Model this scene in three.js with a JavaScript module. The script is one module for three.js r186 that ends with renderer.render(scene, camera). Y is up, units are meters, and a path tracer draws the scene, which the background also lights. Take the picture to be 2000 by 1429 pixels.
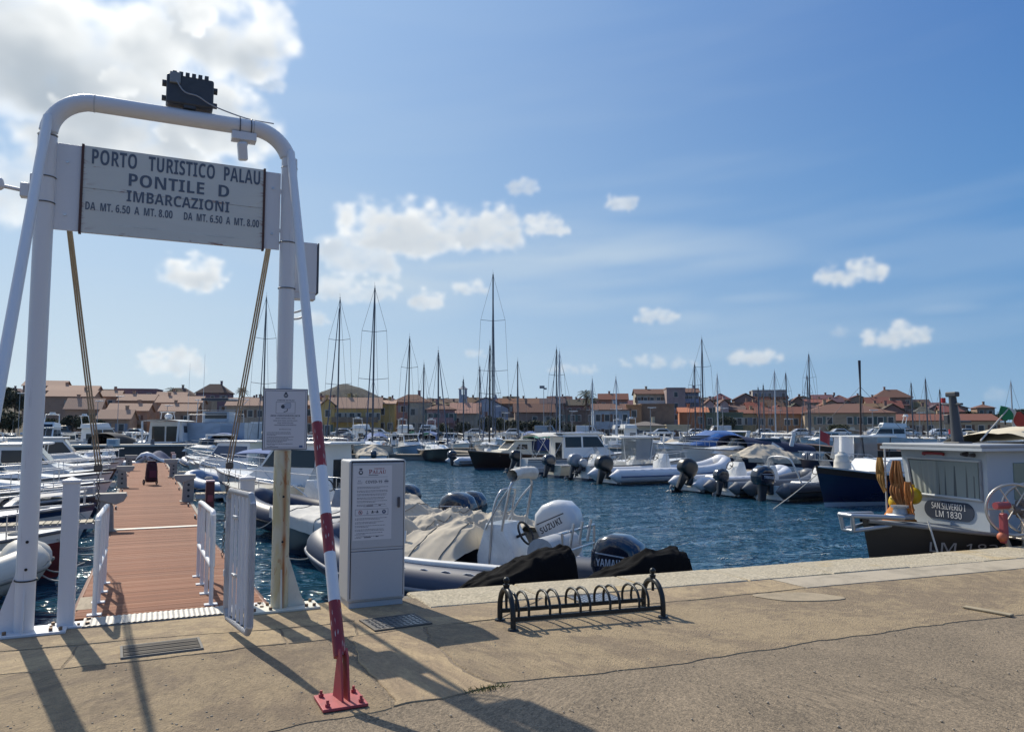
import * as THREE from 'three';
import { mergeGeometries, toCreasedNormals } from 'three/addons/utils/BufferGeometryUtils.js';
import { RoundedBoxGeometry } from 'three/addons/geometries/RoundedBoxGeometry.js';
import { FontLoader } from 'three/addons/loaders/FontLoader.js';

// ---------------------------------------------------------------- camera, sky, sun, exposure
const scene = new THREE.Scene();
const EYE = 1.65, FPX = 1520, HOR = 838, WATER = -0.85, DECK = -0.35;   // eye height, focal length and horizon row in photo pixels, levels in metres
const camera = new THREE.PerspectiveCamera(2 * Math.atan(714.5 / FPX) * 180 / Math.PI, 2000 / 1429, 0.1, 6000);
const TILT = Math.atan((HOR - 714.5) / FPX);
camera.position.set(0, EYE, 0);
camera.rotation.x = TILT;
const renderer = new THREE.WebGLRenderer({ antialias: true });
renderer.toneMapping = THREE.LinearToneMapping;
renderer.toneMappingExposure = 1.12;
renderer.shadowMap.enabled = true;
const rad = d => d * Math.PI / 180;
const SUN_AZ = rad(-37), SUN_EL = rad(41);
const sunDir = new THREE.Vector3(Math.sin(SUN_AZ) * Math.cos(SUN_EL), Math.sin(SUN_EL), -Math.cos(SUN_AZ) * Math.cos(SUN_EL));
const sun = new THREE.DirectionalLight(new THREE.Color(1, 0.91, 0.76), 4.5);
sun.position.copy(sunDir).multiplyScalar(200);
sun.castShadow = true;
sun.shadow.mapSize.set(4096, 4096);
Object.assign(sun.shadow.camera, { left: -80, right: 80, top: 80, bottom: -80, near: 1, far: 500 });
scene.add(sun);
scene.add(sun.target);

// seeded noise
function rng(seed) { let s = seed >>> 0; return () => { s = (s + 0x6D2B79F5) >>> 0; let t = Math.imul(s ^ (s >>> 15), 1 | s); t = (t + Math.imul(t ^ (t >>> 7), 61 | t)) ^ t; return ((t ^ (t >>> 14)) >>> 0) / 4294967296; }; }
const PERM = (() => { const r = rng(7), p = new Float32Array(65536); for (let i = 0; i < 65536; i++) p[i] = r(); return p; })();
const h3 = (x, y, z) => PERM[(Math.imul(x, 73856093) ^ Math.imul(y, 19349663) ^ Math.imul(z, 83492791)) & 65535];
const lerp = (a, b, t) => a + (b - a) * t, clamp = (v, a = 0, b = 1) => Math.min(b, Math.max(a, v));
const sst = (a, b, v) => { const t = clamp((v - a) / (b - a)); return t * t * (3 - 2 * t); };
function n3(x, y, z) {
  const X = Math.floor(x), Y = Math.floor(y), Z = Math.floor(z); let u = x - X, v = y - Y, w = z - Z;
  u = u * u * (3 - 2 * u); v = v * v * (3 - 2 * v); w = w * w * (3 - 2 * w);
  return lerp(lerp(lerp(h3(X, Y, Z), h3(X + 1, Y, Z), u), lerp(h3(X, Y + 1, Z), h3(X + 1, Y + 1, Z), u), v),
    lerp(lerp(h3(X, Y, Z + 1), h3(X + 1, Y, Z + 1), u), lerp(h3(X, Y + 1, Z + 1), h3(X + 1, Y + 1, Z + 1), u), v), w);
}
function fbm(x, y, z, o = 4) { let s = 0, a = 0.5, t = 0; for (let i = 0; i < o; i++) { s += a * n3(x, y, z); t += a; a *= 0.5; x *= 2.03; y *= 2.03; z *= 2.03; x += 13.7; } return s / t; }

// pixel of the photograph -> direction / point on a level / point at a depth
const cT = Math.cos(TILT), sT = Math.sin(TILT);
function dirPx(px, py) { const x = (px - 1000) / FPX, y = -(py - 714.5) / FPX; return new THREE.Vector3(x, y * cT + sT, -(cT - y * sT)); }
function G(px, py, y = 0) { const d = dirPx(px, py), t = (y - EYE) / d.y; return new THREE.Vector3(d.x * t, y, d.z * t); }
function D(px, py, depth) { const d = dirPx(px, py), t = -depth / d.z; return new THREE.Vector3(d.x * t, EYE + d.y * t, -depth); }

// the sky: clear air, haze towards the sun and fair-weather clouds
(() => {
  const W = 2048, H = 1024, data = new Float32Array(W * H * 4);
  const clouds = [ // photo px, py, half width, half height, weight, detail (1 crisp .. 0 wispy)
    [120, 60, 330, 170, 1.25, 1], [430, 40, 150, 110, 1.05, 1], [250, 230, 190, 120, 0.95, 1], [430, 230, 110, 90, 0.9, 1], [70, 330, 150, 90, 0.75, 1], [420, 330, 90, 60, 0.6, 1], [520, 150, 40, 30, .45, 1],
    [780, 445, 150, 60, 1.0, 1], [930, 445, 110, 48, 0.85, 1], [1060, 440, 60, 26, 0.8, 1], [700, 480, 90, 60, .7, 1], [690, 560, 110, 34, 0.66, 1],
    [378, 525, 75, 38, 0.95, 1], [335, 705, 70, 30, 0.8, 1], [835, 583, 40, 26, 0.8, 1], [918, 560, 42, 16, 0.75, 1], [1022, 362, 32, 22, 0.55, 1], [1215, 390, 36, 20, 0.7, 1],
    [1660, 530, 75, 26, 0.95, 1], [1750, 655, 75, 24, 0.9, 1], [1282, 615, 52, 17, 0.75, 1], [1345, 620, 50, 12, 0.4, .6], [1475, 695, 62, 17, 0.85, 1], [1290, 707, 95, 14, .62, 1], [1120, 720, 60, 13, 0.6, 1],
    [605, 620, 40, 18, .6, 1], [925, 690, 25, 9, .5, 1], [1640, 645, 16, 12, .3, .8], [1945, 770, 22, 14, .35, .8], [1000, 505, 430, 58, .95, 0], [760, 545, 190, 70, .95, 0], [1250, 485, 190, 24, .6, 0], [1130, 590, 190, 24, .55, 0], [1500, 580, 80, 9, .35, 0], [1850, 603, 60, 8, .32, 0], [560, 690, 200, 26, .35, 0], [200, 580, 220, 40, .4, 0]];
  const cr = rng(41);
  for (const c of clouds) {
    const d = dirPx(c[0], c[1]).normalize(); c.az = Math.atan2(d.x, -d.z); c.el = Math.asin(d.y); c.ax = c[2] / FPX * Math.cos(c.az) * .98; c.ay = c[3] / FPX * Math.cos(c.az * .6);
    const n = Math.round(clamp(6 + c[2] / c[3] * 5, 8, 26)); c.puffs = [];
    for (let k = 0; k < n; k++) { const u = (k + .5) / n * 2 - 1 + (cr() - .5) * .3, top = Math.pow(Math.max(0, 1 - u * u), .5), r = c.ay * (.34 + .34 * cr()) * (.45 + .55 * top); c.puffs.push([u * c.ax * .86, lerp(-.55, .62 * top, Math.pow(cr(), 1.3)) * c.ay, r]); if (k % 2) c.puffs.push([u * c.ax * .8, -.35 * c.ay, c.ay * .42 * (.4 + .6 * top)]); }
  }
  const mix3 = (a, b, t) => [lerp(a[0], b[0], t), lerp(a[1], b[1], t), lerp(a[2], b[2], t)];
  for (let j = 0; j < H; j++) {
    const el = ((j + 0.5) / H - 0.5) * Math.PI;
    for (let i = 0; i < W; i++) {
      const lon = ((i + 0.5) / W - 0.5) * 2 * Math.PI;          // equirect: u 0.5 looks along -x... see below
      const dx = Math.cos(el) * Math.cos(lon), dz = Math.cos(el) * Math.sin(lon), dy = Math.sin(el);
      const az = Math.atan2(dx, -dz), e = Math.max(el, 0);
      const cs = dx * sunDir.x + dy * sunDir.y + dz * sunDir.z, ang = Math.acos(clamp(cs, -1, 1));
      const ed = e * 180 / Math.PI;
      let c = mix3([0.165, 0.335, 0.52], [0.036, 0.195, 0.48], sst(-3, 14, ed));
      c = mix3(c, [0.002, 0.095, 0.37], sst(9, 29, ed));
      const near = Math.exp(-Math.pow(ang / 0.62, 1.6)), wide = Math.exp(-Math.pow(ang / 0.92, 2));
      const daz = Math.abs(Math.atan2(Math.sin(az - SUN_AZ), Math.cos(az - SUN_AZ)));
      const haze = Math.exp(-ed / 17) * Math.exp(-Math.pow(daz / 0.95, 2));
      c = mix3(c, [0.23, 0.48, 0.82], clamp(wide * 0.56));
      c = mix3(c, [0.58, 0.68, 0.73], clamp(haze * 0.98));
      c = [c[0] + near * 0.2, c[1] + near * 0.2, c[2] + near * 0.18];
      if (el > -0.03) {
        let a = 0, body = 0, lam = 0, w = 0, sz = .05;
        const inFrame = Math.abs(az) < 0.80 && el < 0.62;
        for (const k of clouds) {
          const U = Math.atan2(Math.sin(az - k.az), Math.cos(az - k.az)), Vv = el - k.el;
          if (Math.abs(U) > k.ax * 1.5 + .01 || Math.abs(Vv) > k.ay * 1.7 + .01) continue;
          if (k[5] < .7) { w = Math.max(w, k[4] * (1 - .55 * (U * U / k.ax / k.ax + Vv * Vv / k.ay / k.ay))); continue; }
          let nr = 9; for (const p of k.puffs) { const x = (U - p[0]) / (p[2] + .5 * k.ay), y = (Vv - p[1]) / (p[2] + .5 * k.ay); nr = Math.min(nr, x * x + y * y); } if (nr > 3.2) continue;
          const q = 1 / k.ay, wx = (fbm(U * q * 1.6 + k[0], Vv * q * 2, 5, 4) - .5) * .7 * k.ay, wy = (fbm(U * q * 1.6 + k[0], Vv * q * 2, 17, 4) - .5) * .6 * k.ay;
          let F = 0; for (const p of k.puffs) { const x = (U + wx - p[0]) / p[2], y = (Vv + wy - p[1]) / p[2], d = x * x + y * y; if (d < 6) F += Math.exp(-1.5 * d); }
          const best = 1 - Math.exp(-1.1 * F), f = fbm(U * q * 3.0 + k[1], Vv * q * 4.0, 2, 6) - .5, f2 = fbm(U * q * 1.1 + k[1], Vv * q * 1.5, 12, 4) - .5, s = best + f * 1.35 * (1.2 - .45 * best) + f2 * .5, al = sst(.15, 1.1, s + (k[4] - .8) * .3) * sst(.06, .4, best) * clamp(k[4] * 1.1, 0, 1);
          if (al > a) { a = al; body = sst(.45, 1.25, best + f * .25 + f2 * .9); lam = Vv / k.ay * .9 + f * 1.5 + f2 * .6; sz = k.ay; }
        }
        if (!inFrame) { // the same kind of scattered cloud goes on round the whole sky
          const blend = clamp(sst(0.80, 1.0, Math.abs(az)) + sst(0.62, 0.75, el)), X = Math.cos(az) * 7, Z = Math.sin(az) * 7, Y = el * 9;
          const m0 = (fbm(X * .42 + 31, Y * .5, Z * .42, 2) - .5) * 3.2, m = m0 > -.85 ? m0 + (fbm(X * 3.4, Y * 5, Z * 3.4, 5) - .5) * 1.9 : -1, al = m > .1 ? blend * sst(.1, .6, m) : 0; if (al > a) { a = al; body = sst(.3, 1, m); lam = (m - m0) * .8; sz = .06; }
        }
        const wisp = w > 0 ? clamp(w) * sst(0.15, 0.85, fbm(az * 5 + 3, (el - az * 0.06) * 42, 4, 5)) * 0.85 : 0;
        const veil = ed < 50 ? sst(0.48, 0.8, fbm(az * 3 + 1, (el - az * 0.07) * 26, 9, 4)) * 0.3 * Math.exp(-ed / 16) : 0;
        c = mix3(c, [0.52, 0.62, 0.71], clamp(wisp + veil));
        const lit = mix3([0.64, 0.69, 0.73], [0.84, 0.85, 0.84], clamp(wide * 1.25)), dark = mix3([0.40, 0.48, 0.58], [0.40, 0.45, 0.49], near);
        const core = clamp(body * (.25 + .95 * near * clamp(sz * 12))), sh = clamp(.42 - lam * .38) * (.75 - .4 * wide);
        let cc = mix3(lit, dark, clamp(core * .8 + sh * (.4 + .6 * body)));
        const edge = (1 - body) * near; cc = [cc[0] + edge * 0.4, cc[1] + edge * 0.39, cc[2] + edge * 0.36];
        c = mix3(c, cc, a * .96 * clamp(0.6 + ed / 14));
      }
      if (el < 0) c = mix3(c, [0.16, 0.2, 0.22], clamp(-el * 6));
      const o = (j * W + i) * 4; data[o] = c[0]; data[o + 1] = c[1]; data[o + 2] = c[2]; data[o + 3] = 1;
    }
  }
  const sky = new THREE.DataTexture(data, W, H, THREE.RGBAFormat, THREE.FloatType);
  sky.mapping = THREE.EquirectangularReflectionMapping; sky.magFilter = THREE.LinearFilter; sky.minFilter = THREE.LinearFilter; sky.needsUpdate = true;
  scene.background = sky; scene.environment = sky;
})();

// ---------------------------------------------------------------- helpers: geometry, materials, things
const V = (x, y, z) => new THREE.Vector3(x, y, z);
const taken = {};
function numbered(n) { const k = taken[n] = (taken[n] ?? -1) + 1; return k ? n + '_' + String(k).padStart(3, '0') : n; }
function clean(g) { if (g.index) g = g.toNonIndexed(); for (const k of Object.keys(g.attributes)) if (!['position', 'normal', 'uv'].includes(k)) g.deleteAttribute(k); if (!g.attributes.normal) g.computeVertexNormals(); if (!g.attributes.uv) g.setAttribute('uv', new THREE.BufferAttribute(new Float32Array(g.attributes.position.count * 2), 2)); return g; }
function merge(gs) { gs = gs.flat(9).filter(Boolean).map(clean); return gs.length === 1 ? gs[0] : mergeGeometries(gs); }
function part(name, gs, mat, parent) { const m = new THREE.Mesh(Array.isArray(gs) ? merge(gs) : gs, mat); m.name = name; parent.add(m); return m; }
function tag(o, label, category, group, kind) { o.userData = { ...o.userData, label, category }; if (group) o.userData.group = group; if (kind) o.userData.kind = kind; return o; }
function thing(name, label, category, p = [0, 0, 0], ry = 0, group) { const o = new THREE.Group(); o.name = numbered(name); scene.add(o); if (p.isVector3) o.position.copy(p); else o.position.set(...p); o.rotation.y = ry; return tag(o, label, category, group); }
function struct(name, gs, mat, parent) { const m = part(numbered(name), gs, mat, parent || scene); if (!parent) m.userData.kind = 'structure'; return m; }
function copyOf(src, label, p, ry, group) { const o = src.clone(); o.name = numbered(src.name.replace(/_\d{3}$/, '')); o.userData = { ...src.userData, label }; if (group) o.userData.group = group; if (p.isVector3) o.position.copy(p); else o.position.set(...p); o.rotation.y = ry; scene.add(o); return o; }
const box = (w, h, d, x = 0, y = 0, z = 0, ry = 0, rx = 0, rz = 0) => { const g = new THREE.BoxGeometry(w, h, d); if (rx) g.rotateX(rx); if (rz) g.rotateZ(rz); if (ry) g.rotateY(ry); g.translate(x, y, z); return g; };
const rbox = (w, h, d, r, x = 0, y = 0, z = 0, ry = 0, s = 2) => { const g = new RoundedBoxGeometry(w, h, d, s, Math.min(r, w / 2.01, h / 2.01, d / 2.01)); if (ry) g.rotateY(ry); g.translate(x, y, z); return g; };
function rod(a, b, r, r2 = r, n = 8, caps = true) { const A = a.isVector3 ? a : V(...a), B = b.isVector3 ? b : V(...b), d = B.clone().sub(A), g = new THREE.CylinderGeometry(r2, r, d.length(), n, 1, !caps); g.translate(0, d.length() / 2, 0); g.applyQuaternion(new THREE.Quaternion().setFromUnitVectors(V(0, 1, 0), d.normalize())); g.translate(A.x, A.y, A.z); return g; }
function tube(pts, r, seg = 24, n = 8, closed = false, tension = 0.5) { const c = new THREE.CatmullRomCurve3(pts.map(p => p.isVector3 ? p : V(...p)), closed, 'catmullrom', tension); return new THREE.TubeGeometry(c, seg, r, n, closed); }
function poly(pts, r, n = 8) { const g = []; for (let i = 0; i + 1 < pts.length; i++) g.push(rod(pts[i], pts[i + 1], r, r, n)); for (let i = 1; i + 1 < pts.length; i++) { const s = new THREE.SphereGeometry(r, n, 5); s.translate(...(pts[i].isVector3 ? pts[i].toArray() : pts[i])); g.push(s); } return g; }
function ball(r, x, y, z, sx = 1, sy = 1, sz = 1, n = 12) { const g = new THREE.SphereGeometry(r, n, Math.ceil(n * .7)); g.scale(sx, sy, sz); g.translate(x, y, z); return g; }
function extr(pts, depth, bevel = 0, seg = 2) { const s = new THREE.Shape(pts.map(p => new THREE.Vector2(p[0], p[1]))); const g = new THREE.ExtrudeGeometry(s, { depth: depth - 2 * bevel, bevelEnabled: bevel > 0, bevelThickness: bevel, bevelSize: bevel, bevelOffset: -bevel, bevelSegments: seg, curveSegments: 8 }); g.translate(0, 0, -(depth / 2 - bevel)); return bevel > .025 ? toCreasedNormals(g, .75) : g; }
// a flat plate of plan polygon pts [[x,z]...] from y0 to y1, uv in metres
function slab(pts, y0, y1, bev = 0) { const s = new THREE.Shape(pts.map(p => new THREE.Vector2(p[0], -p[1]))); const g = new THREE.ExtrudeGeometry(s, { depth: y1 - y0 - bev, bevelEnabled: bev > 0, bevelThickness: bev, bevelSize: bev, bevelOffset: -bev, bevelSegments: 1 }); g.rotateX(-Math.PI / 2); g.translate(0, y0, 0); return g; }
function grid(nu, nv, f) { // f(u,v)->[x,y,z]
  const pos = [], uv = [], idx = []; for (let j = 0; j <= nv; j++) for (let i = 0; i <= nu; i++) { pos.push(...f(i / nu, j / nv)); uv.push(i / nu, j / nv); }
  for (let j = 0; j < nv; j++) for (let i = 0; i < nu; i++) { const a = j * (nu + 1) + i, b = a + 1, c = a + nu + 1, d = c + 1; idx.push(a, b, d, a, d, c); }
  const g = new THREE.BufferGeometry(); g.setAttribute('position', new THREE.Float32BufferAttribute(pos, 3)); g.setAttribute('uv', new THREE.Float32BufferAttribute(uv, 2)); g.setIndex(idx); g.computeVertexNormals(); return g;
}
function flat(tris) { const g = new THREE.BufferGeometry(); g.setAttribute('position', new THREE.Float32BufferAttribute(tris.flat(9), 3)); g.computeVertexNormals(); return clean(g); }
const quad = (a, b, c, d) => [a, b, c, a, c, d];

// textures
function tex(n, f, srgb, rep, m = n) { // f(u,v)->[r,g,b] 0..1 (or a number), tiled or not
  const d = new Uint8Array(n * m * 4); for (let j = 0; j < m; j++) for (let i = 0; i < n; i++) { let c = f(i / n, j / m, i, j); if (typeof c === 'number') c = [c, c, c]; const o = (j * n + i) * 4; d[o] = clamp(c[0]) * 255; d[o + 1] = clamp(c[1]) * 255; d[o + 2] = clamp(c[2]) * 255; d[o + 3] = 255; }
  const t = new THREE.DataTexture(d, n, m); t.wrapS = t.wrapT = THREE.RepeatWrapping; t.magFilter = THREE.LinearFilter; t.minFilter = THREE.LinearMipmapLinearFilter; t.generateMipmaps = true; if (srgb) t.colorSpace = THREE.SRGBColorSpace; if (rep) t.repeat.set(rep, rep); t.needsUpdate = true; return t;
}
// tileable noise
function tn(u, v, k, seed) { const a = u * 2 * Math.PI, b = v * 2 * Math.PI, r = k / (2 * Math.PI); return n3(Math.cos(a) * r + seed, Math.sin(a) * r + Math.cos(b) * r * 0.7071 + seed * 1.7, Math.sin(b) * r + Math.cos(b) * r * .7 + seed * 2.3); }
function tfbm(u, v, k, seed, o = 4) { let s = 0, a = .5, t = 0; for (let i = 0; i < o; i++) { s += a * tn(u, v, k, seed + i * 5); t += a; a *= .55; k *= 2; } return s / t; }
const GRUNGE = tex(512, (u, v) => { const a = tfbm(u, v, 6, 3, 5), b = tfbm(u, v, 30, 8, 3); return 0.86 + 0.14 * sst(.3, .6, a) - 0.10 * sst(.62, .8, b); }, false);
const PLASTER = tex(512, (u, v) => { const a = tfbm(u, v, 5, 13, 5), b = tfbm(u, v, 40, 5, 2); return 0.74 + 0.26 * sst(.3, .65, a) + (b - .5) * .1; }, false);
const WEAVE = tex(256, (u, v) => 0.5 + 0.25 * Math.sin(u * 256 * 1.57) * Math.sin(v * 256 * 1.57) + .5 * (tfbm(u, v, 8, 2, 4) - .5), false);
const mats = {};
function M(c, rough = 0.5, o = {}) { // c: linear [r,g,b] or hex
  const key = JSON.stringify([c, rough, { ...o, map: o.map && o.map.uuid, bumpMap: o.bumpMap && o.bumpMap.uuid }]); if (mats[key]) return mats[key];
  const m = new (o.clearcoat || o.transmission || o.sheen ? THREE.MeshPhysicalMaterial : THREE.MeshStandardMaterial)({ roughness: rough, side: THREE.DoubleSide, ...o });
  if (Array.isArray(c)) m.color.setRGB(...c); else m.color.set(c); return mats[key] = m;
}
const gel = (c, r = 0.32) => M(c, r, { map: GRUNGE, clearcoat: 0.35, clearcoatRoughness: .2 });
const WHITE = gel([.74, .74, .72]), CREAM = gel([.66, .6, .47]), NAVY = gel([.012, .02, .05]), DKBLUE = gel([.02, .045, .12]), BLACK = gel([.012, .012, .014]), GREYH = gel([.28, .31, .36]), LBLUE = gel([.3, .45, .62]);
const GLASS = M([.018, .024, .03], .06), STEEL = M([.55, .56, .58], .3, { metalness: .9 }), ALU = M([.5, .51, .53], .42, { metalness: .75 }), DKALU = M([.09, .1, .12], .45, { metalness: .4 });
const RUBBER = M([.02, .02, .022], .7), CANVAS_B = M([.46, .41, .33], .95, { map: GRUNGE, bumpMap: WEAVE, bumpScale: .002 }), CANVAS_W = M([.62, .6, .55], .95, { map: GRUNGE }), TEAK = M([.2, .1, .045], .6, { map: GRUNGE }), WOODG = M([.3, .25, .19], .85, { map: PLASTER });
const fontB = await new FontLoader().loadAsync('fonts/droid/droid_sans_bold.typeface.json');
const fontR = await new FontLoader().loadAsync('fonts/droid/droid_sans_regular.typeface.json');
// flat lettering centred on x, baseline at y, facing +z
function letters(t, size, x, y, z, sx = 1, font = fontB, width) { const g = new THREE.ShapeGeometry(font.generateShapes(t, size), 5); g.computeBoundingBox(); const b = g.boundingBox, w = b.max.x - b.min.x; const k = width ? width / w : sx; g.translate(-(b.max.x + b.min.x) / 2, 0, 0); g.scale(k, 1, 1); g.translate(x, y, z); return g; }
function canvasTex(w, h, draw) { const c = document.createElement('canvas'); c.width = w; c.height = h; const x = c.getContext('2d'); draw(x, w, h); const t = new THREE.CanvasTexture(c); t.colorSpace = THREE.SRGBColorSpace; t.anisotropy = 8; return t; }

// ---------------------------------------------------------------- the quay, the road, the water
const RY = rad(25.2), O = G(330, 1210);
const fP = V(-Math.sin(RY), 0, -Math.cos(RY)), rP = V(Math.cos(RY), 0, -Math.sin(RY));
const P = (u, v, y = 0) => O.clone().addScaledVector(fP, u).addScaledVector(rP, v).setY(y);   // u metres out along the pontoon, v metres along the quay
const QA = G(790, 1158), QB = G(1930, 1072), qE = QB.clone().sub(QA).normalize(), qN = V(-qE.z, 0, qE.x);        // quay edge; qN points inland
const Q = (s, n, y = 0) => QA.clone().addScaledVector(qE, s).addScaledVector(qN, n).setY(y);
const XZ = p => [p.x, p.z];

const CONC = tex(2048, (u, v, i, j) => {
  const a = tfbm(u, v, 22, 4, 6), b = tfbm(u, v, 90, 21, 3), s = PERM[(i * 7919 + j * 104729) & 65535], s2 = tn(u, v, 400, 2), big = tfbm(u, v, 7, 33, 3);
  const mm = a * .5 + b * .35 + big * .2 - .025, m = .4 * sst(.44, .55, mm) + .6 * sst(.36, .64, mm), k = .80 + .34 * s2 + (s - .5) * .34 - (s > .965 ? .22 : 0) + (s < .03 ? .2 : 0);
  return [lerp(.262, .375, m) * k, lerp(.196, .285, m) * k, lerp(.123, .168, m) * k].map(x => Math.pow(clamp(x), 1 / 2.2));
}, true, 0, 1024);
CONC.repeat.set(1 / 8, 1 / 8);
const COPE = tex(1024, (u, v, i, j) => {
  const a = tfbm(u, v, 9, 14, 4), s = PERM[(i * 3571 + j * 52711) & 65535], s2 = tn(u, v, 150, 6), r = sst(.6, .8, tfbm(u, v, 5, 44, 3));
  const k = .62 + .6 * s2 + (s - .5) * .4; return [lerp(.44, .50, a) * k, lerp(.38, .44, a) * k * (1 - .1 * r), lerp(.265, .33, a) * k * (1 - .3 * r)].map(x => Math.pow(clamp(x), 1 / 2.2));
}, true, .4);
const ASPH = tex(1024, (u, v, i, j) => {
  const a = tfbm(u, v, 10, 24, 4), s = PERM[(i * 8087 + j * 90001) & 65535], s2 = tn(u, v, 330, 6), s3 = tn(u, v, 700, 9);
  const k = .84 + .5 * (a - .5) + .55 * (s2 - .5) + .6 * (s3 - .5) + (s - .5) * .6 + (s > .97 ? .5 : 0); return [.232 * k, .180 * k, .120 * k].map(x => Math.pow(clamp(x), 1 / 2.2));
}, true, 1 / 4.3);
const GRAIN = tex(512, (u, v, i, j) => .6 * tn(u, v, 90, 3) + .4 * tn(u, v, 200, 9), false, 1.25);
const concM = M([1, 1, 1], .93, { map: CONC, bumpMap: GRAIN, bumpScale: .006 }), copeM = M([1, 1, 1], .9, { map: COPE, bumpMap: GRAIN, bumpScale: .010 }), asphM = M([1, 1, 1], .95, { map: ASPH, bumpMap: GRAIN, bumpScale: .0045 });
const wallM = M([.2, .18, .15], .95, { map: PLASTER });

const edgePts = [P(.12, -60), P(.12, 1.55), Q(-.25, 0), Q(0, 0), Q(90, 0)];
const quay = struct('quay', [slab([...edgePts.map(XZ), [90, 40], [-60, 40]], -3.2, -.03)], wallM);
struct('road', [slab([...edgePts.map(p => [p.x, p.z + .25]), [90, 40], [-60, 40]], -.029, -.006)], asphM);
// coping stones along the edge, each a block with tooled faces
for (let k = 0, s = .02; k < 22; k++) {
  const L = 1.16 + .1 * PERM[k * 31], s0 = s + .008, s1 = s + L, j = .012 * (PERM[k * 77 + 5] - .5);
  const pts = []; const N = 9; for (let i = 0; i <= N; i++) pts.push(XZ(Q(lerp(s0, s1, i / N), (i % N ? .012 * (PERM[k * 50 + i] - .5) : 0) - .03))); for (let i = N; i >= 0; i--) pts.push(XZ(Q(lerp(s0, s1, i / N) + .05, .71 + (i % N ? .012 * (PERM[k * 90 + i] - .5) : 0))));
  struct('coping_stone', [slab(pts, -.34, .004 + j, .018)], copeM, quay).name = 'coping_stone'; s = s1;
}
for (let k = 0; k < 14; k++) { // smooth paving band beside the coping
  const s0 = 3.95 + k * .92; struct('paving_panel', [slab([XZ(Q(s0 + .004, .725)), XZ(Q(s0 + .912, .725)), XZ(Q(s0 + .962, 1.22)), XZ(Q(s0 + .054, 1.22))], -.02, .002, .003)], M([.4, .345, .26], .85, { map: PLASTER, bumpMap: GRAIN, bumpScale: .002 }), quay).name = 'paving_panel';
}
// concrete slabs of the apron: outlines read off the photograph, broken edges, open joints
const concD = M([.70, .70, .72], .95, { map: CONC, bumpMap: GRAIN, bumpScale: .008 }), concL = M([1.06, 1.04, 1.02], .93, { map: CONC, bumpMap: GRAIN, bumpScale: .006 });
function slabPiece(px, top = 0, gap = .012, rough = .02, mat = concM) {
  let w = px.map(p => p.isVector3 ? p : G(p[0], p[1])), out = [];
  for (let i = 0; i < w.length; i++) { const a = w[i], b = w[(i + 1) % w.length], n = Math.max(1, Math.min(90, Math.round(a.distanceTo(b) / .05))); for (let k = 0; k < n; k++) { const p = a.clone().lerp(b, k / n), X = p.x, Z = p.z; p.x += (fbm(X * 5, 3, Z * 5, 5) - .5) * 2.6 * rough; p.z += (fbm(X * 5 + 40, 8, Z * 5, 5) - .5) * 2.6 * rough; out.push(p); } }
  let area = 0; for (let i = 0; i < out.length; i++) { const a = out[i], b = out[(i + 1) % out.length]; area += a.x * b.z - b.x * a.z; } const sg = area > 0 ? 1 : -1;
  const sh = out.map((p, i) => { const a = out[(i + out.length - 1) % out.length], b = out[(i + 1) % out.length], t = b.clone().sub(a).normalize(); return [p.x - t.z * sg * gap / 2, p.z + t.x * sg * gap / 2]; });
  struct('concrete_slab', [slab(sh, -.025, top, .005)], mat, quay).name = 'concrete_slab';
}
const L1 = [[-600, 1385], [0, 1318], [206, 1297], [330, 1285], [480, 1265], [560, 1256], [685, 1244], [826, 1224], [974, 1209]], L2 = [[-600, 1330], [0, 1272], [250, 1250], [470, 1234], [560, 1226], [640, 1219]];
const AS = [[-700, 1640], [200, 1500], [420, 1452], [560, 1421], [640, 1404], [700, 1395], [768, 1381], [860, 1365], [930, 1348], [970, 1338], [1060, 1326], [1150, 1316], [1300, 1300], [1480, 1271], [1560, 1259], [1800, 1223], [1960, 1206], [2100, 1182], [2600, 1110]];
const e1 = P(.10, -20), e2 = P(.10, 1.5);
slabPiece([e1, P(.10, -.9), P(.10, .3), P(.10, .62), e2, [660, 1214], ...L2.slice().reverse()], .001);
slabPiece([...L2.slice(0, 3), [150, 1262], [120, 1306], L1[1], L1[0]].filter((p, i) => i !== 2));
slabPiece([[152, 1261], L2[2], L2[3], [548, 1228], [560, 1256], L1[4], L1[3], L1[2], [122, 1306]], .002);
slabPiece([[549, 1228], L2[5], [690, 1212], [700, 1242], [561, 1256]], 0);
slabPiece([[690, 1212], [660, 1213], e2, Q(-.2, .1), Q(0, .72), Q(1.2, .72), [975, 1208], L1[7], [701, 1242]], .001);
slabPiece([Q(1.22, .72), Q(3.93, .72), Q(3.98, 1.24), [1180, 1189], [976, 1208]], .002);
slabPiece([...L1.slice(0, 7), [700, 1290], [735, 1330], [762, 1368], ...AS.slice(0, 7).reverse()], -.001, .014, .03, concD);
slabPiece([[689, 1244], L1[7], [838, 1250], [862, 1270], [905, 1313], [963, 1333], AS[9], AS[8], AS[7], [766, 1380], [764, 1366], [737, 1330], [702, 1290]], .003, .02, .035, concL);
slabPiece([[828, 1223], L1[8], [1180, 1189], Q(3.98, 1.24), Q(17, 1.24), ...AS.slice(10).reverse(), [968, 1333], [907, 1312], [864, 1269], [840, 1249]], 0, .014, .04, M([.80, .80, .81], .94, { map: CONC, bumpMap: GRAIN, bumpScale: .008 }));
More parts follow.
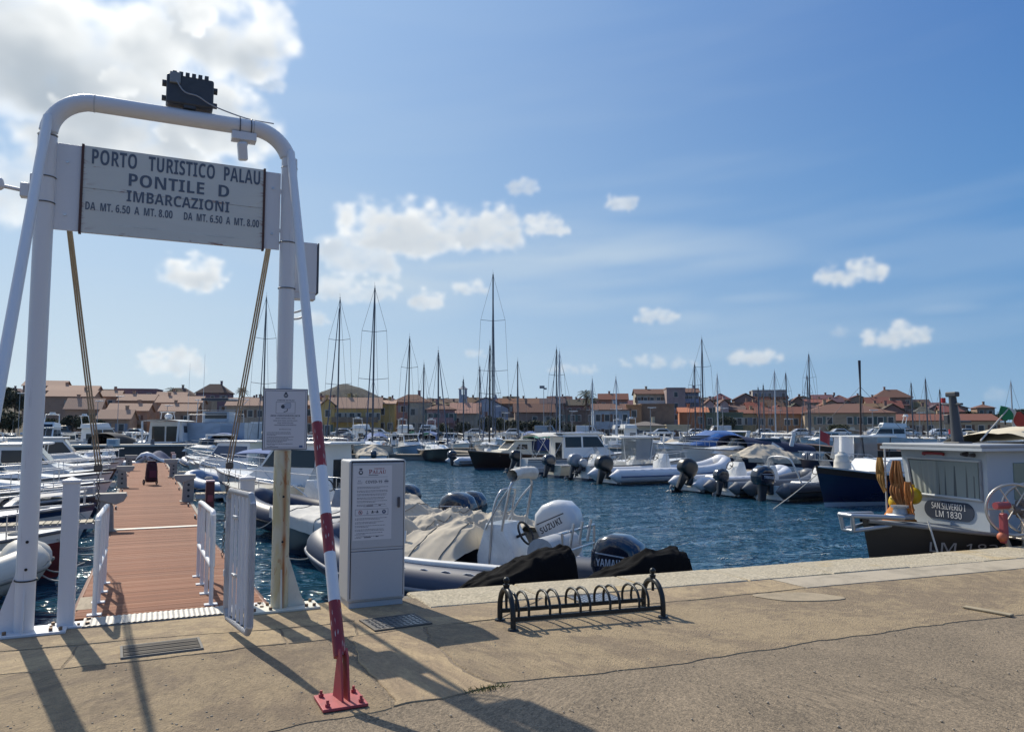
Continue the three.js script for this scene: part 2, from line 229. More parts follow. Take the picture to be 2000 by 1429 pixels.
// sunken wooden drain cover in front of the gangway
{
  const c = G(315, 1267), t = thing('drain_cover', 'wooden slat drain cover sunk in the concrete before the gangway', 'drain cover', [c.x, .006, c.z], RY + rad(2));
  part('frame', [box(.56, .02, .018, 0, 0, .162), box(.56, .02, .018, 0, 0, -.162), box(.018, .02, .306, .271, 0, 0), box(.018, .02, .306, -.271, 0, 0)], M([.2, .19, .17], .9), t);
  part('pit', [box(.52, .004, .3, 0, -.003, 0)], M([.03, .025, .02], .95), t);
  for (let k = 0; k < 6; k++) part('slat', [rbox(.518, .018, .040, .004, 0, .003 + (k % 2) * .002, -.125 + k * .05)], M([[.10, .09, .075], [.13, .115, .095], [.085, .075, .062]][k % 3], .95, { map: PLASTER }), t);
}
// chequer-plate covers
function coverPlate(px, py, w, d, label, c, ry) {
  const p = G(px, py), t = thing('manhole_cover', label, 'manhole cover', [p.x, .008, p.z], ry);
  part('frame', [box(w + .05, .012, .022, 0, 0, d / 2 + .012), box(w + .05, .012, .022, 0, 0, -d / 2 - .012), box(.022, .012, d, w / 2 + .012, 0, 0), box(.022, .012, d, -w / 2 - .012, 0, 0)], M([.13, .12, .11], .7, { metalness: .5 }), t);
  const pl = part('plate', [box(w, .012, d, 0, -.003, 0)], M(c, .4, { metalness: .65, map: GRUNGE }), t), st = [];
  for (let i = 0; i < Math.floor(w / .045); i++) for (let j = 0; j < Math.floor(d / .045); j++) st.push(box(.03, .006, .009, -w / 2 + .03 + i * .045, .005, -d / 2 + .03 + j * .045, (i + j) % 2 ? .785 : -.785));
  part('raised_tread', st, M(c, .35, { metalness: .7 }), pl);
}
coverPlate(772, 1216, .46, .36, 'steel chequer plate cover at the foot of the cabinet', [.2, .2, .2], RY + rad(4));
coverPlate(1165, 1170, .42, .34, 'grey chequer plate cover behind the bicycle rack', [.33, .36, .4], RY - rad(2));
// a thin cement patch and a small chock on the apron
tag(part('cement_patch', [slab(Array.from({ length: 26 }, (_, i) => { const a = i / 26 * 2 * Math.PI, c = G(1560, 1166); return [c.x + Math.cos(a) * .42 + .05 * Math.sin(3 * a), c.z + Math.sin(a) * .2]; }), .001, .008, .003)], M([.34, .275, .185], .9, { map: PLASTER, bumpMap: GRAIN, bumpScale: .003 }), scene), 'smooth oval cement patch beside the paving band', 'patch');
{ const a = G(1884, 1187), b = G(1978, 1204), c = a.clone().lerp(b, .5), t = part('wood_strip', [rbox(a.distanceTo(b), .018, .07, .006)], M([.36, .3, .2], .9, { map: PLASTER }), scene); t.position.set(c.x, .012, c.z); t.rotation.y = Math.atan2(-(b.z - a.z), b.x - a.x); tag(t, 'short pale wooden strip lying on the apron by the road edge', 'wood strip'); }
// weeds growing in the joint by the road
{ const gs = [], r = rng(5); for (let i = 0; i < 90; i++) { const px = lerp(905, 985, r()), p = G(px + r() * 12, 1349 - (px - 905) * .14 + r() * 8 - 2), a = r() * 6.28, l = .015 + r() * .03; gs.push(flat([[p.x - .003, 0, p.z], [p.x + .004, 0, p.z + .003], [p.x + Math.cos(a) * l, .012 + r() * .022, p.z + Math.sin(a) * l]])); } tag(part('weeds', gs, M([.12, .13, .04], .9), scene), 'small weeds growing in the broken slab joint', 'weeds', null, 'stuff'); }
// a scatter of grit and pebbles over the hard surfaces
{ const gs = [], r = rng(15), g0 = new THREE.IcosahedronGeometry(1, 0); for (let i = 0; i < 700; i++) { const p = G(r() * 2100 - 50, 1190 + Math.pow(r(), .8) * 260), s = .003 + r() * r() * .008; if (p.clone().sub(QA).dot(qN) < .8 || p.clone().sub(O).dot(fP) > .0) continue; const g = g0.clone(); g.scale(s, s * .6, s * (0.7 + r() * .6)); g.rotateY(r() * 6); g.translate(p.x, .001, p.z); gs.push(g); } tag(part('grit', gs, M([.33, .28, .21], .9), scene), 'loose grit scattered over the concrete and asphalt', 'grit', null, 'stuff'); }

// the harbour water: long low waves in the mesh, wind ripples in the bump map
{
  const RIP = tex(1024, (u, v) => { const w = .10 * (tfbm(u, v, 5, 60, 3) - .5); let s = 0; s += (1 - Math.abs(2 * tn(u * 1, v + w, 14, 71) - 1)) * .55; s += (1 - Math.abs(2 * tn(u, v, 30, 75) - 1)) * .3; s += tn(u, v, 70, 79) * .15; return s; }, false);
  RIP.repeat.set(1 / 5, 1 / 2.9); RIP.rotation = .35;
  const nu = 260, nv = 330, pos = [], uv = [], idx = [];
  for (let j = 0; j <= nv; j++) { const d = 5 * Math.pow(1500 / 5, Math.pow(j / nv, 1.5)); for (let i = 0; i <= nu; i++) { const x = (i / nu - .5) * 2 * (d * .9 + 14); const A = clamp(1 - d / 140); pos.push(x, WATER + A * (.05 * (fbm(x * .55, d * .8, 3, 3) - .5) + .045 * (fbm(x * 2.1, d * 2.9, 7, 2) - .5)), -d); uv.push(x, d); } }
  for (let j = 0; j < nv; j++) for (let i = 0; i < nu; i++) { const a = j * (nu + 1) + i, b = a + 1, c = a + nu + 1, d = c + 1; idx.push(a, b, d, a, d, c); }
  const g = new THREE.BufferGeometry(); g.setAttribute('position', new THREE.Float32BufferAttribute(pos, 3)); g.setAttribute('uv', new THREE.Float32BufferAttribute(uv, 2)); g.setIndex(idx); g.computeVertexNormals();
  const m = M([.010, .058, .102], .06, { bumpMap: RIP, bumpScale: .125 }); m.ior = 1.33;
  const w = new THREE.Mesh(g, m); w.name = 'water'; w.userData.kind = 'structure'; scene.add(w);
}
const PAINT = tex(512, (u, v) => { const a = tfbm(u, v, 5, 43, 4), b = tfbm(u, v, 60, 5, 3); return .95 + .05 * a - .16 * sst(.68, .8, b) * sst(.45, .6, a); }, false);

// ---------------------------------------------------------------- gangway, pontoon and the gate at its foot
const at = (u, v, y = 0) => P(u, v, y);
const WPAINT = M([.66, .67, .69], .4, { map: PAINT }), BOLT = M([.2, .14, .1], .6, { metalness: .6 }), WOODS = [[.225, .082, .036], [.25, .10, .05], [.195, .072, .034], [.265, .115, .06]].map(c => M(c, .88, { map: PLASTER }));
const GW0 = -.77, GW1 = .85, GWL = 9.9;   // gangway edges and length
const deckY = u => u < GWL ? lerp(.012, DECK, sst(0, 1, u / GWL) * .3 + .7 * u / GWL) : DECK;
{
  const t = thing('gangway', 'brown boarded gangway sloping from the quay down to the pontoon', 'gangway', O, RY);
  const w = GW1 - GW0, c = (GW0 + GW1) / 2; let n = 0;
  const pg = new THREE.BoxGeometry(w - .03, .028, .091);
  for (let u = .42; u < GWL; u += .096, n++) { const m = part('plank', pg, WOODS[Math.floor(PERM[n * 13] * 4)], t); m.position.set(c + (PERM[n * 5 + 1] - .5) * .012, deckY(u) - .014 + (PERM[n * 9] - .5) * .002, -u); m.rotation.x = -(deckY(u + .1) - deckY(u)) / .1 * -1; }
  for (const v of [GW0, GW1]) part('side_beam', [grid(20, 3, (a, b) => { const u = .1 + a * (GWL - .1); return [v + [-.03, -.03, .03, .03][Math.round(b * 3)], deckY(u) - [.16, .012, .012, .16][Math.round(b * 3)], -u]; })], M([.24, .11, .07], .7, { map: PLASTER }), t);
  const plate = grid(220, 2, (a, b) => [lerp(GW0 + .1, GW1 - .02, a), .016 + .0025 * Math.sin(a * 220), lerp(.02, -.3, b)]); 
  part('ramp_plate', [plate, box(w - .12, .008, .32, c + .04, .006, -.14)], M([.36, .35, .33], .6, { metalness: .3, map: GRUNGE }), t);
  for (const [x, z] of [[GW0 + .14, -.06], [GW0 + .14, -.24], [GW1 - .07, -.06], [GW1 - .07, -.24]]) part('bolt', [new THREE.CylinderGeometry(.018, .02, .016, 6).translate(x, .026, z)], BOLT, t);
  part('wood_cover', [rbox(.16, .012, .6, .004, GW0 + .08, deckY(1.1) + .006, -1.1)], M([.34, .28, .2], .85, { map: PLASTER }), t);
}
const PLN = 44;
{
  const t = thing('pontoon', 'long floating pontoon with brown boards running out among moored boats', 'pontoon', P(GWL, 0), RY);
  const w = 1.86, pg = new THREE.BoxGeometry(w, .03, .115), rest = []; let n = 0;
  part('float', [box(1.7, .42, PLN - GWL - .3, 0, DECK - .27, -(PLN - GWL) / 2)], M([.24, .23, .21], .9, { map: PLASTER }), t);
  for (let u = .28; u < PLN - GWL; u += .12, n++) { const y = DECK - .015 + (PERM[n * 7] - .5) * .003; if (n < 150) { const m = part('plank', pg, WOODS[Math.floor(PERM[n * 11 + 4] * 4)], t); m.position.set((PERM[n * 3] - .5) * .012, y, -u); } else { const g = pg.clone(); g.translate(0, y, -u); rest.push(g); } }
  part('far_planks', rest, WOODS[1], t).userData.kind = 'stuff';
  part('threshold_strip', [box(w - .1, .012, .2, 0, DECK + .012, -.1)], M([.72, .68, .58], .55, { map: GRUNGE }), t);
  for (const s of [-1, 1]) part('edge_beam', [box(.07, .16, PLN - GWL, s * (w / 2 + .038), DECK - .075, -(PLN - GWL) / 2)], M([.3, .27, .23], .8, { map: PLASTER }), t);
  for (const s of [-1, 1]) for (let k = 0; k < 11; k++) { const z = -1.6 - k * 3.05; part('mooring_cleat', [rod([s * .84, DECK, z - .06], [s * .84, DECK + .06, z - .06], .018), rod([s * .84, DECK, z + .06], [s * .84, DECK + .06, z + .06], .018), rod([s * .84, DECK + .065, z - .15], [s * .84, DECK + .065, z + .15], .018)], DKALU, t); }
}
// finger piers: a bracket with a cantilevered cap on the pontoon and a slatted catwalk out over the water
function finger(u, s, label) {
  const t = thing('finger_pier', label, 'finger pier', P(u, s * .88, DECK), RY + (s > 0 ? 0 : Math.PI));
  const m = M([.36, .32, .27], .8, { map: PLASTER });
  part('bracket', [extr([[-.14, 0], [.16, 0], [.16, .62], [-.06, .62], [-.12, .45]], .3, .012)], m, t);
  part('cap', [extr([[-.36, .66], [-.3, .56], [-.16, .5], [.2, .62], [.2, .72], [-.34, .72]].map(p => [p[0], p[1] + .02]), .34, .012)], M([.42, .38, .32], .75, { map: PLASTER }), t);
  part('foot_plate', [box(.42, .02, .42, .02, .012, 0)], m, t);
  for (const y of [.16, .32, .47]) for (const z of [.152, -.152]) part('bolt', [new THREE.CylinderGeometry(.034, .034, .02, 10).rotateX(Math.PI / 2).translate(.02, y, z)], RUBBER, t);
  const L = 5.2; part('beam', [box(L, .1, .06, .2 + L / 2, .14, -.24), box(L, .1, .06, .2 + L / 2, .14, .24)], ALU, t);
  const sg = new THREE.BoxGeometry(.1, .026, .56); for (let k = 0; k < 44; k++) part('slat', sg, M([[.46, .4, .3], [.5, .44, .34], [.42, .37, .28]][k % 3], .85, { map: PLASTER }), t).position.set(.28 + k * .118, .205, 0);
  part('float', [rbox(1.1, .34, .6, .08, L - .5, -.26, 0)], M([.3, .29, .27], .8), t);
}
finger(9.95, -1, 'slatted finger pier bracketed to the pontoon beside the gangway end'); finger(22.6, -1, 'slatted finger pier across the pontoon from the shopping trolley'); finger(35, -1, 'slatted finger pier on the far stretch of the pontoon');
finger(16.1, 1, 'slatted finger pier on the pontoon behind the maroon power pedestal'); finger(28.5, 1, 'slatted finger pier by the far maroon power pedestal');
// power pedestals
function pedestal(u, v, h, c, label, name, y = DECK) { const t = thing(name, label, 'pedestal', P(u, v, y), RY); part('body', [rbox(.17, h - .03, .17, .02, 0, h / 2, 0)], c, t); part('cap', [rbox(.18, .035, .18, .015, 0, h, 0)], M([.72, .5, .48], .5), t); part('foot', [rbox(.24, .03, .24, .008, 0, .015, 0)], c, t); part('socket_cover', [rbox(.1, .14, .02, .008, 0, h * .62, .092)], M([.25, .05, .06], .4), t); return t; }
const MAROON = M([.085, .012, .02], .4, { map: GRUNGE });
pedestal(9.9, 1.02, .93, MAROON, 'maroon power pedestal standing at the end of the gangway', 'power_pedestal'); pedestal(32.5, .98, .9, MAROON, 'maroon power pedestal far out on the pontoon', 'power_pedestal'); pedestal(31, .98, .86, M([.6, .6, .6], .5), 'grey power pedestal beside the far maroon pedestal', 'power_pedestal');

// portal arch over the gangway
const VL = -1.085, VR = .925, AH = 4.49, AR = .074;
{
  const t = thing('entrance_arch', 'white bent tube arch carrying the pier sign above the gangway', 'arch', O, RY);
  const pts = [], R = .34; pts.push([VL, .02, 0], [VL, 1.5, 0], [VL, 3, 0], [VL, AH - R - .1, 0]); for (let k = 0; k <= 6; k++) { const a = Math.PI - k / 6 * Math.PI / 2; pts.push([VL + R + Math.cos(a) * R, AH - R + Math.sin(a) * R, 0]); } pts.push([VL + R + .4, AH, 0], [VR - R - .4, AH, 0]); for (let k = 0; k <= 6; k++) { const a = Math.PI / 2 - k / 6 * Math.PI / 2; pts.push([VR - R + Math.cos(a) * R, AH - R + Math.sin(a) * R, 0]); } pts.push([VR, 3, 0], [VR, 2, 0], [VR, 1.44, 0]);
  part('frame', [tube(pts, AR, 220, 20)], WPAINT, t);
  const RUST = tex(256, (u, v) => { const s = tfbm(u, v, 6, 8, 4), du = Math.min(Math.abs(u - .035), Math.abs(u - 1.035)) + .006 * Math.sin(v * 25), streak = Math.exp(-Math.pow(du / .035, 2)) * (.35 + 1.1 * tn(u, v, 12, 4)), y = [.56, .48, .27], w = [.6, .56, .42], r = [.36, .13, .03]; const m = sst(.35, .65, s), k = clamp(streak + .5 * sst(.66, .75, tfbm(u, v, 24, 3, 3))); return [0, 1, 2].map(i => Math.pow(lerp(lerp(w[i], y[i], m), r[i], k), 1 / 2.2)); }, true);
  part('post_lower', [new THREE.CylinderGeometry(AR + .003, AR + .003, 1.43, 24, 1, true).translate(VR, .735, 0)], M([1, 1, 1], .5, { map: RUST }), t).userData.label = 'yellowed lower post with a rust streak';
  for (const v of [VL, VR]) {
    const pm = v === VL ? WPAINT : M([.68, .66, .56], .5, { map: GRUNGE });
    part('base_plate', [rbox(.62, .022, .3, .006, v - (v < 0 ? 0 : -.04), .012, 0)], pm, t);
    const s = v < 0 ? -1 : 1, sh = [[0, .02], [.24, .02], [.19, .12], [.075, .48], [0, .48]].map(p => [p[0] * s, p[1]]); const g = extr(s < 0 ? sh.reverse() : sh, .014); g.translate(v, 0, .0); const g2 = extr([[0, .02], [.14, .02], [.075, .38], [0, .38]], .014); g2.rotateY(-Math.PI / 2); g2.translate(v, 0, 0);
    part('gusset', [g], pm, t); part('gusset', [g2], pm, t);
    for (const x of [-.26, -.12, .2, .27]) for (const z of [-.1, .1]) part('bolt', [new THREE.CylinderGeometry(.016, .016, .03, 6).translate(v + x + (v > 0 ? .03 : 0), .034, z)], BOLT, t);
  }
  for (const [v, y] of [[VL, 3.78], [VL, 3.56], [VR, 3.42], [VR, 2.98]]) part('pipe_clamp', [new THREE.TorusGeometry(AR + .004, .005, 6, 24).rotateX(Math.PI / 2).translate(v, y, 0)], DKALU, t);
  for (const y of [.52, .74]) part('bolt_hole', [new THREE.CylinderGeometry(.012, .012, .01, 10).rotateX(Math.PI / 2).translate(VL + .005, y, AR)], RUBBER, t);
  for (const y of [.62, 1.03]) part('bolt_hole', [new THREE.CylinderGeometry(.011, .011, .012, 10).rotateX(Math.PI / 2).translate(VR + .005, y, AR)], RUBBER, t);
  part('cable_tie', [new THREE.TorusGeometry(AR + .006, .006, 6, 24).rotateX(Math.PI / 2 + .06).translate(VL, .58 - .15, 0)], RUBBER, t);
  const REDB = M([1, 1, 1], .5, { map: tex(256, (u, v) => { const n = n3(u * 34, v * 5, 3) * .7 + n3(u * 80, v * 11, 8) * .3, k = sst(.72, .84, n), w = sst(.3, .7, n3(u * 6, v * 4, 1)); return [lerp(lerp(.22, .3, w), .62, k), lerp(.016, .6, k), lerp(.024, .58, k)].map(x => Math.pow(x, 1 / 2.2)); }, true) });
  for (const [x, y, hz] of [[VL, AH - .34, 0], [VR, AH - .34, 0], [VL + .34, AH, 1], [VR - .34, AH, 1]]) part('weld_seam', [(hz ? new THREE.TorusGeometry(AR, .0045, 5, 26).rotateY(Math.PI / 2) : new THREE.TorusGeometry(AR, .0045, 5, 26).rotateX(Math.PI / 2)).translate(x, y, 0)], M([.5, .5, .5], .5), t);
  // raking struts, painted in red and white bands near the ground, with bolted feet
  const FB = G(665, 1372), lf = FB.clone().sub(O), zf = -lf.dot(fP), xf = lf.dot(rP) - VR;
  for (const v of [VL, VR]) {
    const top = V(v, AH - .2, .05), foot = V(v + xf, .26, zf - .04), L = p => top.clone().lerp(foot, p);
    const bands = [[0, .645, 0], [.645, .722, 1], [.722, .800, 0], [.800, .858, 1], [.858, .927, 0], [.927, 1, 1]];
    const fr = bands.map(([a, b, c]) => part(c ? 'red_band' : 'strut', [rod(L(a), L(b), .039, .039, 16)], c ? REDB : WPAINT, t));
    const RED = M([.4, .065, .075], .55, { map: PLASTER });
    part('foot_plate', [rbox(.27, .018, .28, .004, v + xf, .012, zf)], RED, t);
    const fp = extr([[-.06, .02], [.09, .02], [.035, .26], [.0, .32], [-.025, .28]], .012); for (const s of [-.02, .02]) { const g = fp.clone(); g.rotateY(Math.PI / 2 + .15); g.translate(v + xf + s + .01, 0, zf); part('foot_fin', [g], RED, t); }
    for (const [x, z] of [[-.1, .1], [-.1, -.09], [.1, .1], [.1, -.09]]) part('bolt', [new THREE.CylinderGeometry(.016, .016, .02, 6).translate(v + xf + x, .03, zf + z), new THREE.CylinderGeometry(.009, .009, .02, 8).translate(v + xf + x, .05, zf + z)], RED, t);
  }
}
// the pier sign hung between the posts
{
  const t = thing('pier_sign', 'white boarded pier sign with grey lettering and rusty rims hung in the arch', 'sign', O.clone().setY(3.335), RY);
  const x0 = VL + .275, x1 = VR - .235, w = x1 - x0, cx = (x0 + x1) / 2, H = .765;
  const SG = tex(512, (u, v) => { const a = tfbm(u, v, 4, 6, 5), r = sst(.56, .72, tfbm(u, v, 22, 3, 4)), d = Math.exp(-v * 26) + Math.exp(-(1 - v) * 40) * .3 + Math.exp(-u * 70) * .6 + Math.exp(-(1 - u) * 80) * .8 + .75 * Math.exp(-Math.pow((v - .52 + .0) / .012, 2)) * Math.exp(-u * 4), k = clamp(d * r * 1.5), g = .88 + .12 * a; return [lerp(.63 * g, .26, k), lerp(.64 * g, .12, k), lerp(.59 * g, .085, k)].map(x => Math.pow(x, 1 / 2.2)); }, true);
  const sm = M([1, 1, 1], .45, { map: SG });
  part('board', [box(w, H * .485, .03, cx, H * .757, 0)], sm, t); part('board', [box(w, H * .508, .03, cx, H * .256, 0)], sm, t);
  const RIM = M([.085, .045, .04], .8, { map: PLASTER }); for (const x of [x0 - .006, x1 + .006]) part('rim', [box(.02, H + .02, .05, x, H / 2, 0)], RIM, t);
  part('side_plate', [rbox(.19, H - .01, .012, .005, x0 - .11, H / 2 - .0, .0)], WPAINT, t); part('side_plate', [rbox(.145, H - .02, .012, .005, x1 + .085, H / 2 + .0, .0)], WPAINT, t);
  for (const [x, y] of [[VL + .085, .6], [VL + .08, .16], [VR - .07, .58], [VR - .075, .2]]) part('bracket', [box(.075, .03, .03, x, y, -.008)], WPAINT, t);
  for (const [x, y] of [[x0 - .12, .6], [x0 - .12, .14], [x1 + .085, .6], [x1 + .085, .16]]) part('bolt', [new THREE.CylinderGeometry(.012, .012, .014, 6).rotateX(Math.PI / 2).translate(x, y, .01)], STEEL, t);
  const INK = M([.095, .12, .16], .6), z = .0175;
  const line = (s, cxn, yn, size, wd, f) => part('lettering', [letters(s, size, x0 + w * cxn, H * yn, z, 1, f, w * wd)], INK, t);
  line('PORTO', .16, .80, .132, .235, fontB); line('TURISTICO', .525, .80, .132, .37, fontB); line('PALAU', .87, .80, .132, .215, fontB);
  line('PONTILE', .445, .595, .112, .415, fontB); line('D', .765, .595, .112, .062, fontB);
  line('IMBARCAZIONI', .515, .41, .1, .57, fontB);
  line('DA  MT. 6.50  A  MT. 8.00', .25, .265, .07, .46, fontB); line('DA  MT. 6.50  A  MT. 8.00', .76, .265, .07, .435, fontB);
  part('faded_print', [box(w * .28, .02, .0006, x0 + w * .3, H * .12, .0156), box(w * .36, .02, .0006, x0 + w * .71, H * .11, .0156)], M([.6, .62, .58], .5, { map: PLASTER }), t);
}
// floodlight on top of the arch
{
  const t = thing('floodlight', 'dark finned floodlight clamped on top of the arch', 'floodlight', P(0, .02, AH + AR), RY);
  const BL = M([.05, .058, .07], .5, { map: GRUNGE });
  part('housing', [rbox(.4, .27, .16, .02, 0, .155, 0)], BL, t);
  for (let k = 0; k < 6; k++) part('fin', [box(.034, .045, .165, -.135 + k * .054, .296, 0)], BL, t);
  part('control_gear', [rbox(.09, .1, .03, .006, -.13, .25, .09)], M([.2, .23, .25], .5), t);
  for (const s of [-1, 1]) { part('hinge', [new THREE.CylinderGeometry(.03, .03, .04, 10).rotateZ(Math.PI / 2).translate(s * .215, .22, 0), new THREE.CylinderGeometry(.026, .026, .04, 10).rotateZ(Math.PI / 2).translate(s * .215, .08, 0)], BL, t); }
  part('mount', [box(.1, .03, .14, 0, .012, 0)], BL, t);
  part('power_cable', [tube([[-.12, .22, .1], [-.05, .12, .12], [.06, .1, .12], [.2, .04, .1], [.5, .012, .0], [.75, .004, 0]], .006, 30, 6)], M([.3, .32, .35], .5), t);
}
// surveillance cameras
{
  const t = thing('surveillance_camera', 'white surveillance camera hanging under the arch crossbar', 'camera', P(0, .5, AH - AR), RY);
  part('bracket', [rbox(.22, .075, .12, .006, 0, -.03, .0)], WPAINT, t); part('joint', [ball(.04, .0, -.085, 0)], WPAINT, t); const g = rbox(.085, .17, .09, .02, 0, -.1, 0); g.rotateX(.25); g.rotateZ(.12); g.translate(-.02, -.07, .03); part('housing', [g], WPAINT, t);
  for (const x of [-.04, .06]) part('strap', [new THREE.TorusGeometry(AR + .004, .005, 6, 20).rotateY(Math.PI / 2).translate(x, AR, 0)], DKALU, t);
}
{
  const t = thing('surveillance_camera', 'white surveillance camera on an arm beside the arch post', 'camera', P(.05, VL, 3.67), RY);
  part('mounting_plate', [rbox(.03, .26, .14, .01, -.1, 0, 0)], WPAINT, t); part('joint', [rbox(.07, .12, .09, .01, -.15, -.01, 0)], WPAINT, t); part('arm', [rod([-.16, -.01, 0], [-.32, 0, .04], .016)], WPAINT, t); const g = rbox(.22, .1, .1, .03, 0, 0, 0); g.rotateZ(.25); g.rotateY(.4); g.translate(-.4, -.01, .08); part('housing', [g], WPAINT, t);
}
{
  const t = thing('junction_box', 'white junction box strapped to the arch post', 'junction box', P(.16, VR + .16, 3.0), RY);
  part('body', [rbox(.24, .5, .15, .012, .02, .22, 0)], WPAINT, t); part('lid', [rbox(.014, .5, .155, .004, .15, .22, 0)], M([.1, .11, .13], .5), t); part('visor', [extr([[-.1, -.09], [.13, -.09], [.13, 0], [-.1, 0]], .14, .004)], WPAINT, t); part('bracket', [box(.08, .04, .05, -.12, .02, 0)], DKALU, t);
  part('cable', [tube([[.06, -.09, 0], [.08, -.2, .02], [.0, -.27, 0], [-.1, -.28, -.06]], .01, 20, 7), tube([[.04, -.09, 0], [.04, -.17, .02], [-.03, -.21, 0], [-.1, -.215, -.06]], .01, 20, 7)], M([.45, .46, .48], .5), t);
}
// lifting tackle: strands of rope from the arch to a block over the gangway side, then chain
for (const [v, l] of [[GW0 + .05, 'cream rope tackle and chain on the side of the gangway with the camera arm'], [GW1 - .06, 'cream rope tackle and chain on the gangway side by the hinged gate']]) {
  const t = thing('lifting_tackle', l, 'rope', O, RY), top = V(v < 0 ? VL + .1 : VR - .08, 3.96, -.10), bot = V(v < 0 ? v - .05 : v + .02, 1.2, -3.75);
  for (let k = -1; k <= 1; k++) part('rope', [tube([top.clone().add(V(k * .014, 0, k * .012)), top.clone().lerp(bot, .5).add(V(k * .022, -.03, k * .02)), bot.clone().add(V(k * .030, 0, k * .026))], .009, 20, 6)], M([.34, .30, .235], .9, { map: PLASTER }), t);
  part('block', [rbox(.1, .09, .08, .02, bot.x, bot.y - .04, bot.z)], M([.1, .09, .08], .5, { metalness: .5 }), t);
  const c0 = bot.clone().add(V(0, -.1, 0)), c1 = V(v, deckY(4.2), -4.2); const N = 26, links = []; for (let k = 0; k < N; k++) { const p = c0.clone().lerp(c1, k / (N - 1)), g = new THREE.TorusGeometry(.022, .006, 5, 10); g.scale(.7, 1.25, 1); if (k % 2) g.rotateY(Math.PI / 2); g.rotateX(.35); g.translate(p.x, p.y, p.z); links.push(g); } part('chain', links, M([.09, .085, .08], .5, { metalness: .7 }), t);
}
// white bollard posts
for (const [u, v, l, h] of [[.1, -.795, 'white square post beside the ramp plate', 1.2], [.2, .64, 'white square post behind the hinged gate', 1.18]]) { const t = thing('barrier_post', l, 'post', P(u, v), RY); part('shaft', [rbox(.125, h, .11, .008, 0, h / 2, 0)], WPAINT, t); part('cap', [rbox(.145, .03, .13, .01, 0, h + .008, 0), new THREE.ConeGeometry(.08, .03, 4).rotateY(Math.PI / 4).translate(0, h + .035, 0)], WPAINT, t); part('base_plate', [rbox(.27, .018, .2, .005, 0, .01, 0)], WPAINT, t); for (const x of [-.1, .1]) part('bolt', [new THREE.CylinderGeometry(.012, .012, .02, 6).translate(x, .026, .06)], BOLT, t); }
// short handrails
for (const [v, l] of [[GW0 + .17, 'short white handrail on the gangway side beside the ramp post'], [.37, 'short white handrail next to the hinged gate']]) {
  const t = thing('handrail', l, 'handrail', P(.45, v), RY), L = 1.95, h = .86, y = u => deckY(.45 + u);
  part('frame', [tube([[0, .36, 0], [0, .6, 0], [0, h - .1, 0], [0, h - .03, -.03], [0, h, -.1], [0, h - .02, -.6], [0, h - .04, -1.4], [0, h - .06, -L + .1], [0, h - .09, -L + .03], [0, h - .16, -L], [0, .55, -L], [0, .34, -L]], .026, 90, 10, false, .2)], WPAINT, t);
  part('lower_rail', [rod([0, .36, 0], [0, .3, -L], .024, .024, 10)], WPAINT, t);
  for (let k = 0; k < 4; k++) { const u = .0 + k * L / 3; part('upright', [rod([0, y(u), -u], [0, h - .02 - .03 * k / 3, -u], .02, .02, 10)], WPAINT, t); part('foot', [rbox(.12, .014, .08, .004, 0, y(u) + .008, -u)], WPAINT, t); }
}
// hinged gate, standing open over the quay
{
  const ga = G(441, 1203, .1), gb = G(487, 1239, .1), t = thing('hinged_gate', 'white tubular hinged gate standing open over the quay edge', 'gate', ga.clone().setY(0), Math.atan2(-(gb.z - ga.z), gb.x - ga.x)), L = ga.distanceTo(gb), h0 = .1, h1 = 1.14, r = .026;
  const c = [[0, h0 + .06], [0, h1 - .06], [.06, h1], [L - .06, h1], [L, h1 - .06], [L, h0 + .06], [L - .06, h0], [.06, h0]].map(([x, y]) => V(x, y, 0)); const g = []; for (let i = 0; i < 8; i++) g.push(...poly([c[i], c[(i + 1) % 8], c[(i + 2) % 8]], r, 10));
  part('frame', g, WPAINT, t); for (let k = 1; k < 6; k++) part('bar', [rod([k * L / 6, h0, 0], [k * L / 6, h1, 0], .0135, .0135, 10)], WPAINT, t);
  for (const y of [.45, .85]) part('hinge', [rbox(.05, .06, .05, .01, -.02, y, 0)], WPAINT, t); part('latch', [rbox(.1, .03, .03, .008, L * .42, .48, .02), rbox(.1, .03, .03, .008, L * .42, .94, .02)], STEEL, t);
}
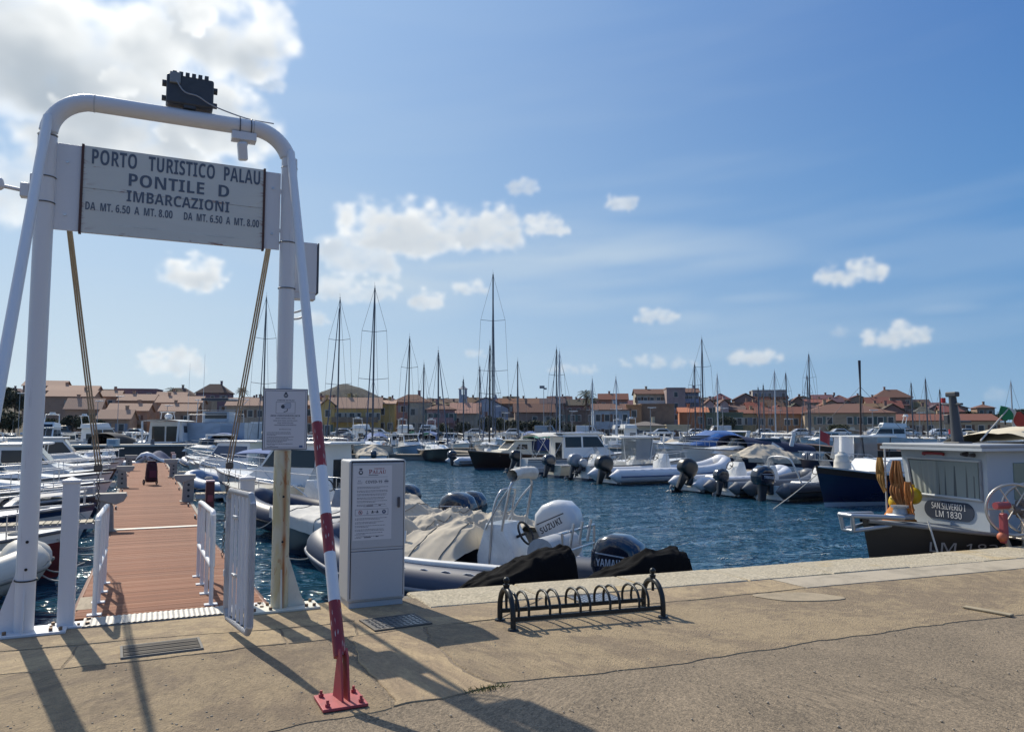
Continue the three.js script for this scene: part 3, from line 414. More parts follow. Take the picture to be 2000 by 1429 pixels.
// information plate on the arch post
{
  const t = thing('information_plate', 'framed surveillance notice plate fixed to the arch post', 'notice', P(-.10, VR - .0, 1.46), RY);
  part('plate', [rbox(.405, .565, .012, .02, 0, .2825, 0)], M([.1, .11, .13], .5), t);
  const tx = canvasTex(768, 1072, (x, w, h) => {
    x.fillStyle = '#d9d9dc'; x.fillRect(0, 0, w, h); x.strokeStyle = '#3a3f4c'; x.lineWidth = 7; x.strokeRect(24, 24, w - 48, h - 48); x.fillStyle = '#3d4351'; x.textAlign = 'center';
    x.beginPath(); x.arc(w / 2, 108, 40, 0, 7); x.fill(); x.fillRect(w / 2 - 20, 46, 40, 22); x.fillStyle = '#d9d9dc'; x.fillRect(w / 2 - 22, 92, 44, 34); x.fillStyle = '#3d4351'; x.fillRect(w / 2 - 16, 100, 14, 20); x.fillRect(w / 2 + 3, 100, 14, 20);
    x.font = 'bold 34px sans-serif'; x.fillText('COMUNE DI PALAU', w / 2, 206); x.lineWidth = 5; x.strokeRect(214, 226, 340, 206);
    x.lineWidth = 8; x.beginPath(); x.moveTo(330, 276); x.lineTo(400, 246); x.lineTo(470, 244); x.quadraticCurveTo(486, 300, 462, 340); x.lineTo(360, 346); x.closePath(); x.stroke(); x.fillStyle = '#b5bcc9'; x.fill(); x.fillStyle = '#3d4351'; x.beginPath(); x.arc(334, 310, 34, 0, 7); x.fill(); x.lineWidth = 14; x.beginPath(); x.moveTo(418, 350); x.lineTo(410, 392); x.lineTo(350, 404); x.stroke();
    x.font = 'bold 46px sans-serif'; x.fillText('AREA VIDEOSORVEGLIATA', w / 2, 490, 530); x.font = 'bold 27px sans-serif'; x.fillText('VIDEO SURVEILLANCE AREA', w / 2, 530, 440); x.fillText('ZONE SOUS VIDEO SURVEILLANCE', w / 2, 572, 430); x.fillText('ZONA VIDEOVIGILADA', w / 2, 612, 300); x.fillText('VIDEOÜBERWACHTER BEREICH', w / 2, 652, 400);
    x.font = '24px sans-serif'; x.fillText('- - --- -- - ---', w / 2, 692, 260); x.font = 'bold 30px sans-serif'; x.fillText('0 8 9 8 0 7 0 2 4', w / 2, 730, 260); x.textAlign = 'left';
    for (const [y, l] of [[770, 420], [794, 430], [818, 170], [850, 480], [876, 380], [900, 460], [922, 360], [946, 280], [976, 460]]) for (let k = 0, q = 62; q < 62 + l; k++) { const ww = 8 + PERM[(y * 31 + k * 7) & 65535] * 26; x.fillRect(q, y, Math.min(ww, 62 + l - q), 9); q += ww + 6; }
    x.lineWidth = 5; x.beginPath(); x.moveTo(80, 1004); x.quadraticCurveTo(120, 1000, 140, 1018); x.quadraticCurveTo(170, 1000, 210, 1002); x.stroke(); x.fillRect(70, 1030, 200, 7); x.fillStyle = '#46628f'; x.fillRect(640, 1010, 64, 34);
  });
  const pl = new THREE.PlaneGeometry(.388, .548); pl.translate(0, .2825, .0085); part('printed_face', [pl], M([.82, .82, .84], .4, { map: tx }), t);
  part('pipe_clip', [box(.08, .03, .04, 0, .12, -.02), box(.08, .03, .04, 0, .45, -.02)], ALU, t);
}
// the utility cabinet with its notice
{
  const a = G(678, 1190), b = G(790, 1179), w = a.distanceTo(b), ry = Math.atan2(-(b.z - a.z), b.x - a.x), c = a.clone().lerp(b, .5);
  const t = thing('utility_cabinet', 'tall pale grey utility cabinet with a printed notice on its door', 'cabinet', c, ry), d = .38, h = 1.36;
  const CAB = M([.47, .48, .49], .5, { map: PAINT });
  part('plinth', [rbox(w - .03, .05, d - .03, .004, 0, .025, -d / 2)], CAB, t);
  part('body', [rbox(w, h - .05, d, .022, 0, .05 + (h - .05) / 2, -d / 2, 0, 3)], CAB, t);
  part('door_gap', [box(w - .035, h - .1, .004, 0, .052 + h / 2 - .01, .001)], M([.05, .05, .055], .8), t);
  const up = part('upper_door', [rbox(w - .05, .79, .014, .006, 0, .94, .006)], CAB, t); part('handle', [rbox(.026, .1, .022, .01, w / 2 - .075, .96, .022)], M([.07, .07, .08], .4), up);
  part('crossbar', [rbox(w - .05, .022, .012, .004, 0, .532, .006)], CAB, t);
  part('lower_door', [rbox(w - .05, .44, .014, .006, 0, .296, .006)], CAB, t);
  const tx = canvasTex(640, 1200, (x, W, H) => {
    x.fillStyle = '#dededf'; x.fillRect(0, 0, W, H); x.fillStyle = '#444a58'; x.beginPath(); x.arc(122, 112, 36, 0, 7); x.fill(); x.fillRect(98, 44, 48, 26); x.fillStyle = '#dededf'; x.fillRect(104, 92, 36, 30);
    x.fillStyle = '#8e2a33'; x.textAlign = 'left'; x.font = 'bold 96px serif'; x.fillText('P', 250, 136); x.font = 'bold 78px serif'; x.fillText('ALAU', 312, 136, 226); x.font = 'bold 30px sans-serif'; x.fillText('COMUNE DI', 340, 64, 200); x.fillStyle = '#3a3f4c'; x.fillRect(250, 154, 160, 9); x.fillRect(60, 186, 510, 3);
    x.font = 'bold 62px sans-serif'; x.textAlign = 'center'; x.fillText('COVID-19', 338, 288, 300); x.fillStyle = '#8a8f9a'; x.fillRect(60, 270, 90, 6); x.fillRect(66, 286, 80, 6); x.fillRect(80, 236, 14, 20); x.fillRect(104, 236, 14, 20); x.fillStyle = '#6a707e'; x.fillRect(512, 250, 70, 22); x.fillRect(524, 232, 40, 8); x.fillRect(512, 282, 66, 6);
    x.fillStyle = '#5c616d'; const para = (y, l) => { for (let k = 0, q = 64; q < 64 + l; k++) { const ww = 8 + PERM[(y * 37 + k * 11) & 65535] * 30; x.fillRect(q, y, Math.min(ww, 64 + l - q), 8); q += ww + 6; } };
    for (const [y, l] of [[344, 510], [364, 380], [402, 500], [422, 510], [458, 490], [478, 480], [516, 460], [536, 440], [570, 500], [590, 300], [628, 470], [648, 150]]) para(y, l); x.fillStyle = '#4a4f5c'; x.fillRect(220, 644, 110, 14); x.fillRect(420, 640, 40, 14); x.fillRect(170, 664, 390, 3);
    x.strokeStyle = '#555a68'; x.lineWidth = 5; x.strokeRect(40, 706, 540, 96); x.strokeStyle = '#a03a48'; x.lineWidth = 8; x.beginPath(); x.arc(124, 754, 30, 0, 7); x.moveTo(104, 732); x.lineTo(144, 776); x.stroke(); x.fillStyle = '#3d4351'; x.fillRect(110, 744, 28, 22); x.fillStyle = '#8a8f9a'; x.fillRect(232, 726, 12, 30); x.fillRect(224, 764, 30, 20); x.fillStyle = '#3d4351'; for (const q of [322, 402]) { x.beginPath(); x.arc(q, 742, 13, 0, 7); x.fill(); x.fillRect(q - 20, 756, 40, 16); } x.fillRect(342, 748, 40, 8); x.beginPath(); x.arc(512, 754, 32, 0, 7); x.fillStyle = '#33466e'; x.fill(); x.fillStyle = '#dededf'; x.fillRect(504, 738, 16, 26);
    x.fillStyle = '#5c616d'; for (const [y, l] of [[846, 500], [866, 380], [908, 440], [928, 320], [966, 470], [986, 190], [1026, 440], [1046, 460], [1084, 430], [1104, 150], [1136, 450], [1156, 80]]) { para(y, l); if ((y - 846) % 60 < 30) x.fillRect(40, y, 12, 10); } x.fillStyle = '#4a4f5c'; x.fillRect(190, 1150, 110, 14); x.fillRect(380, 1142, 44, 14);
  });
  const pg = new THREE.PlaneGeometry(w * .68, .69); pg.translate(-.055, .965, .0145); part('printed_notice', [pg], M([.85, .85, .86], .35, { map: tx }), t);
}
// bicycle rack
{
  const a = G(989, 1221).lerp(G(989, 1221), 0), b = G(1276, 1197), L = a.distanceTo(b), ry = Math.atan2(-(b.z - a.z), b.x - a.x), c = a.clone().lerp(b, .5), IR = M([.018, .022, .024], .42, { metalness: .3 });
  const t = thing('bicycle_rack', 'low black iron bicycle rack with paired hoops and ball finials', 'bicycle rack', c, ry);
  const w = .18, arc = (x, z0, z1, h, r) => { const p = []; const m = (z0 + z1) / 2, R = (z1 - z0) / 2; p.push([x, .02, z0], [x, h - R, z0]); for (let k = 1; k < 8; k++) { const q = Math.PI - k / 8 * Math.PI; p.push([x, h - R + Math.sin(q) * R * 1.05, m + Math.cos(q) * R]); } p.push([x, h - R, z1], [x, .02, z1]); return tube(p, r, 36, 8, false, .3); };
  for (const s of [-1, 1]) {
    part('end_arch', [arc(s * L / 2, -w, w, .29, .024)], IR, t);
    part('finial', [ball(.027, s * L / 2, .375, 0), rod([s * L / 2, .28, 0], [s * L / 2, .37, 0], .016), new THREE.CylinderGeometry(.03, .022, .05, 10).translate(s * L / 2, .315, 0), rod([s * L / 2, .2, 0], [s * L / 2, .29, 0], .014)], IR, t);
    for (const z of [-w, w]) part('foot', [new THREE.CylinderGeometry(.042, .048, .014, 12).translate(s * L / 2, .009, z)], IR, t);
  }
  for (const z of [-w * .92, w * .92]) part('rail', [rbox(L, .036, .03, .006, 0, .085, z)], IR, t);
  for (let k = 0; k < 5; k++) for (const d of [-.05, .05]) { const x = -L / 2 + L * (k + .5) / 5 + d * .9 - .04; part('hoop', [tube([[x, .09, -w * .9], [x, .16, -w * .92], [x, .225, -w * .72], [x, .262, -w * .3], [x, .266, 0], [x, .262, w * .3], [x, .225, w * .72], [x, .16, w * .92], [x, .09, w * .9]], .0118, 28, 7)], IR, t); }
}
// shopping trolley left on the pontoon
{
  const t = thing('shopping_trolley', 'maroon wheeled shopping trolley bag standing on the pontoon boards', 'trolley', P(23.6, .02, DECK), RY + .3), mm = M([.075, .015, .035], .8, { map: WEAVE });
  const b = grid(24, 16, (a, v) => { const q = a * 2 * Math.PI, w = (.19 - .05 * Math.pow(v, 3)) * (v < .04 ? .6 : 1) * (v > .96 ? .5 : 1), k = n3(a * 9, v * 9, 3) * .02; return [(w + k) * Math.sign(Math.cos(q)) * Math.pow(Math.abs(Math.cos(q)), .6), .1 + v * .74, (w * .75 + k) * Math.sign(Math.sin(q)) * Math.pow(Math.abs(Math.sin(q)), .6)]; }); part('bag', [b, rbox(.3, .04, .22, .02, 0, .84, 0)], mm, t); part('pocket', [rbox(.24, .26, .05, .02, 0, .4, .15)], M([.1, .02, .045], .8), t);
  part('handle', [tube([[-.1, .3, -.17], [-.1, .9, -.17], [-.08, 1.0, -.17], [.08, 1.0, -.17], [.1, .9, -.17], [.1, .3, -.17]], .012, 40, 7, false, .3)], M([.3, .3, .32], .4), t);
  for (const s of [-1, 1]) { const wh = part('wheel', [new THREE.TorusGeometry(.085, .02, 8, 18).rotateY(Math.PI / 2).translate(s * .22, .105, -.1)], RUBBER, t); part('hub', [new THREE.CylinderGeometry(.03, .03, .04, 10).rotateZ(Math.PI / 2).translate(s * .22, .105, -.1)], ALU, wh); }
  part('axle', [rod([-.22, .105, -.1], [.22, .105, -.1], .01)], STEEL, t);
}

// ---------------------------------------------------------------- boat building; local frame: bow towards -z, waterline y = 0
function hullShape(o) {
  const { L, B, F, bow = .35, stern = .05, tw = .82, rake = .45, d = .35, full = .5, e0 = .26, e1 = .8 } = o;
  const half = t => (t < full ? lerp(tw, 1, sst(0, 1, t / full)) : Math.pow(Math.max(0, 1 - Math.pow((t - full) / (1 - full), 2.25)), .78)) * B / 2;
  const sheer = t => F + bow * Math.pow(t, 2.2) + stern * Math.pow(1 - t, 2.5);
  const width = (t, y) => { const dk = d * (1 - Math.pow(t, 3)) + .03; return half(t) * Math.pow(clamp((y + dk) / (sheer(t) + dk)), lerp(e0, e1, t * t)); };
  const Z = (t, y) => L / 2 - t * (L - rake * .6) - rake * Math.pow(t, 5) * clamp((y + d) / (sheer(1) + d)) + (o.sternRake || 0) * (1 - t) * (1 - t) * (1 - t) * y;
  return { half, sheer, width, Z, L, B, o, keel: t => -(d * (1 - Math.pow(t, 3)) + .02) };
}
function hull(par, o) { // o: side, bottom, stripe, deck materials; open: fraction of length that is cockpit
  const h = hullShape(o), N = o.low ? 12 : 22, K = o.low ? 4 : 7, y0 = o.boot ?? .1;
  const skin = (ya, yb, k) => [-1, 1].map(s => grid(N, k, (t, v) => { const y = lerp(ya(t), yb(t), v); return [s * h.width(t, y), y, h.Z(t, y)]; }));
  const cap = (ya, yb, k) => grid(6, k, (a, v) => { const y = lerp(ya(0), yb(0), v); return [(a * 2 - 1) * h.width(0, y), y, h.Z(0, y)]; });
  const band = o.band || 0, top = t => h.sheer(t) - band * (o.bandTaper ? 1 : 1);
  part('hull', [...skin(() => y0, top, K), cap(() => y0, top, 2)], o.side, par);
  if (band) part('sheer_band', [...skin(top, h.sheer, 2), cap(top, h.sheer, 1)], o.bandMat, par);
  part('underbody', [...skin(h.keel, () => y0, 3), cap(h.keel, () => y0, 1)], o.bottom || M([.03, .05, .09], .6), par);
  const open = o.open || 0, sole = o.sole ?? .18, td = open, rim = o.rim ?? .13;
  const deckM = o.deck || WHITE, cr = o.camber ?? .05;
  const inn = t => Math.max(.02, h.half(t) - rim);
  const dk = [grid(8, o.low ? 8 : 14, (a, v) => { const t = lerp(td, .999, v), x = (a * 2 - 1) * h.half(t) * .992; return [x, h.sheer(t) - .02 + cr * (1 - Math.pow(a * 2 - 1, 2)) * clamp(h.half(t) * 1.2), h.Z(t, h.sheer(t))]; })];
  if (open) {
    for (const s of [-1, 1]) { dk.push(grid(10, 1, (t0, v) => { const t = t0 * td; return [s * lerp(h.half(t) * .992, inn(t), v), h.sheer(t) - .01, h.Z(t, h.sheer(t))]; })); dk.push(grid(10, 1, (t0, v) => { const t = t0 * td; return [s * inn(t), lerp(h.sheer(t) - .01, sole, v), h.Z(t, h.sheer(t))]; })); }
    dk.push(grid(2, 1, (a, v) => [(a * 2 - 1) * inn(td), lerp(sole, h.sheer(td) + .02, v), h.Z(td, h.sheer(td))]));
    dk.push(grid(2, 1, (a, v) => [(a * 2 - 1) * inn(0), lerp(sole, h.sheer(0) - .02, v), h.Z(0, h.sheer(0)) - .09]));
    part('cockpit_sole', [grid(2, 8, (a, v) => [(a * 2 - 1) * inn(v * td), sole, h.Z(v * td, h.sheer(0))])], o.soleMat || deckM, par);
  }
  part('deck', dk, deckM, par);
  if (o.rail !== false) part('rubbing_strake', [-1, 1].map(s => tube(Array.from({ length: 13 }, (_, i) => { const t = i / 12 * .995, y = h.sheer(t) - .03; return [s * (h.width(t, y) + .01), y, h.Z(t, y)]; }), o.strake || .028, o.low ? 14 : 26, o.low ? 4 : 6)), o.strakeMat || M([.12, .12, .13], .6), par);
  if (o.stripe) part('stripe', [-1, 1].map(s => grid(N, 1, (t, v) => { const y = h.sheer(t) * (o.stripeAt || .62) + (v - .5) * (o.stripeW || .07); return [s * (h.width(t, y) + .006), y, h.Z(t, y) - .004]; })), o.stripe, par);
  return h;
}
function offsetPoly(g, x) { g.translate(x, 0, 0); return g; }
// deckhouse from a side profile [[z,y]...] (clockwise seen from starboard), half widths at bottom and top; windows = polygons on the sides; front = panes on profile edges
function house(par, prof, wb, wt, mat, windows = [], front = [], name = 'cabin', glass = GLASS) {
  const ys = prof.map(p => p[1]), yl = Math.min(...ys), yh = Math.max(...ys), W = y => lerp(wb, wt, clamp((y - yl) / (yh - yl)));
  const tri = THREE.ShapeUtils.triangulateShape(prof.map(p => new THREE.Vector2(p[0], p[1])), []), T = [];
  const pt = (p, s) => [s * W(p[1]), p[1], p[0]];
  for (const s of [-1, 1]) for (const [a, b, c] of tri) T.push(pt(prof[a], s), pt(prof[b], s), pt(prof[c], s));
  prof.forEach((p, i) => { const q = prof[(i + 1) % prof.length]; T.push(...quad(pt(p, -1), pt(p, 1), pt(q, 1), pt(q, -1))); });
  const body = part(name, [flat(T)], mat, par);
  for (const w of windows) for (const s of [-1, 1]) { const f = THREE.ShapeUtils.triangulateShape(w.map(p => new THREE.Vector2(p[0], p[1])), []), t2 = [], o = .012; for (const [a, b, c] of f) t2.push(...[a, b, c].map(i => [s * (W(w[i][1]) + o), w[i][1], w[i][0]])); w.forEach((p, i) => { const q = w[(i + 1) % w.length]; t2.push(...quad([s * (W(p[1]) + o), p[1], p[0]], [s * (W(q[1]) + o), q[1], q[0]], [s * (W(q[1]) - .02), q[1], q[0]], [s * (W(p[1]) - .02), p[1], p[0]])); }); part('side_window', [flat(t2)], glass, body); }
  for (const [i, s0, s1, f, n = 2] of front) { const a = prof[i], b = prof[(i + 1) % prof.length], nz = b[1] - a[1], ny = -(b[0] - a[0]), l = Math.hypot(nz, ny) || 1; let sg = 1; const mz = prof.reduce((q, p) => q + p[0], 0) / prof.length, my = prof.reduce((q, p) => q + p[1], 0) / prof.length; if (((a[0] + b[0]) / 2 - mz) * nz + ((a[1] + b[1]) / 2 - my) * ny < 0) sg = -1; const oz = sg * nz / l * .014, oy = sg * ny / l * .014;
    for (let k = 0; k < n; k++) { const x0 = lerp(-f, f, k / n) + .02, x1 = lerp(-f, f, (k + 1) / n) - .02; const c = (x, s) => { const z = lerp(a[0], b[0], s), y = lerp(a[1], b[1], s); return [x * W(y), y + oy, z + oz]; }; const d = (x, s) => { const p = c(x, s); return [p[0], p[1] - 1.8 * oy, p[2] - 1.8 * oz]; }; const A = c(x0, s0), Bq = c(x1, s0), C = c(x1, s1), Dq = c(x0, s1), a2 = d(x0, s0), b2 = d(x1, s0), c2 = d(x1, s1), d2 = d(x0, s1); part('windscreen_pane', [flat([...quad(A, Bq, C, Dq), ...quad(A, Bq, b2, a2), ...quad(C, Dq, d2, c2), ...quad(Bq, C, c2, b2), ...quad(A, Dq, d2, a2)])], glass, body); } }
  return body;
}
function outboard(par, z, y, x = 0, o = {}) {
  const s = o.s || 1, t = new THREE.Group(); t.name = 'outboard_motor'; t.position.set(x, y, z); t.rotation.x = -(o.tilt || 0); t.rotation.y = o.turn || 0; t.scale.setScalar(s); par.add(t);
  const cm = o.mat || M([.018, .024, .04], .2, { clearcoat: .8, clearcoatRoughness: .1 }), lm = o.leg || M([.03, .035, .045], .4);
  const ex = (p, d, b, sg) => { const g = extr(p, d, b, sg); g.rotateY(-Math.PI / 2); return g; };
  const S = o.low ? 2 : 5;
  part('cowling', [ex([[-.2, .06], [-.245, .18], [-.23, .36], [-.14, .5], [.02, .56], [.2, .54], [.36, .44], [.42, .28], [.39, .1], [.3, .02], [0, -.01]], .42, .13, S).translate(0, 0, .22)], cm, t);
  part('apron', [ex([[-.18, .0], [.3, .02], [.36, .1], [-.2, .08]], .3, .03, 1).translate(0, 0, .22)], lm, t);
  part('leg', [ex([[-.1, .04], [.2, .04], [.17, -.2], [.13, -.55], [-.02, -.55], [-.06, -.2]], .15, .03, 2).translate(0, 0, .24)], lm, t);
  part('clamp_bracket', [rbox(.26, .3, .16, .03, 0, -.08, .04)], lm, t);
  if (!o.low) {
    part('anti_ventilation_plate', [ex([[-.06, -.56], [.34, -.56], [.34, -.53], [-.06, -.53]], .22, .01, 1).translate(0, 0, .2)], lm, t);
    part('gearcase', [ball(.075, 0, -.7, .32, 1, 1, 2.6, 10), ex([[0, -.55], [.2, -.55], [.16, -.9], [.06, -.9]], .03, .008, 1).translate(0, 0, .22)], lm, t);
    const bl = []; for (let k = 0; k < 3; k++) { const g = ball(.09, 0, .1, 0, .55, 1, .12, 8); g.rotateY(.5); g.rotateZ(k * 2.094); g.translate(0, -.7, .56); bl.push(g); } part('propeller', bl, M([.12, .12, .13], .4), t);
    if (o.text) { for (const sd of [-1, 1]) { const g = letters(o.text, .085, 0, 0, 0, 1, fontB, .36); g.rotateZ(o.tr ?? .0); g.rotateY(sd * Math.PI / 2); g.translate(sd * .212, o.ty ?? .2, .27); part('lettering', [g], M(o.tc || [.6, .62, .66], .5), t); const b = ex([[-.14, .34], [.3, .30], [.3, .315], [-.14, .355]], .424, 0).translate(0, 0, .22); if (sd > 0) part('trim_line', [b], M(o.tc || [.5, .52, .56], .5), t); } }
  }
  return t;
}
function bimini(par, x, z0, z1, y0, y1, mat, frame = STEEL) {
  const gr = grid(8, 8, (a, v) => [(a * 2 - 1) * x, y1 - .16 * Math.pow(Math.abs(a * 2 - 1), 2.2) - .06 * Math.pow(v * 2 - 1, 2), lerp(z0, z1, v)]), g2 = gr.clone(); g2.translate(0, -.025, 0); const c = part('bimini_canopy', [gr, g2], mat, par);
  const m = (z0 + z1) / 2; for (const s of [-1, 1]) part('canopy_pole', [rod([s * x, y0, m], [s * x * .98, y1 - .17, z0 + .04], .014, .014, 5), rod([s * x, y0, m], [s * x * .98, y1 - .17, z1 - .04], .014, .014, 5), rod([s * x, y0, m + .2], [s * x, y1 - .14, m], .012, .012, 5)], frame, par); return c;
}
function bowRail(par, h, t0 = .55, hgt = .42, n = 4) {
  for (const s of [-1, 1]) { const top = [], g = []; for (let i = 0; i <= 10; i++) { const t = lerp(t0, .985, i / 10); top.push([s * Math.max(.03, h.half(t) * .93), h.sheer(t) + hgt * sst(0, .18, i / 10), h.Z(t, h.sheer(t)) - (i === 10 ? .08 : 0)]); } g.push(tube(top, .014, 20, 5)); for (let k = 1; k <= n; k++) { const t = lerp(t0, .97, k / n); g.push(rod([s * h.half(t) * .93, h.sheer(t) - .03, h.Z(t, h.sheer(t))], [s * h.half(t) * .93, h.sheer(t) + hgt, h.Z(t, h.sheer(t))], .011, .011, 5)); } part('bow_rail', g, STEEL, par); }
}
// draped canvas over a boat: ridge(t) is the height above the sheer
function cover(par, h, t0, t1, ridge, mat, seed = 1, ov = .06, name = 'canvas_cover', wr = 1, boxy = 0) {
  const rid = (x, y, z) => { const n = 1 - Math.abs(2 * n3(x, y, z) - 1); return n * n * n; };
  const g = grid(48, 84, (a, v) => { const t = lerp(t0, t1, v), s = a * 2 - 1, q = Math.abs(s), R = ridge(v), w = h.half(t) + ov, L = h.L * (t1 - t0); const big = fbm(s * 1.6 + seed, v * L * 1.3, seed * 3, 3) - .5, f = .085 * rid(v * L * 1.5 + s * .8 + big * 2, s * 1.1 + seed, seed) + .05 * rid(v * L * 3.1 - s * 1.7, s * 2.3 - seed + big, 4) + .03 * rid(v * L * 1.2 + seed, s * 4.2 + v * 2, 9) + .022 * rid(v * L * 7 + s * 2 + big * 3, s * 3.5 + seed, 21) + .15 * big, fold = f * wr, sag = -.16 * wr * Math.pow(Math.abs(Math.sin(v * L * 1.6 + seed)), 1.5) * (1 - q) * q * 4; const k = Math.min(1, R * 3 + .2); const Q = q / .86, sec = boxy ? sst(0, 1, (1 - Q) / .5) * (1 - .12 * Q) : lerp(1 - Q, 1 - Math.pow(Q, 2.4), .45), pl = .032 * wr * Math.sin(v * L * 11 + 3 * big + 2 * Math.sin(v * L * 3.7 + seed)) * Q * sst(.1, .5, Q); const y = h.sheer(t) + (q < .86 ? R * sec + fold * k + sag * R + pl * k : fold * k * (1 - (q - .86) * 6)) + (q > .86 ? -(q - .86) * (1.6 + .8 * big) : 0) + .03; return [s / Math.max(q, .001) * (q < .86 ? q / .86 : 1 + (q - .86) * .08) * w * (q ? 1 : 0) + fold * .2 * s + pl * s, y, h.Z(t, h.sheer(t)) + (v > .98 ? -.03 : 0) + fold * .25]; });
  const m = part(name, [g], mat, par), P_ = g.attributes.position; if (NEAR && name !== 'tarpaulin') for (const j of [20, 58]) { const pts = []; for (let i = 0; i <= 48; i += 2) pts.push([P_.getX(j * 49 + i), P_.getY(j * 49 + i) + .008, P_.getZ(j * 49 + i)]); part('lashing', [tube(pts, .008, 50, 5)], M([.2, .19, .17], .9), m); }
  return m;
}
let NEAR = false;
function dress(t, L, B, F, fend = true) { // ropes from the bow to the pontoon and fenders over the side
  if (!NEAR) return; const R = M([.42, .4, .36], .9), k = PERM[Math.round(Math.abs(t.position.x * 97 + t.position.z * 31))];
  for (const s of [-1, 1]) part('mooring_line', [tube([[s * .12, F + .25, -L / 2 + .25], [s * .32, F * .6 + .15, -L / 2 - .15], [s * (.55 + .2 * k), .5, -L / 2 - .5]], .012, 14, 5)], R, t);
  if (fend) for (const s of [-1, 1]) for (const z of [L * .22, -L * .08]) { const f = part('fender', [new THREE.CapsuleGeometry(.085, .32, 3, 9).translate(s * (B / 2 + .07), F - .42, z)], k > .5 ? M([.62, .62, .6], .5) : M([.03, .06, .16], .5), t); part('fender_rope', [rod([s * (B / 2 + .05), F - .2, z], [s * (B / 2 - .04), F + .03, z], .008, .008, 4)], R, f); }
  const c = part('coiled_rope', [new THREE.TorusGeometry(.13, .025, 5, 14).rotateX(Math.PI / 2).translate(.1, F + .2, -L * .36), new THREE.TorusGeometry(.1, .022, 5, 14).rotateX(Math.PI / 2).translate(.12, F + .24, -L * .36)], R, t);
}
// rigid inflatable
function rib(o) {
  const t = thing(o.name || 'inflatable_boat', o.label, 'inflatable boat', o.p, o.ry, o.group), { L, B, r = .24 } = o, low = o.low;
  const by = o.bowRise ?? .38, path = [], W = B / 2 - r, N = 9; const pts = [[W, 0, L / 2 - .1], [W * 1.01, 0, L * .2], [W, .02, -L * .08], [W * .93, .08, -L * .25], [W * .7, .2, -L * .38], [W * .36, by * .82, -L * .465], [0, by, -L / 2 + r]];
  const full = [...pts, ...pts.slice(0, -1).reverse().map(p => [-p[0], p[1], p[2]])].map(p => V(p[0], p[1] + r + .1, p[2]));
  part('tube', [tube(full, r, low ? 40 : 90, low ? 10 : 18)], o.tube, t);
  for (const s of [-1, 1]) part('tube_end', [new THREE.ConeGeometry(r, r * 1.5, low ? 10 : 18).rotateX(Math.PI / 2).translate(s * W, r + .1, L / 2 - .1 + r * .75)], o.tubeEnd || o.tube, t);
  const off = full.map((p, i) => { const a = full[Math.max(0, i - 1)], b = full[Math.min(full.length - 1, i + 1)], n = V(b.z - a.z, 0, -(b.x - a.x)).normalize().multiplyScalar(-r * 1.0); if (n.x * p.x + n.z * p.z < 0) n.multiplyScalar(-1); return p.clone().add(n).add(V(0, -.03, 0)); });
  part('rubbing_strake', [tube(off, .032, 60, 6)], o.strake || RUBBER, t);
  if (o.stripe) part('stripe', [tube(off.map(p => p.clone().add(V(0, .1, 0)).multiplyScalar(.995)), .014, 60, 5)], o.stripe, t);
  part('keel_hull', [-1, 1].map(s => grid(14, 3, (a, v) => { const z = lerp(L / 2 - .15, -L / 2 + .25, a), w = W * (1 - Math.pow(a, 4)); return [s * w * v, lerp(-.3 * (1 - a * a) + .3 * a * a * a, .12 + by * Math.pow(a, 4) * .6, v), z]; })), o.hullMat || WHITE, t);
  part('floor', [grid(2, 8, (a, v) => { const z = lerp(L / 2 - .2, -L * .36, v); return [(a * 2 - 1) * W * (1 - .25 * Math.pow(v, 3)), .2, z]; })], o.floor || M([.5, .48, .44], .7, { map: GRUNGE }), t);
  part('transom', [rbox(W * 2, .5, .07, .02, 0, .28, L / 2 - .28)], o.hullMat || WHITE, t);
  if (!low) { part('grab_rope', [-1, 1].map(s => tube(Array.from({ length: 17 }, (_, i) => [s * (W + r * .55), r * 1.72 + .1 + (i % 2 ? -.0 : .05) + (i > 12 ? (i - 12) * .02 : 0), lerp(L * .38, -L * .2, i / 16)]), .009, 60, 5)), M([.6, .6, .6], .8), t); part('patch', [-1, 1].map(s => ball(.06, s * (W + r * .8), r + .2, L * .1, .2, 1, 1.6, 8)), RUBBER, t); }
  if (o.console) console_(t, o.console.z ?? 0, .2, o.console);
  if (o.seat) part('seat', [rbox(B * .36, .42, .5, .06, 0, .41, o.seat)], o.seatMat || WHITE, t);
  if (o.bowPad) part('bow_cushion', [grid(8, 8, (a, v) => { const z = lerp(-L * .22, -L * .43, v), w = W * .9 * (1 - .6 * v * v); return [(a * 2 - 1) * w, .5 + .18 * v + .06 * (1 - Math.pow(a * 2 - 1, 4)), z]; })], o.bowPad, t);
  if (o.arch) part('roll_bar', [tube([[-W * .8, .5, L * .3], [-W * .75, 1.2, L * .36], [-W * .5, 1.5, L * .38], [W * .5, 1.5, L * .38], [W * .75, 1.2, L * .36], [W * .8, .5, L * .3]], .03, 40, 8)], o.archMat || STEEL, t);
  for (const m of o.motors || []) outboard(t, L / 2 - .26, .5, m.x || 0, { ...m, low });
  dress(t, L, B, .5, false); return t;
}
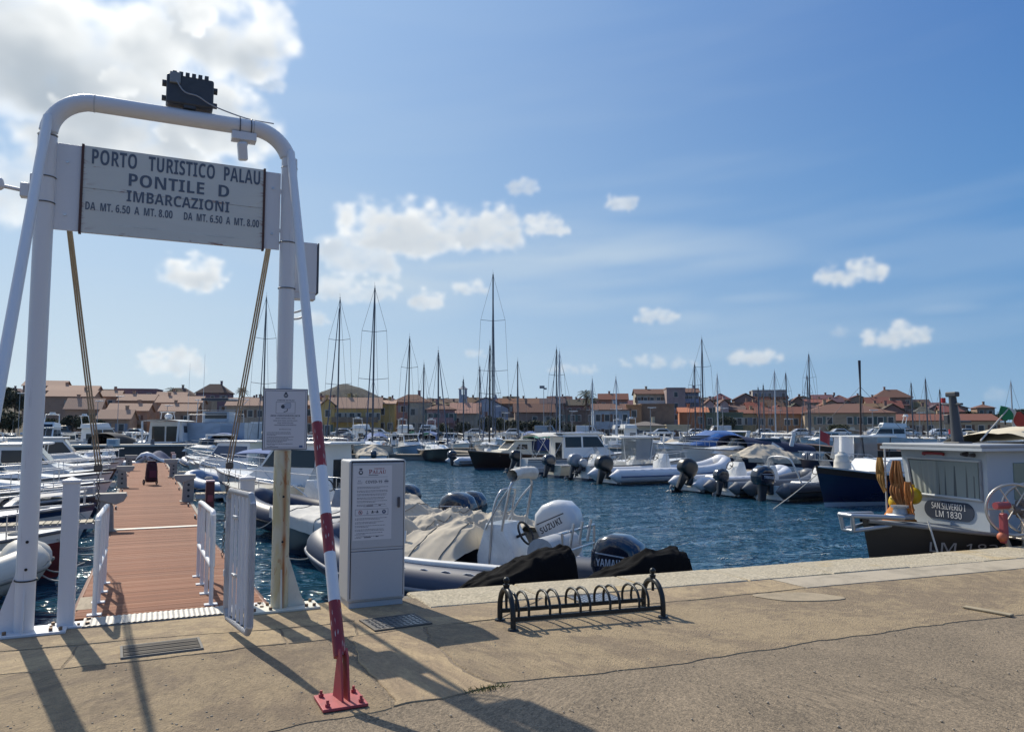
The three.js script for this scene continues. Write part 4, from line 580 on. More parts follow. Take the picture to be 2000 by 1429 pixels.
function console_(t, z, y, o = {}) {
  const h = o.h || .95, w = o.w || .62, m = o.mat || WHITE;
  const c = part('console', [(() => { const g = extr([[-.28, 0], [.3, 0], [.3, h * .62], [.16, h * .86], [.1, h], [-.16, h], [-.3, h * .55]], w, .03, 2); g.rotateY(-Math.PI / 2); g.translate(0, y, z); return g; })()], m, t);
  part('windscreen', [flat([...quad([-w * .45, y + h, z - .14], [w * .45, y + h, z - .14], [w * .36, y + h + .38, z + .06], [-w * .36, y + h + .38, z + .06])])], M([.5, .55, .6], .08, { transmission: .75, transparent: false }), c);
  part('steering_wheel', [new THREE.TorusGeometry(.17, .016, 6, 20).rotateX(-.5).translate(0, y + h * .86, z + .34), rod([0, y + h * .8, z + .2], [0, y + h * .86, z + .34], .02)], RUBBER, c);
  if (o.rails) part('grab_rail', [tube([[-w * .5, y + .3, z - .1], [-w * .52, y + h + .2, z - .02], [-w * .38, y + h + .46, z + .06], [w * .38, y + h + .46, z + .06], [w * .52, y + h + .2, z - .02], [w * .5, y + .3, z - .1]], .016, 40, 6, false, .3)], STEEL, c);
  return c;
}
// sailing yacht; mast = height above the water
function yacht(o) {
  const t = thing(o.name || 'sailing_yacht', o.label, 'sailboat', o.p, o.ry, o.group), L = o.L, B = L * .31, F = L * .085 + .12;
  const h = hull(t, { L, B, F, bow: L * .035, stern: .05, tw: .66, rake: L * .1, d: .4, low: 1, side: o.side || WHITE, deck: o.deck || WHITE, stripe: o.stripe, bottom: o.bottom, open: .3, sole: F * .45 });
  const z0 = L * .16, z1 = -L * .26, ch = .42 + L * .006;
  house(t, [[z0, F * .9], [z0, F + ch], [-L * .1, F + ch * .95], [z1, F + .1], [z1, F * .9]], B * .3, B * .22, o.house || WHITE, [[[z0 - .3, F + ch * .4], [z0 - .3, F + ch * .72], [-L * .08, F + ch * .68], [-L * .12, F + ch * .4]]], [], 'coachroof');
  const mz = -L * .09, H = o.mast, mr = Math.max(o.mr || .075, -t.position.z * .00105), top = V(o.lean || 0, H, mz + (o.rakeBack ?? .25)), base = V(0, F, mz), mm = o.mastMat || DKALU;
  const mast = part('mast', [rod(base, top, mr, mr * .7, 8)], mm, t);
  part('masthead_gear', [rod(top, top.clone().add(V(.02, .5, 0)), .012, .008, 4), rod(top.clone().add(V(-.01, .1, -.25)), top.clone().add(V(.01, .1, .2)), .014, .014, 4), ball(.06, top.x, H + .12, top.z, 1, .6, 1, 6)], DKALU, mast);
  const bz = L * .3, by = F + 1.15; part('boom', [rod([0, by, mz], [0, by + .12, bz], .06, .06, 8)], ALU, t);
  if (o.sail) { const g = grid(10, 14, (a, v) => { const q = a * 2 * Math.PI, r = (.17 * (1 - v * .55)) * (1 + .25 * (fbm(v * 6, a * 3, o.mast, 2) - .5)); return [Math.cos(q) * r * .7, by + .12 * v + .1 + Math.sin(q) * r, lerp(mz + .1, bz - .05, v)]; }); part('sail_cover', [g], o.sail, t); }
  const wires = [], sp = H > 11 ? [.42, .72] : [.52], bow = V(0, h.sheer(1), h.Z(1, h.sheer(1))), st = V(0, F + .1, L / 2 - .1), wr = Math.max(.012, -t.position.z * .00016);
  for (const s of sp) { const p = base.clone().lerp(top, s), w = B * .42 * (1.1 - s * .5); part('spreader', [rod(p.clone().add(V(-w, .12, .1)), p, .022, .022, 5), rod(p, p.clone().add(V(w, .12, .1)), .022, .022, 5)], mm, t); }
  for (const s of [-1, 1]) { const ch_ = V(s * B * .44, h.sheer(.55) - .02, mz + .2); let pr = ch_; for (const q of sp) { const p = base.clone().lerp(top, q).add(V(s * B * .42 * (1.1 - q * .5), .12, .1)); wires.push(rod(pr, p, wr, wr, 4, false)); pr = p; } wires.push(rod(pr, top, wr, wr, 4, false)); wires.push(rod(ch_, base.clone().lerp(top, sp[0]), wr, wr, 4, false)); }
  wires.push(rod(st, top, wr, wr, 4, false)); part('rigging', wires, M([.12, .13, .14], .5), t);
  if (o.genoa !== false) part('furled_genoa', [rod(bow.clone().lerp(top, .03), bow.clone().lerp(top, .93), .055, .03, 6)], o.genoa || M([.08, .1, .14], .8), t); else part('forestay', [rod(bow, top, wr, wr, 4, false)], DKALU, t);
  bowRail(t, h, .62, .55, 3); part('stern_rail', [tube([[-B * .28, F + .02, L * .3], [-B * .3, F + .6, L * .38], [-B * .26, F + .62, L * .47], [B * .26, F + .62, L * .47], [B * .3, F + .6, L * .38], [B * .28, F + .02, L * .3]], .015, 24, 5, false, .2)], STEEL, t);
  if (o.hood) { const g = grid(10, 6, (a, v) => { const q = Math.PI * a; return [Math.cos(q) * B * .3, F + ch * .8 + Math.sin(q) * .62 * Math.sqrt(Math.min(1, v * 1.4 + .1)), lerp(z0 - .7, z0 + .35, v)]; }); part('spray_hood', [g], o.hood, t); }
  return t;
}
// motor cruiser with a wheelhouse
function cruiser(o) {
  const t = thing(o.name || 'cabin_cruiser', o.label, o.cat || 'cabin cruiser', o.p, o.ry, o.group), L = o.L, B = o.B || L * .36, F = o.F || .72, H = o.H || 1.35, gl = o.glass || GLASS;
  const h = hull(t, { L, B, F, bow: o.bow ?? .35, stern: .02, tw: .86, rake: L * .1, d: .4, low: o.low, side: o.side || WHITE, deck: o.deck || WHITE, stripe: o.stripe, stripeAt: o.stripeAt, stripeW: o.stripeW, bottom: o.bottom, open: .36, sole: .3, band: o.band, bandMat: o.bandMat });
  const wb = B * .36, wt = B * .3, z0 = o.z0 ?? L * .13, z1 = o.z1 ?? -L * .2, T = F + H;
  if (o.style === 'express') { // low raked windscreen, open cockpit with radar arch
    house(t, [[z0 + .5, F], [z0 + .4, F + .25], [z1 + L * .06, F + .42], [-L * .36, F + .2], [-L * .38, F]], B * .34, B * .22, o.house || WHITE, [[[-L * .02, F + .14], [-L * .04, F + .27], [-L * .2, F + .24], [-L * .24, F + .14]]], [], 'coachroof', gl);
    part('windscreen', [grid(14, 2, (a, v) => { const q = Math.PI * (a), x = Math.cos(q), z = Math.sin(q); return [x * wb * (1 - .14 * v), F + .3 + v * .52, lerp(z0 + .3, z1 + .25, Math.pow(z, .6)) + v * .34 * z + .02]; })], gl, t);
    part('windscreen_frame', [tube(Array.from({ length: 15 }, (_, i) => { const q = Math.PI * i / 14; return [Math.cos(q) * wb * .86, F + .83, lerp(z0 + .3, z1 + .25, Math.pow(Math.sin(q), .6)) + .34 * Math.sin(q) + .02]; }), .02, 30, 5)], o.frame || STEEL, t);
    if (o.arch !== false) part('radar_arch', [(() => { const g = extr([[z0 + .6, F], [z0 + .95, F], [z0 + 1.25, F + 1.05], [z0 + 1.0, F + 1.12]], .1, .02, 1); g.rotateY(-Math.PI / 2); const a = g.clone(); g.translate(B * .4, 0, 0); a.translate(-B * .4, 0, 0); return [g, a, rbox(B * .84, .1, .3, .03, 0, F + 1.1, z0 + 1.1)]; })()].flat(), o.house || WHITE, t);
    if (o.canopy) { const c = grid(12, 10, (a, v) => { const q = Math.PI * a; return [Math.cos(q) * B * .43, F + .1 + Math.pow(Math.sin(q), .55) * lerp(.72, 1.15, Math.sin(v * 2.2)), lerp(z1 + .7, L * .46, v)]; }); part('canvas_canopy', [c], o.canopy, t); }
  } else {
    const prof = o.prof || [[z0, F * .6], [z0 + .02, T], [z1 + .25, T + .04], [z1 - .35, F + H * .42], [z1 - L * .12, F + .3], [z1 - L * .14, F]];
    house(t, prof, wb, wt, o.house || WHITE, o.wins || [[[z0 - .12, F + H * .46], [z0 - .12, T - .16], [z1 * .3 + z0 * .35, T - .15], [z1 * .3 + z0 * .35, F + H * .46]], [[z1 * .3 + z0 * .25, F + H * .46], [z1 * .3 + z0 * .25, T - .15], [z1 + .22, T - .15], [z1 - .22, F + H * .46]]], [[2, .12, .92, .88, 3]], 'wheelhouse', gl);
    part('roof', [rbox((wt + .1) * 2, .07, z0 - z1 + (o.roofAft ?? .5), .03, 0, T + .05, (z0 + z1) / 2 + .12 + (o.roofAft ?? .5) / 2 - .1)], o.roof || o.house || WHITE, t);
    part('cabin_door', [rbox(wb * .8, H * .9, .03, .01, wb * .3, F * .5 + H * .5, z0 + .02)], gl, t);
    if (o.roofRack) part('roof_rail', [-1, 1].map(s => tube([[s * wt * .8, T + .08, z0], [s * wt * .8, T + .18, z0 - .1], [s * wt * .8, T + .18, z1 + .5], [s * wt * .8, T + .08, z1 + .4]], .014, 16, 5)), STEEL, t);
  }
  if (o.fly) { house(t, [[z0 + .2, T + .08], [z0 + .2, T + .5], [z1 + .7, T + .62], [z1 + .4, T + .1]], wt, wt * .9, o.house || WHITE, [], [[2, .4, .95, .85, 1]], 'flybridge', gl); part('radar_mast', [rod([-wt * .8, T + .3, z0 + .1], [-wt * .7, T + 1.4, z0 + .4], .05), rod([wt * .8, T + .3, z0 + .1], [wt * .7, T + 1.4, z0 + .4], .05), rbox(wt * 1.5, .08, .4, .03, 0, T + 1.42, z0 + .4), new THREE.CylinderGeometry(.26, .28, .2, 14).translate(0, T + 1.56, z0 + .4)], WHITE, t); }
  if (o.antenna) part('antenna', [rod([wt * .8, T, z0], [wt * .8 + .1, T + o.antenna, z0 + .2], .012, .006, 4)], WHITE, t);
  if (o.rail !== false) bowRail(t, h, .5, .45, 4);
  if (o.bim) bimini(t, B * .42, o.bim[0], o.bim[1], F, o.bim[2], o.bimMat || CANVAS_B);
  if (o.cov) cover(t, h, o.cov[0], o.cov[1], v => o.cov[2] * Math.sin(Math.PI * Math.min(1, v * 1.05 + .02)), o.covMat || CANVAS_B, L);
  if (o.fenders) for (let k = 0; k < 3; k++) for (const s of [-1, 1]) { const tt = .25 + k * .2; part('fender', [new THREE.CapsuleGeometry(.09, .34, 3, 8).translate(s * (h.half(tt) + .09), h.sheer(tt) - .45, h.Z(tt, 0))], o.fenders, t); }
  for (const m of o.motors || []) outboard(t, L / 2 + .02, F * .75, m.x || 0, { ...m, low: o.low });
  dress(t, L, B, F); return t;
}
// open motor boat, with console, optional hard top and cover
function openBoat(o) {
  const t = thing(o.name || 'open_motorboat', o.label, o.cat || 'motorboat', o.p, o.ry, o.group), L = o.L, B = o.B || L * .37, F = o.F || .6;
  const h = hull(t, { L, B, F, bow: o.bow ?? .3, stern: .02, tw: o.tw || .86, rake: L * (o.rk || .09), d: .35, low: o.low, side: o.side || WHITE, deck: o.deck || WHITE, stripe: o.stripe, bottom: o.bottom, open: o.open || .72, sole: .2, strakeMat: o.strakeMat, band: o.band, bandMat: o.bandMat, boot: o.boot, sternRake: o.sternRake, e0: o.e0, full: o.full });
  if (o.console) console_(t, o.console.z ?? .2, .2, o.console);
  if (o.seat !== undefined) part('seat', [rbox(B * .5, .4, .45, .05, 0, .42, o.seat)], WHITE, t);
  if (o.top) { const y = o.top.y || 2.0, w = B * .36, z = o.top.z ?? .3, l = o.top.l || 1.8; part('hard_top', [rbox(w * 2, .09, l, .04, 0, y, z)], o.top.mat || WHITE, t); for (const sx of [-1, 1]) for (const sz of [-1, 1]) part('top_support', [rod([sx * w * .8, F * .5, z + sz * l * .28], [sx * w * .85, y, z + sz * l * .38], .024, .024, 6)], o.top.frame || STEEL, t); if (o.top.screen) part('wheelhouse_screen', [flat([...quad([-w * .8, F + .25, z - l * .5], [w * .8, F + .25, z - l * .5], [w * .8, y - .05, z - l * .36], [-w * .8, y - .05, z - l * .36])]), flat([...quad([w * .8, F + .25, z - l * .5], [w * .8, y - .05, z - l * .36], [w * .8, y - .05, z + .1], [w * .8, F + .25, z + .1])]), flat([...quad([-w * .8, F + .25, z - l * .5], [-w * .8, y - .05, z - l * .36], [-w * .8, y - .05, z + .1], [-w * .8, F + .25, z + .1])])], o.top.screen, t); }
  if (o.cov) for (const c of [o.cov].flat()) cover(t, h, c.t[0], c.t[1], c.r, c.m || CANVAS_B, c.seed || L, .05, 'canvas_cover', c.w);
  if (o.bim) bimini(t, B * .4, o.bim[0], o.bim[1], F, o.bim[2], o.bimMat || CANVAS_B);
  if (o.rail) bowRail(t, h, o.rail === true ? .6 : o.rail, .36, 4);
  if (o.sunpad) part('sun_pad', [grid(8, 8, (a, v) => { const q = lerp(.74, .95, v); return [(a * 2 - 1) * h.half(q) * .7, h.sheer(q) + .1 + .03 * (1 - Math.pow(a * 2 - 1, 4)), h.Z(q, h.sheer(q))]; })], o.sunpad, t);
  for (const m of o.motors || []) outboard(t, L / 2 + .02, F * .82, m.x || 0, { ...m, low: o.low });
  dress(t, L, B, F); return { t, h };
}

// ---------------------------------------------------------------- the moored boats
const Wp = (px, py) => G(px, py, WATER);
const berth = (u, side, L, gap = .4) => P(u, side * (1.0 + gap + L / 2), WATER);
const INB = RY + Math.PI / 2, OUTB = RY - Math.PI / 2;  // bow towards our pontoon from the near-quay side / from the other side
const SL = rad(62), slant = (u, L, gap = 0) => P(u, 2.0 + gap, WATER).addScaledVector(V(Math.sin(SL), 0, Math.cos(SL)), L / 2);   // boats on the cabinet side lie aslant, bows to the pontoon
const YAM = { mat: M([.012, .018, .035], .18, { clearcoat: .9, clearcoatRoughness: .08 }), text: 'YAMAHA' };
const ROPE = M([.5, .47, .4], .9);
const line = (par, a, b, sag = .15, r = .012, m = ROPE) => part('mooring_line', [tube([a, V((a.x + b.x) / 2, (a.y + b.y) / 2 - sag, (a.z + b.z) / 2), b], r, 14, 5)], m, par);
const TGREY = M([.17, .2, .27], .5, { map: GRUNGE }), TNAVY = M([.02, .03, .065], .45, { map: GRUNGE }), TWHITE = M([.6, .62, .66], .5, { map: GRUNGE }), TBLUE = M([.12, .2, .34], .5, { map: GRUNGE }), TARP = M([.006, .0065, .008], .85, { bumpMap: WEAVE, bumpScale: .001, clearcoat: .001, specularIntensity: .12 });
NEAR = true;
{ // grey inflatable next to the quay
  const L = 4.9, t = rib({ label: 'blue grey inflatable boat with white console moored beside the quay', p: slant(5.3, L, .5), ry: SL, L, B: 2.2, r: .27, tube: M([.032, .052, .1], .55, { map: GRUNGE }), strake: M([.2, .22, .26], .6), console: { z: .8, h: .98, w: .56, rails: 1 }, motors: [{ ...YAM, s: 1.12 }], floor: M([.6, .6, .58], .6), bowPad: M([.55, .56, .56], .7) });
  const z = L / 2; part('leaning_post', [new THREE.CylinderGeometry(.2, .2, .95, 18).rotateZ(Math.PI / 2).translate(0, .86, 1.6), rbox(.8, .5, .3, .04, 0, .5, 1.6)], M([.42, .43, .44], .5, { map: GRUNGE }), t);
  part('rod_rack', [...poly([V(-.55, .5, 1.95), V(-.55, 1.15, 1.95), V(.55, 1.15, 1.95), V(.55, .5, 1.95)], .018, 7), ...[-.3, 0, .3].map(x => rod([x, .95, 1.95], [x + .03, 1.25, 1.99], .022)), rod([-.55, .9, 1.95], [.55, .9, 1.95], .014)], STEEL, t);
  part('light_arch', [tube([[-.36, 1.1, .95], [-.34, 1.7, 1.07], [-.2, 1.82, 1.1], [.2, 1.82, 1.1], [.34, 1.7, 1.07], [.36, 1.1, .95]], .02, 36, 7, false, .3), tube([[-.3, 1.1, .65], [-.3, 1.5, .9], [-.34, 1.7, 1.07]], .014, 12, 6), tube([[.3, 1.1, .65], [.3, 1.5, .9], [.34, 1.7, 1.07]], .014, 12, 6), rod([-.1, 1.82, 1.1], [-.1, 2.3, 1.12], .01, .006)], STEEL, t);
  part('rolled_awning', [grid(12, 20, (a, v) => { const q = a * 6.283, r = .085 * (1 + .35 * (fbm(v * 9, a * 3, 2, 3) - .5)); return [lerp(-.33, .33, v), 1.86 + Math.sin(q) * r + .03 * Math.sin(v * 3), 1.1 + Math.cos(q) * r]; })], CANVAS_W, t);
  part('speaker', [new THREE.CylinderGeometry(.07, .07, .02, 16).rotateZ(Math.PI / 2).translate(.345, .68, .9)], RUBBER, t); part('side_box', [rbox(.46, .3, .4, .03, -.5, .45, .45)], WHITE, t);
  for (const s of [-1, 1]) part('coaming', [tube([[s * .78, .66, 1.2], [s * .8, .66, -.2], [s * .72, .7, -1.1], [s * .4, .78, -1.75]], .06, 24, 6)], WHITE, t);
  const rid = (x, y, z) => { const n = 1 - Math.abs(2 * n3(x, y, z) - 1); return n * n * n; };
  const S = (a, v) => { const s = a * 2 - 1, q = Math.abs(s), z = lerp(.42, -1.75, v), w = lerp(.82, .5, Math.pow(v, 2.5)) + .06, pk = .26 * sst(0, .05, v) * (1 - sst(.5, .58, v)) + .06 * Math.sin(v * 9) + .5 * Math.exp(-Math.pow((v - .68) / .12, 2)) + .12 * (1 - v), big = fbm(s * 1.5, v * 5, 3, 3) - .5, f = .04 * rid(v * 5 + s * 2 + big * 2, s * 1.2, 2) + .02 * rid(v * 9 - s * 3, s * 2.2 + big, 4) + .01 * rid(v * 17, s * 4, 6) + .1 * big; const Q = Math.min(1, q / .9); return [s * w + f * .25 * s, .68 + pk * lerp(1 - Q, 1 - Q * Q * Q, .4) + f * (1 - .5 * Q) - (q > .9 ? (q - .9) * 1.4 : 0), z + f * .3]; };
  part('canvas_cover', [grid(60, 90, S)], CANVAS_B, t);
  for (const v0 of [.1, .34, .55, .82]) part('lashing', [tube(Array.from({ length: 21 }, (_, i) => { const q = S(i / 20, v0 + .01 * Math.sin(i)); q[1] += .008; return q; }), .008, 60, 5)], M([.2, .19, .17], .9), t);
  part('hem', [0, 1].map(sd => tube(Array.from({ length: 24 }, (_, i) => S(sd, i / 23)), .012, 60, 5)), M([.36, .32, .25], .9), t);
  part('cover_pole', [rod([.5, .6, -.6], [.42, 1.02, -.62], .02), rod([-.5, .6, -.6], [-.42, 1.02, -.62], .02)], STEEL, t);
  part('bow_strap', [-.24, -.12, .0, .12, .24].map(y => tube(Array.from({ length: 9 }, (_, i) => { const a = (i / 8 - .5) * 2.2; return [Math.sin(a) * .36, .74 + y * .9 + .12, -L / 2 + .02 + (1 - Math.cos(a)) * .42 + Math.abs(y) * .22]; }), .022, 14, 5)), M([.12, .13, .15], .6), t);
}
{ // two dinghies under black tarpaulins lying on the water between the inflatable and the quay
  const mk = (label, a, b, w, hgt, seed) => { const c = a.clone().lerp(b, .5), L = a.distanceTo(b), t = thing('covered_dinghy', label, 'dinghy', [c.x, WATER, c.z], Math.atan2(-(b.z - a.z), b.x - a.x) - Math.PI / 2); const h = hull(t, { L, B: w, F: .42, bow: .12, tw: .8, rake: .2, low: 1, side: BLACK, deck: BLACK, rail: false }); cover(t, h, 0.0, 1, v => hgt * sst(-.02, .04, v) * lerp(1, .12, Math.pow(clamp((v - .3) / .7), 1.3)), TARP, seed, .07, 'tarpaulin', .8, 1); return t; };
  mk('dinghy under a humped black tarpaulin tied against the quay edge', V(.68, 0, -9.32), V(-.66, 0, -8.82), .8, .6, 4);
  mk('dinghy under a low black tarpaulin behind the bicycle rack', V(2.15, 0, -9.86), V(.72, 0, -9.38), .74, .46, 9);
}
// second berth: dark hull under beige canvas with a white outboard
openBoat({ label: 'dark hulled motorboat under beige canvas with white outboard', p: slant(9.1, 6.1, 0.3), ry: SL, L: 6.1, B: 2.15, F: .62, side: NAVY, deck: WHITE, cov: [{ t: [.06, .42], r: v => .26 * Math.pow(Math.sin(Math.PI * clamp(v * .9 + .05)), .35), m: CANVAS_B, seed: 3, w: 1.5 }, { t: [.40, .66], r: v => .5 * Math.pow(Math.sin(Math.PI * clamp(v * .9 + .08)), 1.2), m: CANVAS_B, seed: 8, w: 1.5 }, { t: [.64, .98], r: v => .22 * (1 - v), m: CANVAS_W, seed: 6, w: .6 }], motors: [{ s: 1.2, tilt: .5, mat: M([.6, .61, .62], .3, { clearcoat: .5 }), leg: M([.45, .46, .47], .4), text: 'SUZUKI', tc: [.03, .03, .04] }] });
rib({ label: 'navy inflatable boat with two navy outboards behind the beige canvas boat', p: slant(12.9, 6.2, 0.2), ry: SL, L: 6.2, B: 2.4, r: .29, tube: TNAVY, strake: RUBBER, console: { z: 0, mat: GREYH }, seat: 1.1, motors: [{ ...YAM, s: 1.2, x: -.36, tilt: .12 }, { ...YAM, s: 1.05, x: .36, tilt: .35 }] });
openBoat({ label: 'navy hulled motorboat with white bow rails by the finger pier', p: slant(16.5, 6, 0), ry: SL, L: 6, F: .7, side: DKBLUE, deck: CREAM, stripe: gel([.6, .6, .6]), rail: .35, console: { z: .4 }, motors: [{ ...YAM, text: 0 }] });
cruiser({ label: 'white fishing cruiser with black framed wheelhouse windows beside the navy motorboat', p: slant(20.3, 6.6, 0.1), ry: SL, L: 6.6, H: 1.25, F: .78, stripe: DKBLUE, z0: 1.6, z1: -.4, motors: [{ ...YAM, text: 0 }], roofRack: 1, bow: .45 });
rib({ label: 'blue grey inflatable with a pointed grey nose over the pontoon edge', p: slant(24.0, 5.6, -0.6), ry: SL, L: 5.6, B: 2.1, r: .27, tube: TBLUE, console: { z: .5 }, seat: 1.3, motors: [{}], low: 0 });
openBoat({ label: 'white motorboat under a blue striped bimini', p: slant(27.6, 6, 0), ry: SL, L: 6, side: WHITE, console: { z: .3 }, bim: [-.2, 2.0, 1.75], bimMat: M([.1, .16, .34], .9), rail: true, motors: [{ mat: WHITE }] });
cruiser({ label: 'white cabin boat with blue tinted side windows and a green tarpaulin', p: slant(31.4, 6.4, 0), ry: SL, L: 6.4, H: 1.2, glass: M([.03, .06, .13], .1), cov: [.02, .3, .35], covMat: M([.2, .32, .18], .9, { map: GRUNGE }) });
openBoat({ label: 'white motorboat with a rolled tan canopy over its stern', p: slant(35.1, 6.2, 0), ry: SL, L: 6.2, side: WHITE, console: { z: .2 }, bim: [.4, 2.4, 1.7], bimMat: CANVAS_B, rail: true, low: 1, motors: [{}] });
cruiser({ label: 'white express cruiser with a slanted radar arch by the far pedestals', p: slant(38.9, 7.2, 0), ry: SL, L: 7.2, style: 'express', low: 1 });
rib({ label: 'grey inflatable moored at the outer end of the pontoon', p: slant(42.5, 5.4, 0), ry: SL, L: 5.4, B: 2, tube: TGREY, low: 1, console: {}, motors: [{}] });
// the other side of the pontoon
{ const t = rib({ label: 'white inflatable dinghy with a black rope loop by the arch foot', p: berth(5.3, -1, 3.4, .5), ry: OUTB, L: 3.4, B: 1.7, r: .25, tube: M([.6, .57, .5], .5, { map: GRUNGE }), strake: M([.3, .28, .24], .7) }); part('rope_loop', [tube([[-.2, .62, -1.2], [-.1, .75, -1.45], [.1, .7, -1.55], [.3, .45, -1.4], [.32, .2, -1.25]], .016, 20, 6)], RUBBER, t); }
{ const o = openBoat({ label: 'open boat with a grey canvas wrapped console near the arch', p: berth(7.35, -1, 5, .35), ry: OUTB, L: 5, side: M([.2, .03, .03], .4, { map: GRUNGE }), deck: WHITE, band: .2, bandMat: WHITE, rail: .5, motors: [{}] }); part('wrapped_console', [grid(24, 18, (a, v) => { const q = a * 6.283, w = .42 * (1 - .12 * v) * (v > .93 ? (1 - v) / .07 : 1), k = (fbm(Math.cos(q) * 2, v * 4, Math.sin(q) * 2, 3) - .5) * .12; return [(w + k) * Math.cos(q) * .9, .3 + v * 1.66, (w * 1.1 + k) * Math.sin(q) - 1.0]; })], M([.14, .145, .16], .95, { map: GRUNGE, bumpMap: WEAVE, bumpScale: .002 }), o.t); }
openBoat({ label: 'white motorboat with a blue canvas roll beside the first finger pier', p: berth(11.9, -1, 5.6, .35), ry: OUTB, L: 5.6, side: WHITE, band: .16, bandMat: DKBLUE, rail: .45, cov: { t: [.05, .55], r: v => .3 * Math.sin(3.1 * v), m: M([.08, .13, .26], .9, { map: GRUNGE }), seed: 5 }, motors: [{}] });
openBoat({ label: 'navy hulled bowrider with a slate grey cover on the trolley side', p: berth(14.5, -1, 6, .3), ry: OUTB, L: 6, side: NAVY, rail: .35, cov: { t: [.04, .7], r: v => .42 * Math.pow(Math.sin(3.1 * v), .7), m: M([.09, .1, .12], .9, { map: GRUNGE }), seed: 7 }, sunpad: M([.3, .31, .33], .7), motors: [{ mat: WHITE }] });
cruiser({ label: 'white express cruiser with dark hull stripe and steel bow rails', p: berth(17.3, -1, 7, .3), ry: OUTB, L: 7, style: 'express', stripe: NAVY, stripeW: .16 });
cruiser({ label: 'white express cruiser under a grey canvas canopy', p: berth(20.4, -1, 7.4, .4), ry: OUTB, L: 7.4, style: 'express', canopy: M([.3, .31, .33], .95, { map: GRUNGE }), F: .82, arch: false });
cruiser({ label: 'black hulled cabin boat with a dark wraparound windscreen', p: berth(25.2, -1, 7, .4), ry: OUTB, L: 7, H: 1.2, side: BLACK, deck: GREYH, low: 1 });
cruiser({ label: 'white express cruiser with leaning radar arch and open cockpit', p: berth(28.2, -1, 7.6, .4), ry: OUTB, L: 7.6, style: 'express', F: .85, low: 1 });
openBoat({ side: GREYH, label: 'grey motorboat with white hard top on the trolley side of the pontoon', p: berth(31.2, -1, 6, .4), ry: OUTB, L: 6, top: { y: 1.9 }, console: {}, low: 1, rail: true, motors: [{}] });
cruiser({ label: 'white cruiser with a long flat white roof beyond the hard top boat', p: berth(37.6, -1, 7.6, .4), ry: OUTB, L: 7.6, H: 1.3, roofAft: 1.8, low: 1 });
openBoat({ label: 'blue hulled motorboat near the outer end of the pontoon', p: berth(40.5, -1, 6, .4), ry: OUTB, L: 6, side: DKBLUE, console: {}, low: 1, motors: [{}] });
rib({ label: 'white inflatable with raised white bow moored at the pontoon head', p: P(46.4, -2.2, WATER), ry: RY + .5, L: 4.6, B: 1.9, r: .24, tube: TWHITE, low: 1, bowRise: .6, console: {} });
{ const t = rib({ label: 'white inflatable with a dark tarpaulin moored across the pontoon head', p: P(46.6, .5, WATER), ry: RY + Math.PI - .3, L: 4.4, B: 1.9, r: .25, tube: TWHITE, low: 1, bowRise: .55 }); part('tarpaulin', [grid(14, 14, (a, v) => [(a - .5) * 1.3, .55 + .55 * Math.sin(Math.PI * a) * Math.sin(Math.PI * v) + .1 * fbm(a * 5, v * 5, 2, 3), (v - .4) * 2.4])], M([.03, .05, .12], .8), t); }

NEAR = false;
// the next pontoon: sterns and outboards face our basin
const EV = 25.6, eb = (u, L, vs = 19) => P(u, vs + L / 2, WATER);
{ const t = thing('pontoon', 'far pontoon with grey deck hidden behind the row of outboards', 'pontoon', P(7, EV + .75), RY); part('deck', [box(1.7, .1, 62, 0, DECK - .06, -31)], WOODG, t); part('float', [box(1.5, .5, 61, 0, DECK - .36, -31)], M([.25, .24, .22], .9), t); }
{ // navy wooden boat, bow out
  const L = 6.6, t = thing('wooden_boat', 'navy wooden boat with brown bulwark and white shrouded bow post', 'wooden boat', eb(11.2, L, 19.6), INB), h = hull(t, { L, B: 2.4, F: .78, bow: .55, stern: .22, tw: .5, rake: .5, d: .5, side: gel([.008, .016, .05], .2), deck: M([.5, .46, .38], .7, { map: GRUNGE }), open: .3, sole: .3, band: .24, bandMat: M([.045, .02, .014], .45, { map: GRUNGE }), strakeMat: M([.6, .6, .6], .4), strake: .02, boot: .14, bottom: M([.5, .52, .55], .5) });
  house(t, [[1.6, .7], [1.6, 1.5], [-.9, 1.5], [-1.5, 1.0], [-1.5, .7]], .78, .7, WHITE, [[[1.1, 1.12], [1.1, 1.32], [.6, 1.32], [.6, 1.12]], [[.3, 1.12], [.3, 1.32], [-.3, 1.32], [-.3, 1.12]]]);
  part('shrouded_windlass', [grid(16, 12, (a, v) => { const q = a * 6.283, w = .26 * (1 - .35 * v) * (v > .9 ? .55 : 1) + .05 * fbm(a * 6, v * 5, 3, 3); return [Math.cos(q) * w, 1.2 + v * .55, -2.3 + Math.sin(q) * w]; })], CANVAS_W, t); part('rail', [tube([[-.9, 1.2, 1], [-.95, 1.35, -.5], [-.6, 1.6, -2]], .02, 20, 6), tube([[.9, 1.2, 1], [.95, 1.35, -.5], [.6, 1.6, -2]], .02, 20, 6)], WHITE, t); line(t, V(0, 1.25, -3.1), V(.3, -.1, -5.2), .05, .016);
}
rib({ label: 'dark grey inflatable with one large navy outboard beside the navy wooden boat', p: eb(13.6, 5.6, 19.5), ry: OUTB, L: 5.6, B: 2.2, r: .28, tube: M([.07, .08, .1], .45, { map: GRUNGE }), console: { z: 0 }, seat: 1, arch: 1, archMat: WHITE, motors: [{ ...YAM, s: 1.25, tilt: .1 }], floor: M([.55, .48, .35], .7) });
rib({ label: 'dark grey inflatable with a small black outboard between larger inflatables', p: eb(15.7, 4.6, 19.3), ry: OUTB, L: 4.6, B: 1.9, r: .24, tube: M([.11, .12, .14], .45, { map: GRUNGE }), console: { z: 0, mat: WHITE, h: .9 }, motors: [{ s: .9, tilt: .2 }] });
